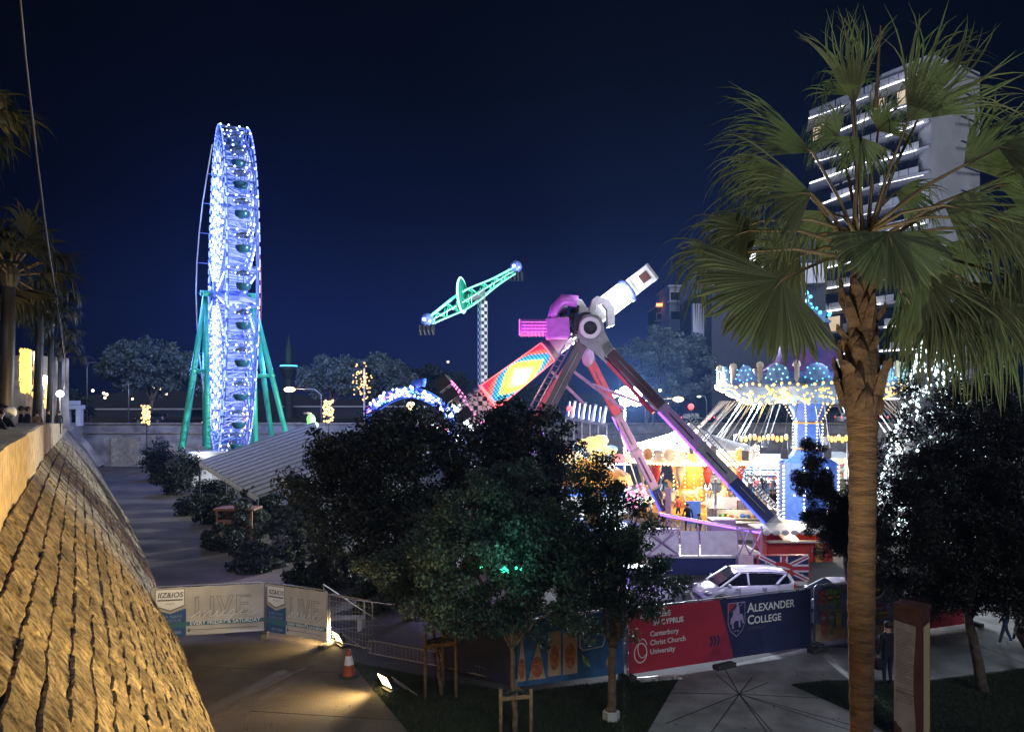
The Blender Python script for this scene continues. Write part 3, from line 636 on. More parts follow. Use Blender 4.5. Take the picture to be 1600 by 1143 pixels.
ra, rb = P(1408, 992), P(1520, 976)
t, u, L = heras(ra, rb, 1.35, 'red advertising fence panel behind the information pillar and pine', group='advertising fence'); pn, W_, H_ = panel_on(t, ra, u, L, 1.35, .10)
cloth(pn, W_, H_, BM['crimson'], .01); pn.text('GIRAKI', W_*.42, H_*.62, .42, BM['white'], 2, bold=.01, sx=.85); pn.line('lettering', [(W_*.55, H_*.5), (W_*.85, H_*.5)], .03, BM['white'], 2)
# ballast blocks and bits of white sheet by the fence
for q, lb in (((1132, 1043), 'dark rubber fence foot under the middle of the crimson and navy fence'), ((1278, 1018), 'dark rubber fence foot between the navy and the cocktail banners')):
    p = P(*q); o = MB().box((0, 0, .07), (.75, .26, .14), rz=.5).build('fence_foot', M['rubberg'], bevel=.02); o.location = p; tag(o, lb, 'fence foot', 'loose fence feet')
o = MB(); p = P(1030, 1060); o.box((0, 0, .02), (1.3, .35, .03), rz=.2); o.box((-.4, -.1, .05), (.6, .08, .05), rz=.1); o = o.build('plastic_sheet', M['white'], bevel=.01); o.location = p; tag(o, 'flattened white plastic sheet on the ground under the crimson banner', 'plastic sheet')

# --- traffic cone
p = P(545, 1056); t = thing('traffic_cone', 'orange and white traffic cone standing next to the floodlight', 'traffic cone', p)
MB().lathe([(.0, .0), (.30, .0), (.31, .03), (.29, .05), (.20, .06)], 8, p).build('base', M['black'], t); MB().lathe([(.19, .05), (.14, .36)], 20, p).build('cone', M['orange'], t, smooth=True)
MB().lathe([(.142, .36), (.09, .62)], 20, p).build('reflective_band', M['reflect'], t, smooth=True); MB().lathe([(.09, .62), (.05, .80), (0, .81)], 20, p).build('tip', M['orange'], t, smooth=True)

# --- information pillar
p = P(1425, 1156); t = thing('information_pillar', 'brown metal information pillar with pale text panels standing on the right lawn', 'information pillar', p)
m_ = Matrix.Rotation(R(-50), 3, 'Z'); hgt = 3.2
def pbox(c, d, name, mm, z): mb = MB(); mb.box(p+m_@V((c[0], c[1], z)), d, m=m_); return mb.build(name, mm, t, bevel=.006)
pbox((0, 0), (.62, .50, hgt), 'body', M['maroon'], hgt/2)
pbox((0, 0), (.66, .54, .10), 'cap', M['maroon'], hgt+.02)
gp = mat('panel_plate', (.34, .30, .28), .6, var=.15, scale=3); yp = mat('panel_plate_yellow', (.45, .36, .17), .6, var=.12, scale=2); ink = mat('engraved_text', (.10, .085, .08), .8)
ff = Panel(p+m_@V((-.31, -.252, 0)), m_@V((1, 0, 0)), V((0, 0, 1)), m_@V((0, -1, 0)), t)
edge = [(.0, .42), (.02, .46), (.06, .44), (.10, .36), (.17, .33), (.19, .2), (.2, .0), (.46, 0)]+[(.47+.03*math.sin(z*2.2+1.4), z) for z in [.3+i*.25 for i in range(10)]]+[(.50, 2.80), (.0, 2.86)]
ff.poly('text_plate', edge, gp, 1)
for i in range(34):
    z = 2.66-i*.052
    if i in (25, 26): continue
    l_ = .40 if i % 7 else .25; mb = MB(); x = .05
    while x < l_:
        wd = rnd.uniform(.02, .07); mb.poly([ff.at(x, z, 2), ff.at(x+wd, z, 2), ff.at(x+wd, z+.014, 2), ff.at(x, z+.014, 2)]); x += wd+.012
    mb.build('text_line', ink, t)
ff.line('text_rule', [(.02, 1.18), (.44, 1.18)], .012, ink, 2)
sf = Panel(p+m_@V((.312, -.25, 0)), m_@V((0, 1, 0)), V((0, 0, 1)), m_@V((1, 0, 0)), t)
sf.poly('side_plate', [(.10, .0), (.42, 0), (.42, .25), (.46, .34), (.46, 2.86), (.10, 2.80)], yp, 1)
# ================================================================== RIDES
# ---- ferris wheel, local x in the wheel's plane, local y along the axle
WA = R(114.8); WL = V((-30.6, 80, 2.6)); RW = 17.2; HZ = 17.3
fw_ = thing('ferris_wheel', 'tall ferris wheel glowing with blue white bulbs on green legs, seen almost edge on', 'ferris wheel', (0, 0, 0))
def arc(r, a): return V((r*math.sin(a), 0, HZ+r*math.cos(a)))
NS = 32; HW = 1.25
def sp(r, a, y): q = arc(r, a); q.y = y; return q
def seg_mesh():
    mb = MB(); a1 = 2*PI/NS
    for y in (-HW, HW):
        for r in (RW, RW-1.5): mb.bar(sp(r, 0, y), sp(r, a1, y), .13)
        mb.bar(sp(RW, 0, y), sp(RW-1.5, a1, y), .07); mb.bar(sp(RW-1.5, 0, y), sp(RW, a1/2, y), .07)
    for r in (RW, RW-1.5): mb.bar(sp(r, 0, -HW-.15), sp(r, 0, HW+.15), .12)
    return mb
def spoke_mesh():
    mb = MB()
    for y0, y1 in ((-.9, -HW), (.9, HW)):
        mb.bar(sp(1.2, 0, y0), sp(RW-1.5, 0, y1), .12)
        for k in range(9):
            r0 = 2+k*1.5
            mb.bar(sp(r0, 0, y0), sp(r0+1.5, .035, y1), .05)
    for k in range(7): r0 = 4+k*1.7; mb.bar(sp(r0, 0, -1.3), sp(r0, 0, 1.3), .05); mb.bar(sp(r0, 0, -1.3), sp(r0+1.7, 0, 1.3), .045)
    return mb
def led_mesh(r0, r1, n, ln, y, w=.075):
    mb = MB()
    for k in range(n):
        r = r0+(r1-r0)*k/n; mb.bar(sp(r, 0, y), sp(r+ln, 0, y), w)
    return mb
seg = seg_mesh().build('rim_segment', M['wheelsteel'], fw_)
mb = MB()
for y in (-HW-.1, HW+.1):
    for k in range(3): mb.bar(sp(RW+.05, 2*PI/NS*(k+.15)/3, y), sp(RW+.05, 2*PI/NS*(k+.75)/3, y), .10)
    for k in range(2): mb.bar(sp(RW-1.5, 2*PI/NS*(k+.2)/2, y), sp(RW-1.5, 2*PI/NS*(k+.7)/2, y), .09)
sl = mb.build('rim_lights', LED['bluew'], seg, kind='stuff')
mb = MB()
for y in (-HW, -.5, .5, HW): mb.ball(sp(RW+.1, 0, y), .11, 5, 3)
sb = mb.build('bulb_cluster', LED['wbulb'], seg, kind='stuff')
spk = spoke_mesh().build('spoke', M['wheelsteel'], fw_)
mb = MB()
for y in (-HW-.06, HW+.06):
    for k in range(15): r = 2+k*.9; mb.bar(sp(r, 0, y), sp(r+.55, 0, y), .085)
mb2 = MB()
for k in range(9): r = 3.2+k*1.45; mb2.bar(sp(r, .02, -1.5), sp(r, .02, 1.5), .09); mb2.bar(sp(r, .0, -1.5), sp(r+1.4, .0, 1.5), .07); mb2.bar(sp(r, .03, -1.5), sp(r+1.4, .03, -1.5), .07)
a_ = mb.build('light_string', LED['bluew'], spk, kind='stuff'); b_ = mb2.build('light_lattice', LED['bluedim'], spk, kind='stuff')
mb3 = MB()
for k in range(10): mb3.bar(sp(2.5+k*1.3, 0, -HW-.15), sp(2.95+k*1.3, 0, -HW-.15), .09); mb3.bar(sp(2.5+k*1.3, 0, HW+.15), sp(2.95+k*1.3, 0, HW+.15), .09)
c__ = mb3.build('bulb_string', LED['wbulb'], spk, kind='stuff')
for i in range(1, NS):
    a = 2*PI*i/NS; Mr = Matrix.Translation((0, 0, HZ)) @ Matrix.Rotation(a, 4, 'Y') @ Matrix.Translation((0, 0, -HZ))
    for o in (seg, spk):
        c = o.copy(); C.objects.link(c); c.parent = fw_; c.matrix_local = Mr
        for ch in o.children: d = ch.copy(); C.objects.link(d); d.parent = c
MB().lathe([(0, -1.9), (.55, -1.9), (.55, -1.7), (1.3, -1.65), (1.3, 1.65), (.55, 1.7), (.55, 1.9), (0, 1.9)], 20, (0, 0, HZ), m=Matrix.Rotation(PI/2, 3, 'X')).build('hub', M['wheelsteel'], fw_)
MB().lathe([(0, -2.9), (.3, -2.9), (.3, 2.9), (0, 2.9)], 12, (0, 0, HZ), m=Matrix.Rotation(PI/2, 3, 'X')).build('axle', M['teal'], fw_)
# gondolas hang level
g_ = bpy.data.objects.new('gondola', None)
gm = M['bdark']; tealg = mat('gondola_shell', (.03, .14, .22), .3, .1, var=.1); canopyg = mat('gondola_roof', (.10, .16, .30), .4)
def gondola(a, mt):
    q = arc(RW, a); base = V((q.x, 0, q.z))
    o = MB().lathe([(.0, -2.0), (.35, -1.97), (.55, -1.82), (.66, -1.5), (.68, -1.38), (.62, -1.38), (.5, -1.65), (0, -1.75)], 14).build('gondola', mt, fw_, smooth=True)
    return o
g0 = gondola(0, tealg)
MB().lathe([(0, -.15), (.5, -.3), (.72, -.5), (.74, -.55), (.5, -.42), (0, -.3)], 14).build('gondola_roof', canopyg, g0, smooth=True)
mb = MB(); mb.bar((0, 0, -1.9), (0, 0, 0), .08)
for k in range(4): mb.bar((.66*math.cos(k*PI/2+.8), .66*math.sin(k*PI/2+.8), -1.35), (.66*math.cos(k*PI/2+.8), .66*math.sin(k*PI/2+.8), -.5), .035)
mb.build('gondola_post', M['wheelsteel'], g0)
mb = MB()
for k in range(4): a = k*PI/2+.4; mb.ball((.74*math.cos(a), .74*math.sin(a), -.52), .08, 4, 2)
mb.build('gondola_bulbs', LED['wbulb'], g0, kind='stuff')
for i in range(NS):
    q = arc(RW, 2*PI*(i)/NS)
    if i == 0: g0.location = q
    else:
        c = g0.copy(); C.objects.link(c); c.parent = fw_; c.location = q
        for ch in g0.children: d = ch.copy(); C.objects.link(d); d.parent = c
# legs
for s in (-1, 1):
    apex = V((0, s*2.4, HZ-.2)); feet = []
    for ox, oy in ((3.4, 2.3), (-4.2, 2.3), (3.0, 4.5 if s > 0 else 5.0), (-3.4, 4.8 if s > 0 else 6.0)):
        f_ = V((ox, s*oy, .0 if s < 0 else .8)); feet.append(f_); MB().tube([apex, apex.lerp(f_, .5), f_], [.24, .29, .27], 10).build('leg', M['teal'], fw_, smooth=True)
        MB().lathe([(0, 0), (.5, 0), (.5, .12), (0, .12)], 8, f_-V((0, 0, .1))).build('foot_plate', M['grey'], fw_)
    for t in (.5,):
        pts = [apex.lerp(f_, t) for f_ in feet]
        for i, j in ((0, 1), (0, 2), (1, 3), (2, 3)): MB().tube([pts[i], pts[j]], .17, 8).build('cross_brace', M['teal'], fw_, smooth=True)
        mb = MB()
        for p_ in pts: mb.lathe([(.38, -.1), (.38, .1), (.2, .1)], 10, p_)
        mb.build('flange', M['teal'], fw_, kind='stuff')
    MB().bar(apex+V((-1.2, 0, 0)), apex+V((1.2, 0, 0)), .5, .5).build('bearing_block', M['teal'], fw_)
# outer guy tubes around the wheel
for s, m_ in ((-1, M['pink']), (1, M['white'])):
    mb = MB(); pts = [V((0, s*(1.7+1.6*math.sin(k/10*PI)), HZ-RW*.93+RW*1.86*k/10)) for k in range(11)]
    mb.tube(pts, .07, 5); mb.build('outer_tube', m_, fw_)
    for a in range(0, 10, 1):
        k = a/10*PI
        MB().bar(pts[a], pts[a]*1+V((0, -s*(pts[a].y*s-HW), 0)), .05).build('strut', M['wheelsteel'], fw_)
fw_.location = WL; fw_.rotation_euler = (0, 0, WA)
for z, e in ((10, 1500), (18, 1700), (27, 1500)):
    lamp('wheel_lamp', 'POINT', (1.5, -4.2, z), e*2.4, (.16, .28, 1), None, 1.5).parent = fw_
    lamp('wheel_lamp', 'POINT', (1.5, 4.2, z), e*2.4, (.16, .28, 1), None, 1.5).parent = fw_
base = thing('wheel_platform', 'white trailer platform carrying the ferris wheel', 'platform', (-30, 80, 0))
Rz = Matrix.Rotation(WA, 3, 'Z'); mb = MB(); mb.box(V((-30, 80, 1.3)), (13, 9, 2.55), m=Rz); mb.build('deck', M['offwhite'], base)
mb = MB()
for k in range(9): mb.bar(V((-30, 80, 2.6))+Rz@V((-6.4+k*1.6, -4.4, 0)), V((-30, 80, 3.6))+Rz@V((-6.4+k*1.6, -4.4, 0)), .06)
mb.bar(V((-30, 80, 3.6))+Rz@V((-6.4, -4.4, 0)), V((-30, 80, 3.6))+Rz@V((6.4, -4.4, 0)), .06); mb.build('railing', M['galv'], base)
q = Q(330, 703, 74); kb = thing('ticket_cabin', 'small white cabin with a bright lamp at the foot of the ferris wheel', 'cabin', (q.x, q.y, 0))
MB().box((q.x, q.y, q.z/2-.3), (3.2, 2, q.z+.2)).build('body', M['offwhite'], kb, bevel=.04); MB().box((q.x, q.y, q.z-.15), (3.5, 2.3, .12)).build('roof', M['white'], kb)
MB().ball((q.x-.6, q.y-1.3, q.z-.3), .28, 8, 6).build('lamp_globe', LED['white'], kb); lamp('cabin_lamp', 'POINT', (q.x-.6, q.y-1.8, q.z-.1), 160, (.7, .8, 1), kb, .2)
# parasol top next to it
q = Q(272, 693, 73); um = thing('blue_parasol', 'small blue parasol on a pole in front of the ferris wheel legs', 'parasol', (q.x, q.y, 0))

bpy.data.objects.remove(um)

# ---- swinging propeller ride (checkered mast, teal arm)
q0 = Q(754, 640, 76); q1 = Q(752, 468, 76)
bo = thing('propeller_ride', 'black and white checkered mast carrying a tilted arm outlined in teal light', 'fairground ride', (q0.x, 76, 0))
def checker(name, a, b, s):
    m = bpy.data.materials.new(name); m.use_nodes = True; t = m.node_tree; c = t.nodes.new('ShaderNodeTexChecker'); tcn = t.nodes.new('ShaderNodeTexCoord')
    c.inputs[1].default_value = (*a, 1); c.inputs[2].default_value = (*b, 1); c.inputs['Scale'].default_value = s; t.links.new(tcn.outputs['Object'], c.inputs[0])
    t.links.new(c.outputs[0], t.nodes['Principled BSDF'].inputs['Base Color']); t.nodes['Principled BSDF'].inputs['Emission Strength'].default_value = .0; return m
mb = MB(); m45 = Matrix.Rotation(R(28), 3, 'Z'); mb.box((0, 0, 9.3), (.78, .78, 18.6), m=Matrix.Identity(3)); mast = mb.build('mast', checker('checkered_paint', (.70, .72, .75), (.01, .01, .015), 2.9), None); mast.parent = bo; mast.rotation_euler = (0, 0, R(28))
MB().box(V((q0.x, 76, 8.9)), (1.25, 1.25, .35), m=m45).build('mast_collar', M['white'], bo); MB().box(V((q0.x, 76, 0.4)), (4, 4, .8), m=m45).build('mast_base', M['navy'], bo)
hub = Q(722, 461, 74.6); e0 = Q(674, 500, 73); e1 = Q(801, 424, 77.5)
mb = MB(); mb.add([(q1.x-1.9, 75.4, q1.z-.1), (q1.x+.4, 75.4, q1.z-.1), (q1.x+.4, 75.4, q1.z+.9), (q1.x-1.9, 75.4, q1.z+.35), (q1.x-1.9, 76.4, q1.z-.1), (q1.x+.4, 76.4, q1.z-.1), (q1.x+.4, 76.4, q1.z+.9), (q1.x-1.9, 76.4, q1.z+.35)], [(0, 1, 2, 3), (7, 6, 5, 4), (0, 3, 7, 4), (1, 5, 6, 2), (3, 2, 6, 7), (0, 4, 5, 1)]); mb.build('gearbox', M['grey'], bo)
d0 = (e1-e0).normalized(); upv = V((0, 0, 1)); upv = (upv-d0*upv.dot(d0)).normalized(); sv = d0.cross(upv)
def armw(t): return .32+.72*math.exp(-((t-.40)/.30)**2)
mb = MB(); ml = MB(); N_ = 14
for i in range(N_):
    t0, t1 = i/N_, (i+1)/N_; a, b = e0.lerp(e1, t0), e0.lerp(e1, t1)
    for sy in (-.3, .3):
        for sgn in (-1, 1):
            pa, pb_ = a+upv*armw(t0)*sgn*.75+sv*sy, b+upv*armw(t1)*sgn*.75+sv*sy; mb.bar(pa, pb_, .09)
            if sy < 0 or True: ml.bar(pa+upv*sgn*.07+V((0, -.06, 0)), pb_+upv*sgn*.07+V((0, -.06, 0)), .12)
        mb.bar(a+upv*armw(t0)*(1 if i % 2 else -1)*.75+sv*sy, b+upv*armw(t1)*(-1 if i % 2 else 1)*.75+sv*sy, .06)
        if i % 1 == 0: ml.bar(a+upv*armw(t0)*(1 if i % 2 else -1)*.6+sv*sy, a.lerp(b, .6)+upv*armw(t1)*(-1 if i % 2 else 1)*.3+sv*sy, .05)
mb.build('arm', M['teal'], bo)
for i in range(N_): t0, t1 = i/N_, (i+1)/N_; MB().bar(e0.lerp(e1, t0), e0.lerp(e1, t1), armw((t0+t1)/2)*1.35, .12, up=upv).build('arm_panel', em('arm_panel_teal', (.0, .55, .32), .55) if i == 0 else bpy.data.materials['arm_panel_teal'], bo)  # filler panel added, its glow stands in for the arm's dense lights
ml.build('arm_lights', LED['teal'], bo, kind='stuff')
mb = MB(); ax = Matrix((upv.cross(sv), upv, sv)).transposed()
disc_n = (V((1, -.22, .05))).normalized(); M3 = disc_n.to_track_quat('Z', 'Y').to_matrix()
mb.lathe([(0, -.16), (1.5, -.16), (1.75, 0), (1.5, .16), (0, .16)], 28, hub, m=M3); mb.build('centre_disc', mat('disc_teal', (.01, .30, .18), .5), bo, smooth=True)
mb = MB(); mb.lathe([(1.72, -.1), (1.86, 0), (1.72, .1)], 28, hub, m=M3)
mb.lathe([(1.0, -.2), (1.15, -.2)], 28, hub, m=M3); mb.build('disc_lights', LED['tealw'], bo, kind='stuff')
for e, sg in ((e0, -1), (e1, 1)):
    c = e+d0*sg*.5
    MB().ball(c+V((0, 0, .25)), .62, 12, 8, (1, .9, 1.1)).build('cabin_shell', M['wheelsteel'], bo, smooth=True)
    mb = MB()
    for k in range(4): x = -.6+k*.4; mb.box(c+V((x, -.1, -.75)), (.26, .4, .95)); mb.tube([c+V((x-.12, -.35, -.2)), c+V((x-.12, -.5, -.8)), c+V((x, -.3, -1.25))], .05, 5)
    mb.build('seat_row', M['dark'], bo, kind='stuff'); mb = MB(); mb.ball(c+V((-.25, -.65, .25)), .17, 6, 4); mb.ball(c+V((.3, -.65, .1)), .09, 6, 4); mb.build('cabin_lamp', LED['wbulb'], bo)

# ---- big pendulum ride with LED drums
FP = Q(917, 508, 46.0); BP = Q(905, 514, 49.5); C0 = (FP+BP)/2
pr = thing('pendulum_ride', 'huge swinging arm ride with glowing LED drums held on lilac and maroon A frame legs', 'fairground ride', (C0.x, C0.y, 0))
def beam(a, b, wd, secs, name='leg', led=True, side=-1, h=None, top=None):
    """a box girder in painted sections with recessed panels and a light line along its lower edge"""
    a, b = V(a), V(b); d = (b-a).normalized(); up = V((0, -1, 0)); up = (up-d*up.dot(d)).normalized(); s_ = d.cross(up)
    if s_.z < 0: s_ = -s_
    for t0, t1, m_, pm, lm in secs:
        p0, p1 = a.lerp(b, t0), a.lerp(b, t1); o = MB().bar(p0, p1, wd, h or wd, up=s_).build(name, m_, pr, bevel=.03)
        L = (p1-p0).length
        if pm: k = .18; MB().bar(p0.lerp(p1, k)+up*((h or wd)/2+.01), p0.lerp(p1, 1-k)+up*((h or wd)/2+.01), wd*.26, .03, up=s_).build('leg_panel', pm, o)
        if lm: MB().bar(p0-s_*(wd/2+.06), p1-s_*(wd/2+.06), .11, .11).build('light_line', lm, o)
        MB().bar(p0-d*.06, p0+d*.06, wd*1.14, (h or wd)*1.14, up=s_).build('flange', M['grey'], o)
    return d, up, s_
foot = V(P(1262, 872)); apx = FP+V((.35, .1, -.55))
gp1 = M['grey']
d1, u1, s1_ = beam(apx.lerp(foot, .10), foot, .62, [(0, .30, M['mauve'], gp1, LED['pinkl'] if False else None), (.30, .50, M['lilac'], M['mauve'], LED['purple']), (.50, .66, M['grey'], M['dark'], LED['purple']), (.66, .84, M['navy'], M['galv'], LED['blue']), (.84, 1.0, M['offwhite'], None, None)])
MB().bar(apx.lerp(foot, .12)-s1_*.5, apx.lerp(foot, .36)-s1_*.62, .22).build('hydraulic_ram', M['pink'], pr)
# ladder rails over the right leg
mb = MB(); a, b = apx.lerp(foot, .45)+s1_*.62, apx.lerp(foot, .86)+s1_*.5
for o_ in (0, .28): mb.bar(a+s1_*o_, b+s1_*o_, .05)
for k in range(40): t = k/39; mb.bar(a.lerp(b, t), a.lerp(b, t)+s1_*.28, .035)
mb.build('ladder', M['galv'], pr)
footl = Q(745, 853, 42); footl.z = 0
d2, u2, s2_ = beam(FP+V((-.15, .1, -.9)), footl, .68, [(0, .45, M['mauve'], gp1, None), (.45, .75, M['lilac'], M['mauve'], LED['purple']), (.75, 1, M['navy'], M['galv'], LED['purple'])])
mb = MB(); a, b = FP+V((-.95, -.1, -1.2)), footl+V((-.9, 0, 0))
for o_ in (0, -.42): mb.bar(a+V((o_, 0, 0)), b+V((o_, 0, 0)), .08)
for k in range(34): t = k/33; mb.bar(a.lerp(b, t), a.lerp(b, t)+V((-.42, 0, .12)), .05)
mb.build('ladder', M['lilac'], pr)
fr = Q(1045, 800, 53); fr.z = 0; fl = Q(735, 760, 55); fl.z = 0
beam(BP+V((.7, 0, -2.1)), fr, .58, [(0, .33, M['pink'], gp1, LED['red'] if False else None), (.33, .55, M['lilac'], gp1, LED['purple']), (.55, .8, M['lilac'], M['navy'], None), (.8, 1, M['navy'], M['galv'], LED['blue'])])
beam(BP+V((-.5, 0, -2.2)), fl, .55, [(0, 1, M['pink'], None, LED['red'] if False else None)])
MB().ball(BP+V((.55, -.3, -1.9)), .42, 10, 8, (1, 1, 1.5)).build('joint_cap', M['lilac'], pr, smooth=True)
mb = MB(); mb.tube([Q(1010, 800, 52), Q(935, 575, 50)], .05, 5); mb.build('cable', M['galv'], pr)
for a, b in (((862, 580), (912, 630)), ((890, 575), (975, 640)), ((925, 600), (1030, 640))):
    MB().tube([Q(*a, 48), Q(*b, 48)], .11, 6).build('cross_brace', M['lilac'], pr)
# bearing plate with a ring hole (front)
def plate(c, y, mt):
    k = 46/F; pts = [(-12, 30), (-16, 12), (-14, -4), (-6, -15), (8, -18), (20, -14), (26, -2), (28, 12), (42, 38), (47, 56), (40, 66), (30, 62), (8, 42)]
    vs = [V((c.x+x*k*.95, y, c.z-z*k*.95)) for x, z in pts]; n = len(vs); mb = MB()
    mb.add(vs+[q+V((0, .35, 0)) for q in vs], [tuple(range(n)), tuple(range(2*n-1, n-1, -1))]+[(i, n+i, n+(i+1) % n, (i+1) % n) for i in range(n)]); return mb.build('bearing_plate', mt, pr, bevel=.03)
plate(FP, FP.y-.45, M['grey'])
rc = Q(922, 512, 45.5); mr90 = Matrix.Rotation(PI/2, 3, 'X')
MB().lathe([(.42, .0), (.66, .0), (.66, .16), (.42, .16), (.42, 0)], 28, rc+V((0, -.0, 0)), m=mr90).build('bearing_ring', M['offwhite'], pr, smooth=False)
MB().lathe([(0, .02), (.42, .02)], 24, rc, m=mr90).build('bearing_recess', M['dark'], pr)
MB().lathe([(0, -2.6), (.75, -2.6), (.75, 2.0), (0, 2.0)], 20, C0, m=mr90).build('axle', M['dark'], pr, smooth=False)
# brackets on top
for (x0, y0), D_, sc_ in (((893, 484), 48, .95), ((937, 482), 47, .85)):
    c = Q(x0, y0, D_-.6); k = D_/F*sc_; mb = MB()
    prf = [(-22, 14), (-14, -16), (-6, -22), (16, -16), (26, 0), (26, 30), (14, 34), (12, 2), (4, -8), (-6, -8), (-10, 16)]
    vs = [V((c.x+x*k, c.y-.3, c.z-z*k)) for x, z in prf]; n = len(vs)
    mb.add(vs+[q+V((0, .8, 0)) for q in vs], [tuple(range(n)), tuple(range(2*n-1, n-1, -1))]+[(i, n+i, n+(i+1) % n, (i+1) % n) for i in range(n)]); mb.build('top_bracket', M['offwhite'], pr, bevel=.02)
mb = MB(); c = Q(905, 505, 47)
for k in range(16): a = rnd.uniform(0, 6.28); r_ = rnd.uniform(.3, 1.3); mb.box(c+V((r_*math.cos(a), rnd.uniform(-.4, .4), r_*math.sin(a)*.9)), (rnd.uniform(.15, .5), .5, rnd.uniform(.15, .5)), m=Matrix.Rotation(a, 3, 'Y'))
mb.build('drive_machinery', M['dark'], pr, kind='stuff')
# purple motor with ribbed barrel
mt_ = Q(842, 512, 46.4); mb = MB(); mz = Matrix.Rotation(PI/2, 3, 'Y')
prf = []
for i in range(21): z = -1.2+i*.115; prf.append((.52+.05*(i % 2), z))
mb.lathe([(0, -1.2)]+prf+[(0, 1.1)], 16, mt_, m=mz); lil = mat('violet_steel', (.55, .16, .60), .4, .1, var=.15); mb.build('motor_barrel', lil, pr)
MB().bar(mt_+V((.4, 0, -.1)), mt_+V((1.9, 0, .0)), 1.2, 1.3).build('gear_case', lil, pr, bevel=.12)
mb = MB(); mb.tube([mt_+V((.8, -.2, .5)), mt_+V((1.0, -.2, 1.2)), mt_+V((1.5, -.2, 1.75)), mt_+V((2.4, -.2, 1.6))], [.3, .33, .36, .4], 8); mb.build('cable_duct', lil, pr, smooth=True)
mb = MB()
for z in (-.3, -.1, .1, .3): mb.bar(mt_+V((-1.1, -.56, z)), mt_+V((.7, -.56, z)), .045)
mb.bar(mt_+V((-1.22, -.4, -.5)), mt_+V((-1.22, -.4, .5)), .07); mb.build('motor_light', LED['magenta'], pr, kind='stuff')
# the arm
ad = V((math.cos(R(37.5)), 0, math.sin(R(37.5)))); aup = V((-ad.z, 0, ad.x)); AC = Q(906, 511, 48.2)
def amat(): return Matrix((V((0, 1, 0)), aup, ad)).transposed()   # lathe z -> along the arm
AM = amat()
def drum(name, z0, z1, r, m_, n=8, seg=1, rot=PI/8):
    return MB().lathe([(0, z0)]+[(r, z0+(z1-z0)*i/seg) for i in range(seg+1)]+[(0, z1)], n, AC, m=AM, rot=rot).build(name, m_, pr)
drum('arm_core', -7.6, 5.0, .42, M['dark'], 12)
drum('arm_collar', -2.3, -.9, .62, M['offwhite'], 20); MB().lathe([(.62, -2.2), (.82, -2.5), (.80, -2.6)], 20, AC, m=AM).build('collar_cone', M['grey'], pr, smooth=True)
drum('arm_collar', .6, 1.7, .70, M['grey'], 12)
def ledmat():
    m = bpy.data.materials.new('led_screen'); m.use_nodes = True; t = m.node_tree; N = t.nodes; L = t.links; b = N['Principled BSDF']
    at_ = N.new('ShaderNodeAttribute'); at_.attribute_name = 'uvw'; sp_ = N.new('ShaderNodeSeparateXYZ'); L.new(at_.outputs['Vector'], sp_.inputs[0])
    def mth(op, a, b_=None):
        n = N.new('ShaderNodeMath'); n.operation = op
        for i, q in enumerate((a, b_)):
            if q is None: continue
            if isinstance(q, (int, float)): n.inputs[i].default_value = q
            else: L.new(q, n.inputs[i])
        return n.outputs[0]
    u = mth('ABSOLUTE', sp_.outputs[0]); v_ = mth('ABSOLUTE', sp_.outputs[1]); r_ = mth('ADD', mth('MULTIPLY', u, .72), mth('MULTIPLY', v_, .5))
    rp = N.new('ShaderNodeValToRGB'); e = rp.color_ramp; e.interpolation = 'EASE'
    e.elements[0].position = 0; e.elements[0].color = (1, .35, .15, 1); e.elements[1].position = 1; e.elements[1].color = (1, .02, .08, 1)
    for p_, c_ in ((.06, (1, .8, .7, 1)), (.14, (1, .95, .85, 1)), (.30, (1, .75, .15, 1)), (.42, (1, .45, .03, 1)), (.52, (.9, .75, .1, 1)), (.62, (0, .45, .6, 1)), (.74, (.0, .35, .75, 1)), (.84, (1, .2, .1, 1))):
        q = e.elements.new(p_); q.color = c_
    L.new(r_, rp.inputs[0])
    d1_ = mth('SINE', mth('MULTIPLY', sp_.outputs[0], 75.0)); d2_ = mth('SINE', mth('MULTIPLY', sp_.outputs[1], 50.0))
    dots = mth('MULTIPLY', mth('ADD', d1_, 1.0), mth('ADD', d2_, 1.0)); core = mth('SUBTRACT', 1.0, mth('MULTIPLY', r_, 1.15)); core = mth('MAXIMUM', core, 0.22)
    L.new(rp.outputs[0], b.inputs['Emission Color']); L.new(mth('ADD', mth('MULTIPLY', mth('MULTIPLY', dots, core), 4.2), .4), b.inputs['Emission Strength']); b.inputs['Base Color'].default_value = (.05, .05, .05, 1)
    return m
LZ0, LZ1, LR = -7.35, -2.7, .78; n8 = 32; kz = 24; vs = []; uv = []
for i in range(kz+1):
    z = LZ0+(LZ1-LZ0)*i/kz
    for j in range(n8):
        a = 2*PI*j/n8; rr = LR*(1+.03*math.cos(8*a))*(1.10-.22*i/kz); q = AM@V((rr*math.cos(a), rr*math.sin(a), z))+AC; vs.append(q)
        rel = ((a-(PI+.35)+PI) % (2*PI))-PI; uv.append((2*i/kz-1, rel/1.5, 0))
mb = MB(); mb.add(vs, [(i*n8+j, i*n8+(j+1) % n8, (i+1)*n8+(j+1) % n8, (i+1)*n8+j) for i in range(kz) for j in range(n8)]+[tuple(range(n8)), tuple(range(kz*n8, kz*n8+n8))])
ls = mb.build('led_screen', ledmat(), pr); at = ls.data.attributes.new('uvw', 'FLOAT_VECTOR', 'POINT'); at.data.foreach_set('vector', np.array(uv, np.float32).ravel())
drum('red_rim', -7.45, -7.35, .92, LED['red'], 16); drum('red_rim', -2.7, -2.62, .74, LED['red'], 16)
for a_r in (PI*.5, -PI*.5): q_r = AM@V((math.cos(a_r), math.sin(a_r), 0)); MB().bar(AC+q_r*.90-ad*7.35, AC+q_r*.72-ad*2.7, .07).build('red_edge', LED['red'], pr)
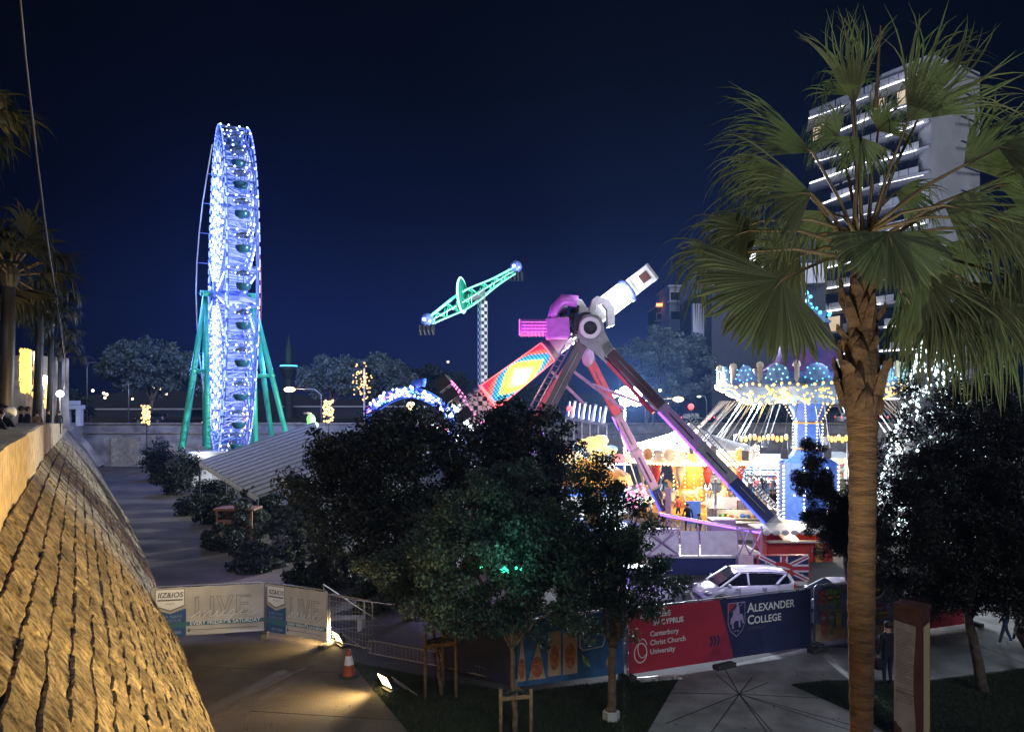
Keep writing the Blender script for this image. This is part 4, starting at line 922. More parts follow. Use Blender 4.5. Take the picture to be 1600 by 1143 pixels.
drum('led_screen', 1.75, 3.65, .74, LED['drum'], 20); MB().lathe([(.6, 3.66), (.82, 3.75), (.84, 3.98), (.6, 4.1)], 24, AC, m=AM).build('light_ring', mat('ring_blue', (.15, .2, .75), .3), pr, smooth=True)
cwb = drum('counterweight', 4.1, 5.9, .82, M['offwhite'], 4, rot=PI/4); c_ = AC+ad*5.2
fn = AM@V((-1, 0, 0)); MB().box(c_+fn*.60, (.02, .62, .62), m=AM@Matrix.Rotation(0, 3, 'Z')).build('counterweight_window', M['maroon'], cwb)
for k in (4.3, 5.8): drum('counterweight_rim', k-.06, k+.06, .87, M['grey'], 4, rot=PI/4)
# seat ring at the lower end
mb = MB()
for k in range(8): z = -7.55-k*.24; mb.lathe([(.80+.2*(k % 2), z), (.80+.2*(k % 2), z-.22)], 16, AC, m=AM)
mb.build('seat_hub', checker('hub_checker', (.8, .82, .9), (.02, .02, .03), 3.4), pr)
drum('hub_lights', -9.75, -9.5, 1.1, LED['white'], 16); drum('hub_lights', -7.56, -7.48, 1.0, LED['red'], 16)
mb = MB(); c9 = AC-ad*9.3
for k in range(10):
    a = 2*PI*k/10; q = c9+AM@V((2.6*math.cos(a), 2.6*math.sin(a), 0)); mb.box(q, (.7, .7, 1.0), m=AM); mb.bar(c9, q, .14)
mb.build('seats', M['dark'], pr, kind='stuff')
mb = MB()
for k in range(40): a = 2*PI*k/40; mb.ball(c9+AM@V((2.3*math.cos(a), 2.3*math.sin(a), .5)), .09, 4, 2)
mb.build('seat_lights', LED['pinkl'], pr, kind='stuff')
lamp('led_glow', 'POINT', AC-ad*5-V((0, 1.9, 0)), 420, (1, .5, .3), pr, .8); lamp('led_glow', 'POINT', AC+ad*2.8-V((0, 1.8, -.2)), 1200, (.8, .86, 1), pr, .8)
lamp('violet_spot', 'SPOT', mt_+V((-3.0, -3.5, -2.5)), 900, (.75, .12, .95), pr, .3, aim=mt_+V((1, 0, 0)), cone=50); lamp('violet_spot', 'SPOT', Q(940, 860, 39), 1400, (.55, .16, 1), pr, .3, aim=FP+V((1.5, 0, -5)), cone=70)
lamp('grey_spot', 'SPOT', Q(1000, 700, 40), 2200, (.8, .78, 1), pr, .3, aim=FP+V((.3, 0, .2)), cone=40)

# ---- bulb covered arch ride behind the trees
ar = thing('light_arch_ride', 'humped ride roof edged with blue and white bulbs rising behind the dark trees', 'fairground ride', (Q(640, 800, 62).x, 62, 0))
def archpt(t, k=0): a = PI*t; return Q(575+135*t, 640-38*math.sin(a)**.8+(8*t)+k, 62)
mb = MB()
for y in (-1.2, 1.2):
    for k in (0, 14): mb.tube([archpt(i/16, k)+V((0, y, 0)) for i in range(17)], .1, 6)
for i in range(17): mb.bar(archpt(i/16)+V((0, -1.2, 0)), archpt(i/16, 14)+V((0, -1.2, 0)), .06); mb.bar(archpt(i/16)+V((0, -1.2, 0)), archpt(i/16)+V((0, 1.2, 0)), .06)
for t in (0.02, .98): q = archpt(t); mb.bar((q.x, q.y, 0), q, .3)
mb.build('arch_truss', M['bluep'], ar)
for nm, col, k0, k1, nb_ in (('blue_bulbs', LED['blue'], 2, 14, 70), ('white_bulbs', LED['white'], -2, 14, 75), ('cyan_bulbs', LED['cyan'], 0, 14, 22), ('pink_bulbs', LED['pinkl'], 0, 12, 14)):
    mb = MB(); g = random.Random(nb_)
    for i in range(nb_):
        t = g.random()*(.3 if nm == 'pink_bulbs' else 1); q = archpt(t, g.uniform(k0, k1))+V((0, -1.35, 0)); mb.ball(q, g.uniform(.07, .13), 5, 3)
    mb.build(nm, col, ar, kind='stuff')
MB().tube([Q(560+75+50*k/10, 611+(4 if k in (0, 10) else 0)-14*math.sin(k/10*PI), 60.4) for k in range(2, 7)], .35, 8).build('blue_hump', LED['blue'] if False else M['bluep'], ar, smooth=True)
for nm, col, (x0, x1), (y0, y1), nb_ in (('pink_bulb_row', LED['pinkl'], (655, 700), (664, 676), 26), ('white_bulb_row', LED['wbulb'], (655, 725), (664, 692), 34), ('blue_bulb_row', LED['blue'], (700, 728), (660, 690), 12)):
    mb = MB(); g = random.Random(nb_)
    for i in range(nb_): x = g.uniform(x0, x1); t = (x-655)/70; mb.ball(Q(x, 664+26*t*t+g.uniform(-4, 6), 60), .11, 5, 3)
    mb.build(nm, col, ar, kind='stuff')
MB().tube([Q(650+80*k/8, 668+26*(k/8)**2, 60.3) for k in range(9)], .25, 6).build('car_rail', M['navy'], ar)
q = Q(642, 634, 59); MB().ball(q, .35, 8, 5).build('centre_lamp', LED['warm'], ar)
lamp('arch_glow', 'POINT', Q(640, 630, 56), 400, (.4, .4, 1), ar, 1)

# ---- carousel
cx = Q(1078, 800, 55); cp = V((cx.x, 55, 0)); RC = 4.5
ca = thing('carousel', 'golden horse carousel with a white tented roof and rounding boards edged in warm bulbs', 'carousel', cp)
MB().lathe([(0, 0), (RC, 0), (RC, .45), (0, .45)], 40, cp).build('platform', M['gold'], ca)
rb_ = 3.9
MB().lathe([(.0, 2.9+rb_-.15), (RC*.35, rb_+1.9), (RC+.25, rb_+.95), (RC+.3, rb_+.85)], 24, cp).build('tent_roof', M['offwhite'], ca)
MB().lathe([(0, rb_+.05), (RC+.2, rb_+.05)], 40, cp).build('ceiling', M['cream'], ca)
MB().lathe([(0, .45), (1.15, .45), (1.15, 1.3), (.9, 1.8), (1.2, 2.8), (1.5, 3.9), (0, 3.95)], 16, cp).build('centre_drum', M['gold'], ca)
sz = MB().lathe([(RC+.22, rb_), (RC+.28, rb_+.12), (RC+.2, rb_+.85)], 48, cp).build('rounding_board', M['cream'], ca, smooth=True)
mb = MB()
for k in range(18):
    a = 2*PI*k/18; c = cp+V(((RC+.27)*math.cos(a), (RC+.27)*math.sin(a), rb_+.62)); m_ = Matrix.Rotation(a, 3, 'Z')@Matrix.Rotation(PI/2, 3, 'Y')
    o = MB().lathe([(0, .06), (.42, .05), (.52, .0), (.50, -.03)], 14, c, m=m_).build('cartouche', M['gold'] if k % 2 else M['cream'], ca, smooth=True)
    b_ = MB()
    for j in range(12): t = 2*PI*j/12; b_.ball(c+m_@V((.5*math.cos(t), .5*math.sin(t), .07)), .08, 4, 2)
    b_.build('cartouche_bulbs', LED['wbulb'] if k % 3 else LED['warm'], o, kind='stuff')
mb = MB()
for k in range(110): a = 2*PI*k/110; mb.ball(cp+V(((RC+.32)*math.cos(a), (RC+.32)*math.sin(a), rb_)), .11, 5, 3)
mb.build('rim_bulbs', LED['warm'], ca, kind='stuff')
mb = MB()
for k in range(20):
    for r_ in (1.9, 2.8, 3.7): a = 2*PI*k/20; mb.ball(cp+V((r_*math.cos(a), r_*math.sin(a), rb_-.02)), .06, 4, 2)
for k in range(12):
    for z in range(9): a = 2*PI*k/12; mb.ball(cp+V((1.22*math.cos(a), 1.22*math.sin(a), .8+z*.3)), .05, 4, 2)
mb.build('ceiling_bulbs', LED['warm'], ca, kind='stuff')
for k in range(12):
    a = 2*PI*k/12+.1; MB().lathe([(0, 2.2), (.05, 2.2), (.34, 3.3), (.40, 3.85), (0, 3.9)], 8, cp+V((3.6*math.cos(a), 3.6*math.sin(a), 0))).build('hanging_horn', M['redp'] if k % 2 else M['cream'], ca, smooth=True)
def skin_mesh(pts, edges, rad, root=0, levels=1, name='body'):
    me = bpy.data.meshes.new(name); me.from_pydata([tuple(p) for p in pts], edges, [])
    o = bpy.data.objects.new('tmp', me); C.objects.link(o); o.modifiers.new('s', 'SKIN')
    for i, v in enumerate(me.skin_vertices[0].data): r = rad[i]; v.radius = r if hasattr(r, '__len__') else (r, r); v.use_root = i == root
    if levels: s = o.modifiers.new('b', 'SUBSURF'); s.levels = levels; s.render_levels = levels
    bpy.context.view_layer.update(); r = bpy.data.meshes.new_from_object(o.evaluated_get(bpy.context.evaluated_depsgraph_get())); bpy.data.objects.remove(o); r.name = name; return r
hp = [(0, 0, 0), (.35, 0, .02), (.5, 0, .3), (.68, 0, .45), (.85, 0, .36), (-.4, 0, .0), (-.6, 0, .1), (-.72, 0, -.25),
      (.38, .12, -.3), (.55, .12, -.5), (.45, .12, -.65), (.38, -.12, -.28), (.65, -.12, -.30), (.6, -.12, -.52), (-.42, .12, -.35), (-.6, .12, -.62), (-.42, -.12, -.32), (-.3, -.12, -.62)]
hm = skin_mesh(hp, [(0, 1), (1, 2), (2, 3), (3, 4), (0, 5), (5, 6), (6, 7), (1, 8), (8, 9), (9, 10), (1, 11), (11, 12), (12, 13), (5, 14), (14, 15), (5, 16), (16, 17)],
               [.2, .19, .13, .10, .05, .19, .05, .03, .06, .045, .04, .06, .045, .04, .07, .045, .07, .045], levels=1, name='carousel_horse')
for k in range(14):
    a = 2*PI*k/14; r_ = 3.6 if k % 2 else 2.6; c = V((r_*math.cos(a), r_*math.sin(a), 1.5+.25*math.sin(k*2.1)))
    o = bpy.data.objects.new('carousel_horse', hm); C.objects.link(o); o.parent = ca; o.location = c; o.rotation_euler = (0, 0, a+PI/2)
    if k == 0: hm.materials.append(M['cream'])
    pm_ = MB().tube([V((0, 0, -1.05)), V((0, 0, 2.3))], .03, 6).build('brass_pole', M['gold'], o); sd = MB().box((0, 0, .2), (.3, .3, .1)).build('saddle', M['redp'], o, bevel=.03)
lamp('carousel_lamp', 'POINT', cp+V((0, -2.6, 3.4)), 700, (1, .62, .28), ca, .5); lamp('carousel_lamp', 'POINT', cp+V((-2.4, -1.2, 3.4)), 300, (1, .62, .28), ca, .5); lamp('carousel_lamp', 'POINT', cp+V((2.8, -1.4, 3.4)), 300, (1, .62, .28), ca, .5)
lamp('carousel_front', 'POINT', cp+V((0, -6.2, 4.6)), 1500, (1, .72, .42), ca, .5)

# ---- chair swing ride
sx_ = Q(1262, 818, 50); S0 = V((sx_.x, 50, 0)); k_ = 50/F
sw = thing('chair_swing_ride', 'blue chair swing ride with a scalloped crown canopy covered in yellow bulbs', 'fairground ride', S0)
def zz(py): return CH-(py-HY)*k_
MB().lathe([(0, 0), (2.3, 0), (2.3, .35), (0, .35)], 8, S0, rot=.3).build('base_plate', M['offwhite'], sw)
MB().lathe([(1.85, .35), (1.85, zz(722)), (1.2, zz(712)), (.85, zz(700)), (.85, zz(660)), (.80, zz(655))], 8, S0, rot=.3).build('column', M['bluep'], sw)
MB().lathe([(.8, zz(660)), (1.1, zz(640)), (1.75, zz(617)), (1.8, zz(614))], 8, S0, rot=.3).build('funnel', M['bluep'], sw)
for z, r_ in ((zz(660), .92), (zz(700), .98), (zz(617), 1.85)): MB().lathe([(r_, z-.06), (r_+.05, z), (r_, z+.06)], 8, S0, rot=.3).build('gold_ring', M['gold'], sw)
for k in range(8):
    a = 2*PI*(k+.5)/8+.3; c = S0+V((1.80*math.cos(PI/8)*math.cos(a), 1.8*math.cos(PI/8)*math.sin(a), 0)); m_ = Matrix.Rotation(a, 3, 'Z')@Matrix.Rotation(PI/2, 3, 'Y')
    MB().lathe([(0, .05), (.45, .03), (.5, .0)], 12, c+V((0, 0, 2.0)), m=m_).build('painted_medallion', M['skyb'] if k % 2 else M['cream'], sw)
for nm, cols, rr_, seq in (('column_bulbs', LED['wbulb'], 1.92, [(z, 1.92) for z in np.arange(.5, zz(722), .26)]), ('upper_column_bulbs', LED['wbulb'], .9, [(z, .93) for z in np.arange(zz(698), zz(662), .22)]),
                           ('funnel_bulbs', LED['yellow'], 1, [(zz(658)+(zz(617)-zz(658))*t, .86+(1.85-.86)*t) for t in np.arange(0, 1.01, .11)])):
    mb = MB()
    for k in range(8):
        a = 2*PI*k/8+.3
        for z, r_ in seq: mb.ball(S0+V((r_*math.cos(a), r_*math.sin(a), z)), .085 if rr_ > 1 else .06, 5, 3)
    mb.build(nm, cols, sw, kind='stuff')
RS = 5.9
MB().lathe([(1.8, zz(616)), (3.9, zz(630)), (RS, zz(606)), (RS+.1, zz(602)), (RS, zz(594)), (4.6, zz(586)), (3.0, zz(582)), (0, zz(580))], 32, S0).build('canopy', mat('canopy_blue', (.10, .20, .42), .5, var=.5, scale=1.2), sw, smooth=False)
mb = MB(); g = random.Random(5)
for i in range(560):
    a = round(g.uniform(0, 2*PI)/(2*PI)*32)/32*2*PI+g.gauss(0, .045); u_ = g.random(); r_ = 3.9+(RS-3.9)*u_; mb.ball(S0+V((r_*math.cos(a), r_*math.sin(a), zz(630)+(zz(606)-zz(630))*u_-.05)), g.uniform(.06, .11), 5, 3)
for k in range(80): a = 2*PI*k/80; mb.ball(S0+V(((RS+.1)*math.cos(a), (RS+.1)*math.sin(a), zz(606)+.2*abs(math.sin(a*8)))), .10, 5, 3)
mb.build('canopy_bulbs', LED['yellow'], sw, kind='stuff')
for k in range(16):
    a = 2*PI*k/16+.1; m_ = Matrix.Rotation(a, 3, 'Z')@Matrix.Rotation(PI/2, 3, 'Y'); c = S0+V(((RS-.1)*math.cos(a), (RS-.1)*math.sin(a), zz(590)))
    o = MB().lathe([(0, .14), (.35, .12), (.62, .06), (.72, -.05)], 14, c, m=m_).build('crown_shell', M['skyb'], sw, smooth=True)
    b_ = MB(); g = random.Random(k)
    for j in range(14): t = 2*PI*j/14; rr = .68 if j % 2 else .4; b_.ball(c+m_@V((rr*math.cos(t), rr*math.sin(t), .12)), .06, 4, 2)
    b_.build('shell_bulbs', LED['cyan'] if k % 2 else LED['tealw'], o, kind='stuff')
    q = S0+V(((RS-.1)*math.cos(a+.2), (RS-.1)*math.sin(a+.2), zz(600))); MB().lathe([(.16, 0), (.16, .9), (.26, 1.0), (.2, 1.25), (0, 1.35)], 8, q).build('crown_post', M['cream'], sw, smooth=True)
bell = [(3.2, zz(582)), (2.4, zz(566)), (1.85, zz(545)), (1.5, zz(522)), (1.32, zz(506))]
bm_ = mat('tent_purple', (.16, .07, .18), .7, var=.6, scale=.6, col2=(.03, .05, .22)); MB().lathe(bell, 20, S0).build('bell_roof', bm_, sw, smooth=True)
MB().lathe([(1.35, zz(506)), (1.5, zz(503)), (1.1, zz(497)), (1.25, zz(488)), (.5, zz(486)), (.35, zz(478)), (.12, zz(470)), (.05, zz(455)), (0, zz(452))], 16, S0).build('finial', M['skyb'], sw, smooth=True)
mb = MB()
for k in range(9): a = 2*PI*k/9; mb.ball(S0+V((1.45*math.cos(a), 1.45*math.sin(a), zz(492))), .13, 5, 3); mb.ball(S0+V((.6*math.cos(a), .6*math.sin(a), zz(482))), .09, 5, 3)
for k, py in enumerate((476, 470, 464, 458)): mb.ball(S0+V((.12*(-1)**k, -.2, zz(py))), .13, 5, 3)
mb.build('finial_bulbs', LED['cyan'], sw, kind='stuff')
g = random.Random(3)
for k in range(24):
    a = 2*PI*k/24; h = S0+V(((RS-.5)*math.cos(a), (RS-.5)*math.sin(a), zz(626))); o_ = V((math.cos(a), math.sin(a), 0)); e = h+o_*3.1+V((0, 0, -3.4+g.uniform(-.2, .2))); sd = V((-math.sin(a), math.cos(a), 0))
    mb = MB(); mb.box(e+V((0, 0, 0)), (.42, .42, .06), rz=a); mb.box(e+o_*.2+V((0, 0, .28)), (.06, .42, .55), rz=a); ch = mb.build('swing_chair', M['grey'], sw)
    mb = MB()
    for s in (-1, 1):
        mb.bar(h+sd*s*.25, e+sd*s*.21+o_*.1+V((0, 0, .3)), .028); mb.bar(h+sd*s*.25+o_*.3, e+sd*s*.21-o_*.2+V((0, 0, .2)), .028)
    mb.build('chain', M['galv'], ch)
lamp('swing_lamp', 'POINT', S0+V((-2.8, -3.2, zz(640))), 260, (1, .68, .25), sw, .5); lamp('swing_lamp', 'POINT', S0+V((-2.5, -4.6, 3.4)), 1900, (1, .88, .68), sw, .5); lamp('swing_lamp', 'POINT', S0+V((-1, -5.5, zz(560))), 160, (.6, .5, 1), sw, .5)
# ================================================================== VEGETATION
LM = dict(dark=leafmat('leaf_dark', (.013, .018, .013)), mid=leafmat('leaf_mid', (.030, .052, .046)), fir=leafmat('needle', (.010, .012, .010), trans=.1), umb=leafmat('leaf_greygreen', (.20, .26, .24), trans=.3), far=leafmat('leaf_far', (.06, .08, .07)), bush=leafmat('leaf_bush', (.05, .058, .04)))  # mid leaf carries the soft teal light in its own colour
# foreground broadleaf trees
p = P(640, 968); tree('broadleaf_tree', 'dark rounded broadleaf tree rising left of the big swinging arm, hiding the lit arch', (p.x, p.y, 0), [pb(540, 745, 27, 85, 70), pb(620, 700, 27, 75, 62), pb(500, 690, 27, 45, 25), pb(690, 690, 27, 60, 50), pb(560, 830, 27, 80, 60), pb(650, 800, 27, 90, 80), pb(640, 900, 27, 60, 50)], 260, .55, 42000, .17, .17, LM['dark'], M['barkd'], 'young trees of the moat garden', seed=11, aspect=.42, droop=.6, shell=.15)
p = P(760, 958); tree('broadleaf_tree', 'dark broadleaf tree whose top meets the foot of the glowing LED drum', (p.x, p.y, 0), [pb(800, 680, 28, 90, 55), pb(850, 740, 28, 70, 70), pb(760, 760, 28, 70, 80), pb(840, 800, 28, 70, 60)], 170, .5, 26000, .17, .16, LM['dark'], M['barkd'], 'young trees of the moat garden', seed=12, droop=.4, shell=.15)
p = P(806, 1150); tree('broadleaf_tree', 'leafy tree lit faintly teal, tied between wooden stakes on the near lawn', (p.x, p.y, 0), [pb(750, 860, 17.8, 120, 105), pb(720, 950, 17.8, 85, 55), pb(830, 880, 17.8, 90, 110), pb(790, 770, 17.8, 70, 70), pb(640, 880, 17.8, 50, 40), pb(830, 975, 17.8, 75, 32), pb(885, 880, 17.8, 60, 90)], 330, .30, 52000, .095, .075, LM['mid'], M['bark'], 'young trees of the moat garden', seed=13, top=Q(800, 1010, 17.8), droop=.4, shell=.1)
p = P(955, 1124); tree('broadleaf_tree', 'leafy tree with a bare slim trunk in front of the blue and crimson banners', (p.x, p.y, 0), [pb(960, 850, 18.8, 85, 95), pb(990, 930, 18.8, 95, 45), pb(930, 760, 18.8, 45, 50), pb(900, 940, 18.8, 60, 45), pb(1040, 890, 18.8, 40, 30), pb(935, 985, 18.8, 60, 24)], 260, .26, 30000, .085, .125, LM['mid'], M['bark'], 'young trees of the moat garden', seed=14, top=Q(957, 1010, 18.8), droop=.3, shell=.1)
p = P(690, 1086); tree('broadleaf_tree', 'small staked tree left of the teal lit tree, crown merging with its neighbour', (p.x, p.y, 0), [pb(650, 900, 20.5, 70, 55), pb(700, 940, 20.5, 60, 45), pb(600, 880, 20.5, 40, 30)], 120, .28, 15000, .09, .06, LM['mid'], M['bark'], 'young trees of the moat garden', seed=15, shell=.1)
# stakes
def stakes(px, py, D, h, label, half):
    c = V((Q(px, 632, D).x, D, 0)); t = thing('tree_stakes', label, 'tree stakes', c, group='tree stakes')
    pts = [c+V((x, y, 0)) for x, y in ((-half, -half*.6), (half, -half*.6), (0, half))]
    for q in pts: MB().tube([q, q+V((0, 0, h))], .045, 7).build('stake', M['wood'], t, smooth=True)
    for i, j in ((0, 1), (1, 2), (2, 0)): MB().bar(pts[i]+V((0, 0, h*.8)), pts[j]+V((0, 0, h*.86)), .035, .09).build('cross_slat', M['wood'], t)
    MB().tube([pts[0]+V((0, 0, h*.9)), c+V((0, -.1, h*.92)), pts[1]+V((0, 0, h*.9))], .03, 5).build('tie', M['black'], t)
stakes(806, 1145, 17.8, 1.25, 'three short wooden stakes round the trunk of the teal lit tree', .36); stakes(690, 1086, 20.4, 1.75, 'three grey wooden stakes round the small tree by the navy net', .42)
p = V((Q(955, 0, 18.8).x, 18.8, 0)); tag(MB().lathe([(.22, 0), (.22, .22), (.17, .24), (.17, .1)], 6, p).build('tree_collar', M['concrete']), 'low hexagonal collar round the foot of the slim trunk', 'tree collar')
# green glow among the leaves
q = Q(786, 889, 16.9); gl = thing('green_spot_lamp', 'small green spotlight glowing inside the foliage of the staked tree', 'lamp', q)
MB().ball(q, .075, 10, 6).build('lens', LED['green'], gl); MB().ball(q+V((.10, .12, -.06)), .05, 8, 5).build('lens', LED['green'], gl); MB().box(q+V((0, .22, 0)), (.2, .2, .2)).build('housing', M['dark'], gl, bevel=.02)
for dx, dz in ((.30, .01), (.42, -.02), (-.5, .02)): MB().ball(q+V((dx, .1, dz)), .032, 6, 4).build('lens', LED['green'], gl)
lamp('green_lamp', 'POINT', q+V((0, -1.3, .6)), 50, (.25, 1, .75), gl, .3); lamp('green_lamp', 'POINT', q+V((-.4, -1.6, -.3)), 12, (.5, 1, .7), gl, .3)
# right conifers
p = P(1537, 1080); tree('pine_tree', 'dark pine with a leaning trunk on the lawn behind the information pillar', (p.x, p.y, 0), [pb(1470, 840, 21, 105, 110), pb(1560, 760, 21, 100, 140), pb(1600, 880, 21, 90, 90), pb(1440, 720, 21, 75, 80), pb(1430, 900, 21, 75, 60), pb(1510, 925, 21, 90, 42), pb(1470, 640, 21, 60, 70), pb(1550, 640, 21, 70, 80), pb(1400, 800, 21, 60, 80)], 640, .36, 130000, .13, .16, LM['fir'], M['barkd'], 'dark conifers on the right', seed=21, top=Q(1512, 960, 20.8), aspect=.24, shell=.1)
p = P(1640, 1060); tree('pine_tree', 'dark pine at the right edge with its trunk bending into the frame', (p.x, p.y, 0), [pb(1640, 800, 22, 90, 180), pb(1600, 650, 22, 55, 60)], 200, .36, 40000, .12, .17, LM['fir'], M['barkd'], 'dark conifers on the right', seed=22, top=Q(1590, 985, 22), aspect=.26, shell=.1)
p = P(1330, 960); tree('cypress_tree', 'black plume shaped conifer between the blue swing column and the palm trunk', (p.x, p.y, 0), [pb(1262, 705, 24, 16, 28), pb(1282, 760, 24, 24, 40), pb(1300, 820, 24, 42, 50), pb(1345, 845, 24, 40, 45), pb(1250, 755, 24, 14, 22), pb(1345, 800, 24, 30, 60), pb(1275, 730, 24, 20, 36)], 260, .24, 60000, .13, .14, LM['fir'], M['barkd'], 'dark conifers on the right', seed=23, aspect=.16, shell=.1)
# shrubs along the path
for i, (px, py, D, rx, ry, n_, lb, m_) in enumerate(((245, 712, 78, 24, 24, 2600, 'loose dark shrub beside the far end of the moat path', 'dark'), (292, 722, 72, 26, 24, 2600, 'bushy dark shrub in front of the ferris wheel legs', 'dark'), (335, 765, 58, 34, 22, 3600, 'low dark shrub at the corner of the striped roof', 'dark'),
        (300, 790, 54, 26, 24, 2400, 'low dark shrub hugging the middle of the path edge', 'dark'), (385, 825, 44, 34, 38, 6500, 'grey green shrub next to the terracotta planter', 'bush'), (440, 850, 38, 60, 62, 14000, 'big pale shrub with purple glints left of the dark tree', 'bush'), (520, 880, 33, 60, 42, 9000, 'sprawling shrub above the live music banners', 'bush'), (590, 930, 29, 55, 30, 6000, 'low shrub behind the tipped fence frame', 'bush'),
        (270, 745, 66, 26, 20, 4200, 'dark shrub spilling over the path edge below the far shrubs', 'dark'), (340, 800, 50, 40, 26, 6000, 'dense dark shrub left of the terracotta stall', 'dark'), (350, 855, 41, 40, 34, 7000, 'dark shrub in front of the terracotta stall', 'dark'), (420, 790, 48, 50, 34, 8000, 'dark shrub under the low edge of the striped roof', 'dark'), (400, 880, 36, 45, 30, 7000, 'dark shrub at the path edge just beyond the live music banner', 'dark'), (470, 800, 40, 45, 70, 12000, 'tall grey green shrub between the roof and the dark tree', 'bush'), (480, 905, 33, 50, 25, 7000, 'dark shrub right behind the joint of the two music banners', 'dark'))):
    q = Q(px, py, D); g0_ = (q.x, D, 0); b = pb(px, py, D, rx, ry)
    tree('garden_shrub', lb, g0_, [b, (b[0], b[1], b[2]*.55, b[3]*.8, b[4], b[5]*.8)], 60, .42*D/50, n_, .12+D/420, .05, LM[m_], M['barkd'], 'shrubs of the planting bed', seed=31+i, limbs=5, shell=.1)
# far umbrella shaped trees on the street
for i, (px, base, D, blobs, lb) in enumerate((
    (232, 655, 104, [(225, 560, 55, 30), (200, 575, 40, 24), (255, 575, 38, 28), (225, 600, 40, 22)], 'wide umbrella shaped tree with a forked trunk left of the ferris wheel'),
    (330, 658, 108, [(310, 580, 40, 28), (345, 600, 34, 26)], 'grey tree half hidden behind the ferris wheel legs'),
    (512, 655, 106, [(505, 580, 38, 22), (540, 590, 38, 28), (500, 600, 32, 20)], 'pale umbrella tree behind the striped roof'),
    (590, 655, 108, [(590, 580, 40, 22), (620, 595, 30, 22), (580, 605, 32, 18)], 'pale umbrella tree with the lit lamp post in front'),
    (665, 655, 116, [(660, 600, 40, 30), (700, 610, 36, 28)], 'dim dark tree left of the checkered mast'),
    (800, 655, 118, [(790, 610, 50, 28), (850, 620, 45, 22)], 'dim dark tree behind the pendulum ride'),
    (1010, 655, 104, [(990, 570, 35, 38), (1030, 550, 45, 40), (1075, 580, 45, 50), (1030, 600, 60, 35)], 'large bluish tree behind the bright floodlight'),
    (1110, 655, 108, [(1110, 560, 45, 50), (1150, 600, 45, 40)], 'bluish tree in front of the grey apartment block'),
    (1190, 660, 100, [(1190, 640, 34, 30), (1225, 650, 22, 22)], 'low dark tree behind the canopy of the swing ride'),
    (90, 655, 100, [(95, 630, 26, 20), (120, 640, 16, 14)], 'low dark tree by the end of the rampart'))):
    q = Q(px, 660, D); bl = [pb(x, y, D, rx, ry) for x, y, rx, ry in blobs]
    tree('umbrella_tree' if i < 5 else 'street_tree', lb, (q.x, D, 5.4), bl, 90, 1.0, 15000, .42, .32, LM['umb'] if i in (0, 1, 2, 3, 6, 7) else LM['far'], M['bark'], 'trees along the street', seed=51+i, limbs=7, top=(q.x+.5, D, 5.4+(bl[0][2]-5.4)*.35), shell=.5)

# ---- palms
def fan_leaf(mb, base, d, nrm, L, spread, nseg=46, seed=0, droopy=1.0, width=1.0, joined=0):
    """pleated fan blade: segments joined in the lower half, free drooping tips beyond"""
    g = random.Random(seed); d = d.normalized(); nrm = (nrm-d*nrm.dot(d)).normalized(); s = d.cross(nrm)
    for k in range(nseg):
        t = (k+.5)/nseg*2-1; a = t*spread/2; Lk = L*(.72+.28*math.cos(a*.55))*(g.uniform(.86, 1.08) if not joined else g.uniform(.97, 1.03)); half = spread/nseg/2*1.04
        cupz = .14*abs(t)**1.5
        dr = (d*math.cos(a)+s*math.sin(a)-nrm*cupz*0).normalized(); st = dr.cross(nrm).normalized(); n = 9; L0 = len(mb.v); down = V((0, 0, -1)); droop = droopy*g.choice((.5, .9, 1.4, 2.2, 3.0)); split = g.uniform(.45, .62) if not joined else joined*g.uniform(.95, 1.05); side = g.uniform(-.22, .22)
        pos = V(base); cur = dr.copy(); step = Lk/(n-1)
        for i in range(n):
            r = i/(n-1); wdt = (half*r*Lk*width if r < split else half*split*Lk*width*(1-(r-split)/(1-split))**.8)+.0015
            if i: 
                if r > split*.75: cur = (cur+down*(r-split*.72)*.95*droop+st*side*(r > split)).normalized()
                else: cur = (cur+down*.018*droopy).normalized()
                pos = pos+cur*step
            ridge = nrm*wdt*.55
            mb.v += [tuple(pos-st*wdt), tuple(pos+ridge), tuple(pos+st*wdt)]
        for i in range(n-1):
            a0 = L0+i*3; mb.f += [(a0, a0+3, a0+4, a0+1), (a0+1, a0+4, a0+5, a0+2)]
frondm = leafmat('palm_leaf', (.115, .135, .070), trans=.3); frondd = leafmat('palm_leaf_far', (.018, .022, .014), trans=.3); frondm.node_tree.nodes['Principled BSDF'].inputs['Roughness'].default_value = .38  # darker leaf copy for the promenade palms, dim light put into its colour
petm = mat('petiole', (.13, .095, .045), .5, var=.3, scale=4); trunkp = mat('palm_trunk', (.135, .078, .036), .95, var=.5, scale=2.2, bump=1, bscale=5, stretch=(1.6, 1.6, 9), detail=12, col2=(.075, .042, .02)); bootm = mat('leaf_base', (.115, .068, .036), .9, var=.45, scale=6, bump=.9, bscale=20)
PD = 11.0
pal = thing('fan_palm', 'large fan palm in the right foreground with a ringed trunk lit warm brown', 'palm tree', (Q(1345, 900, PD).x, PD, 0))
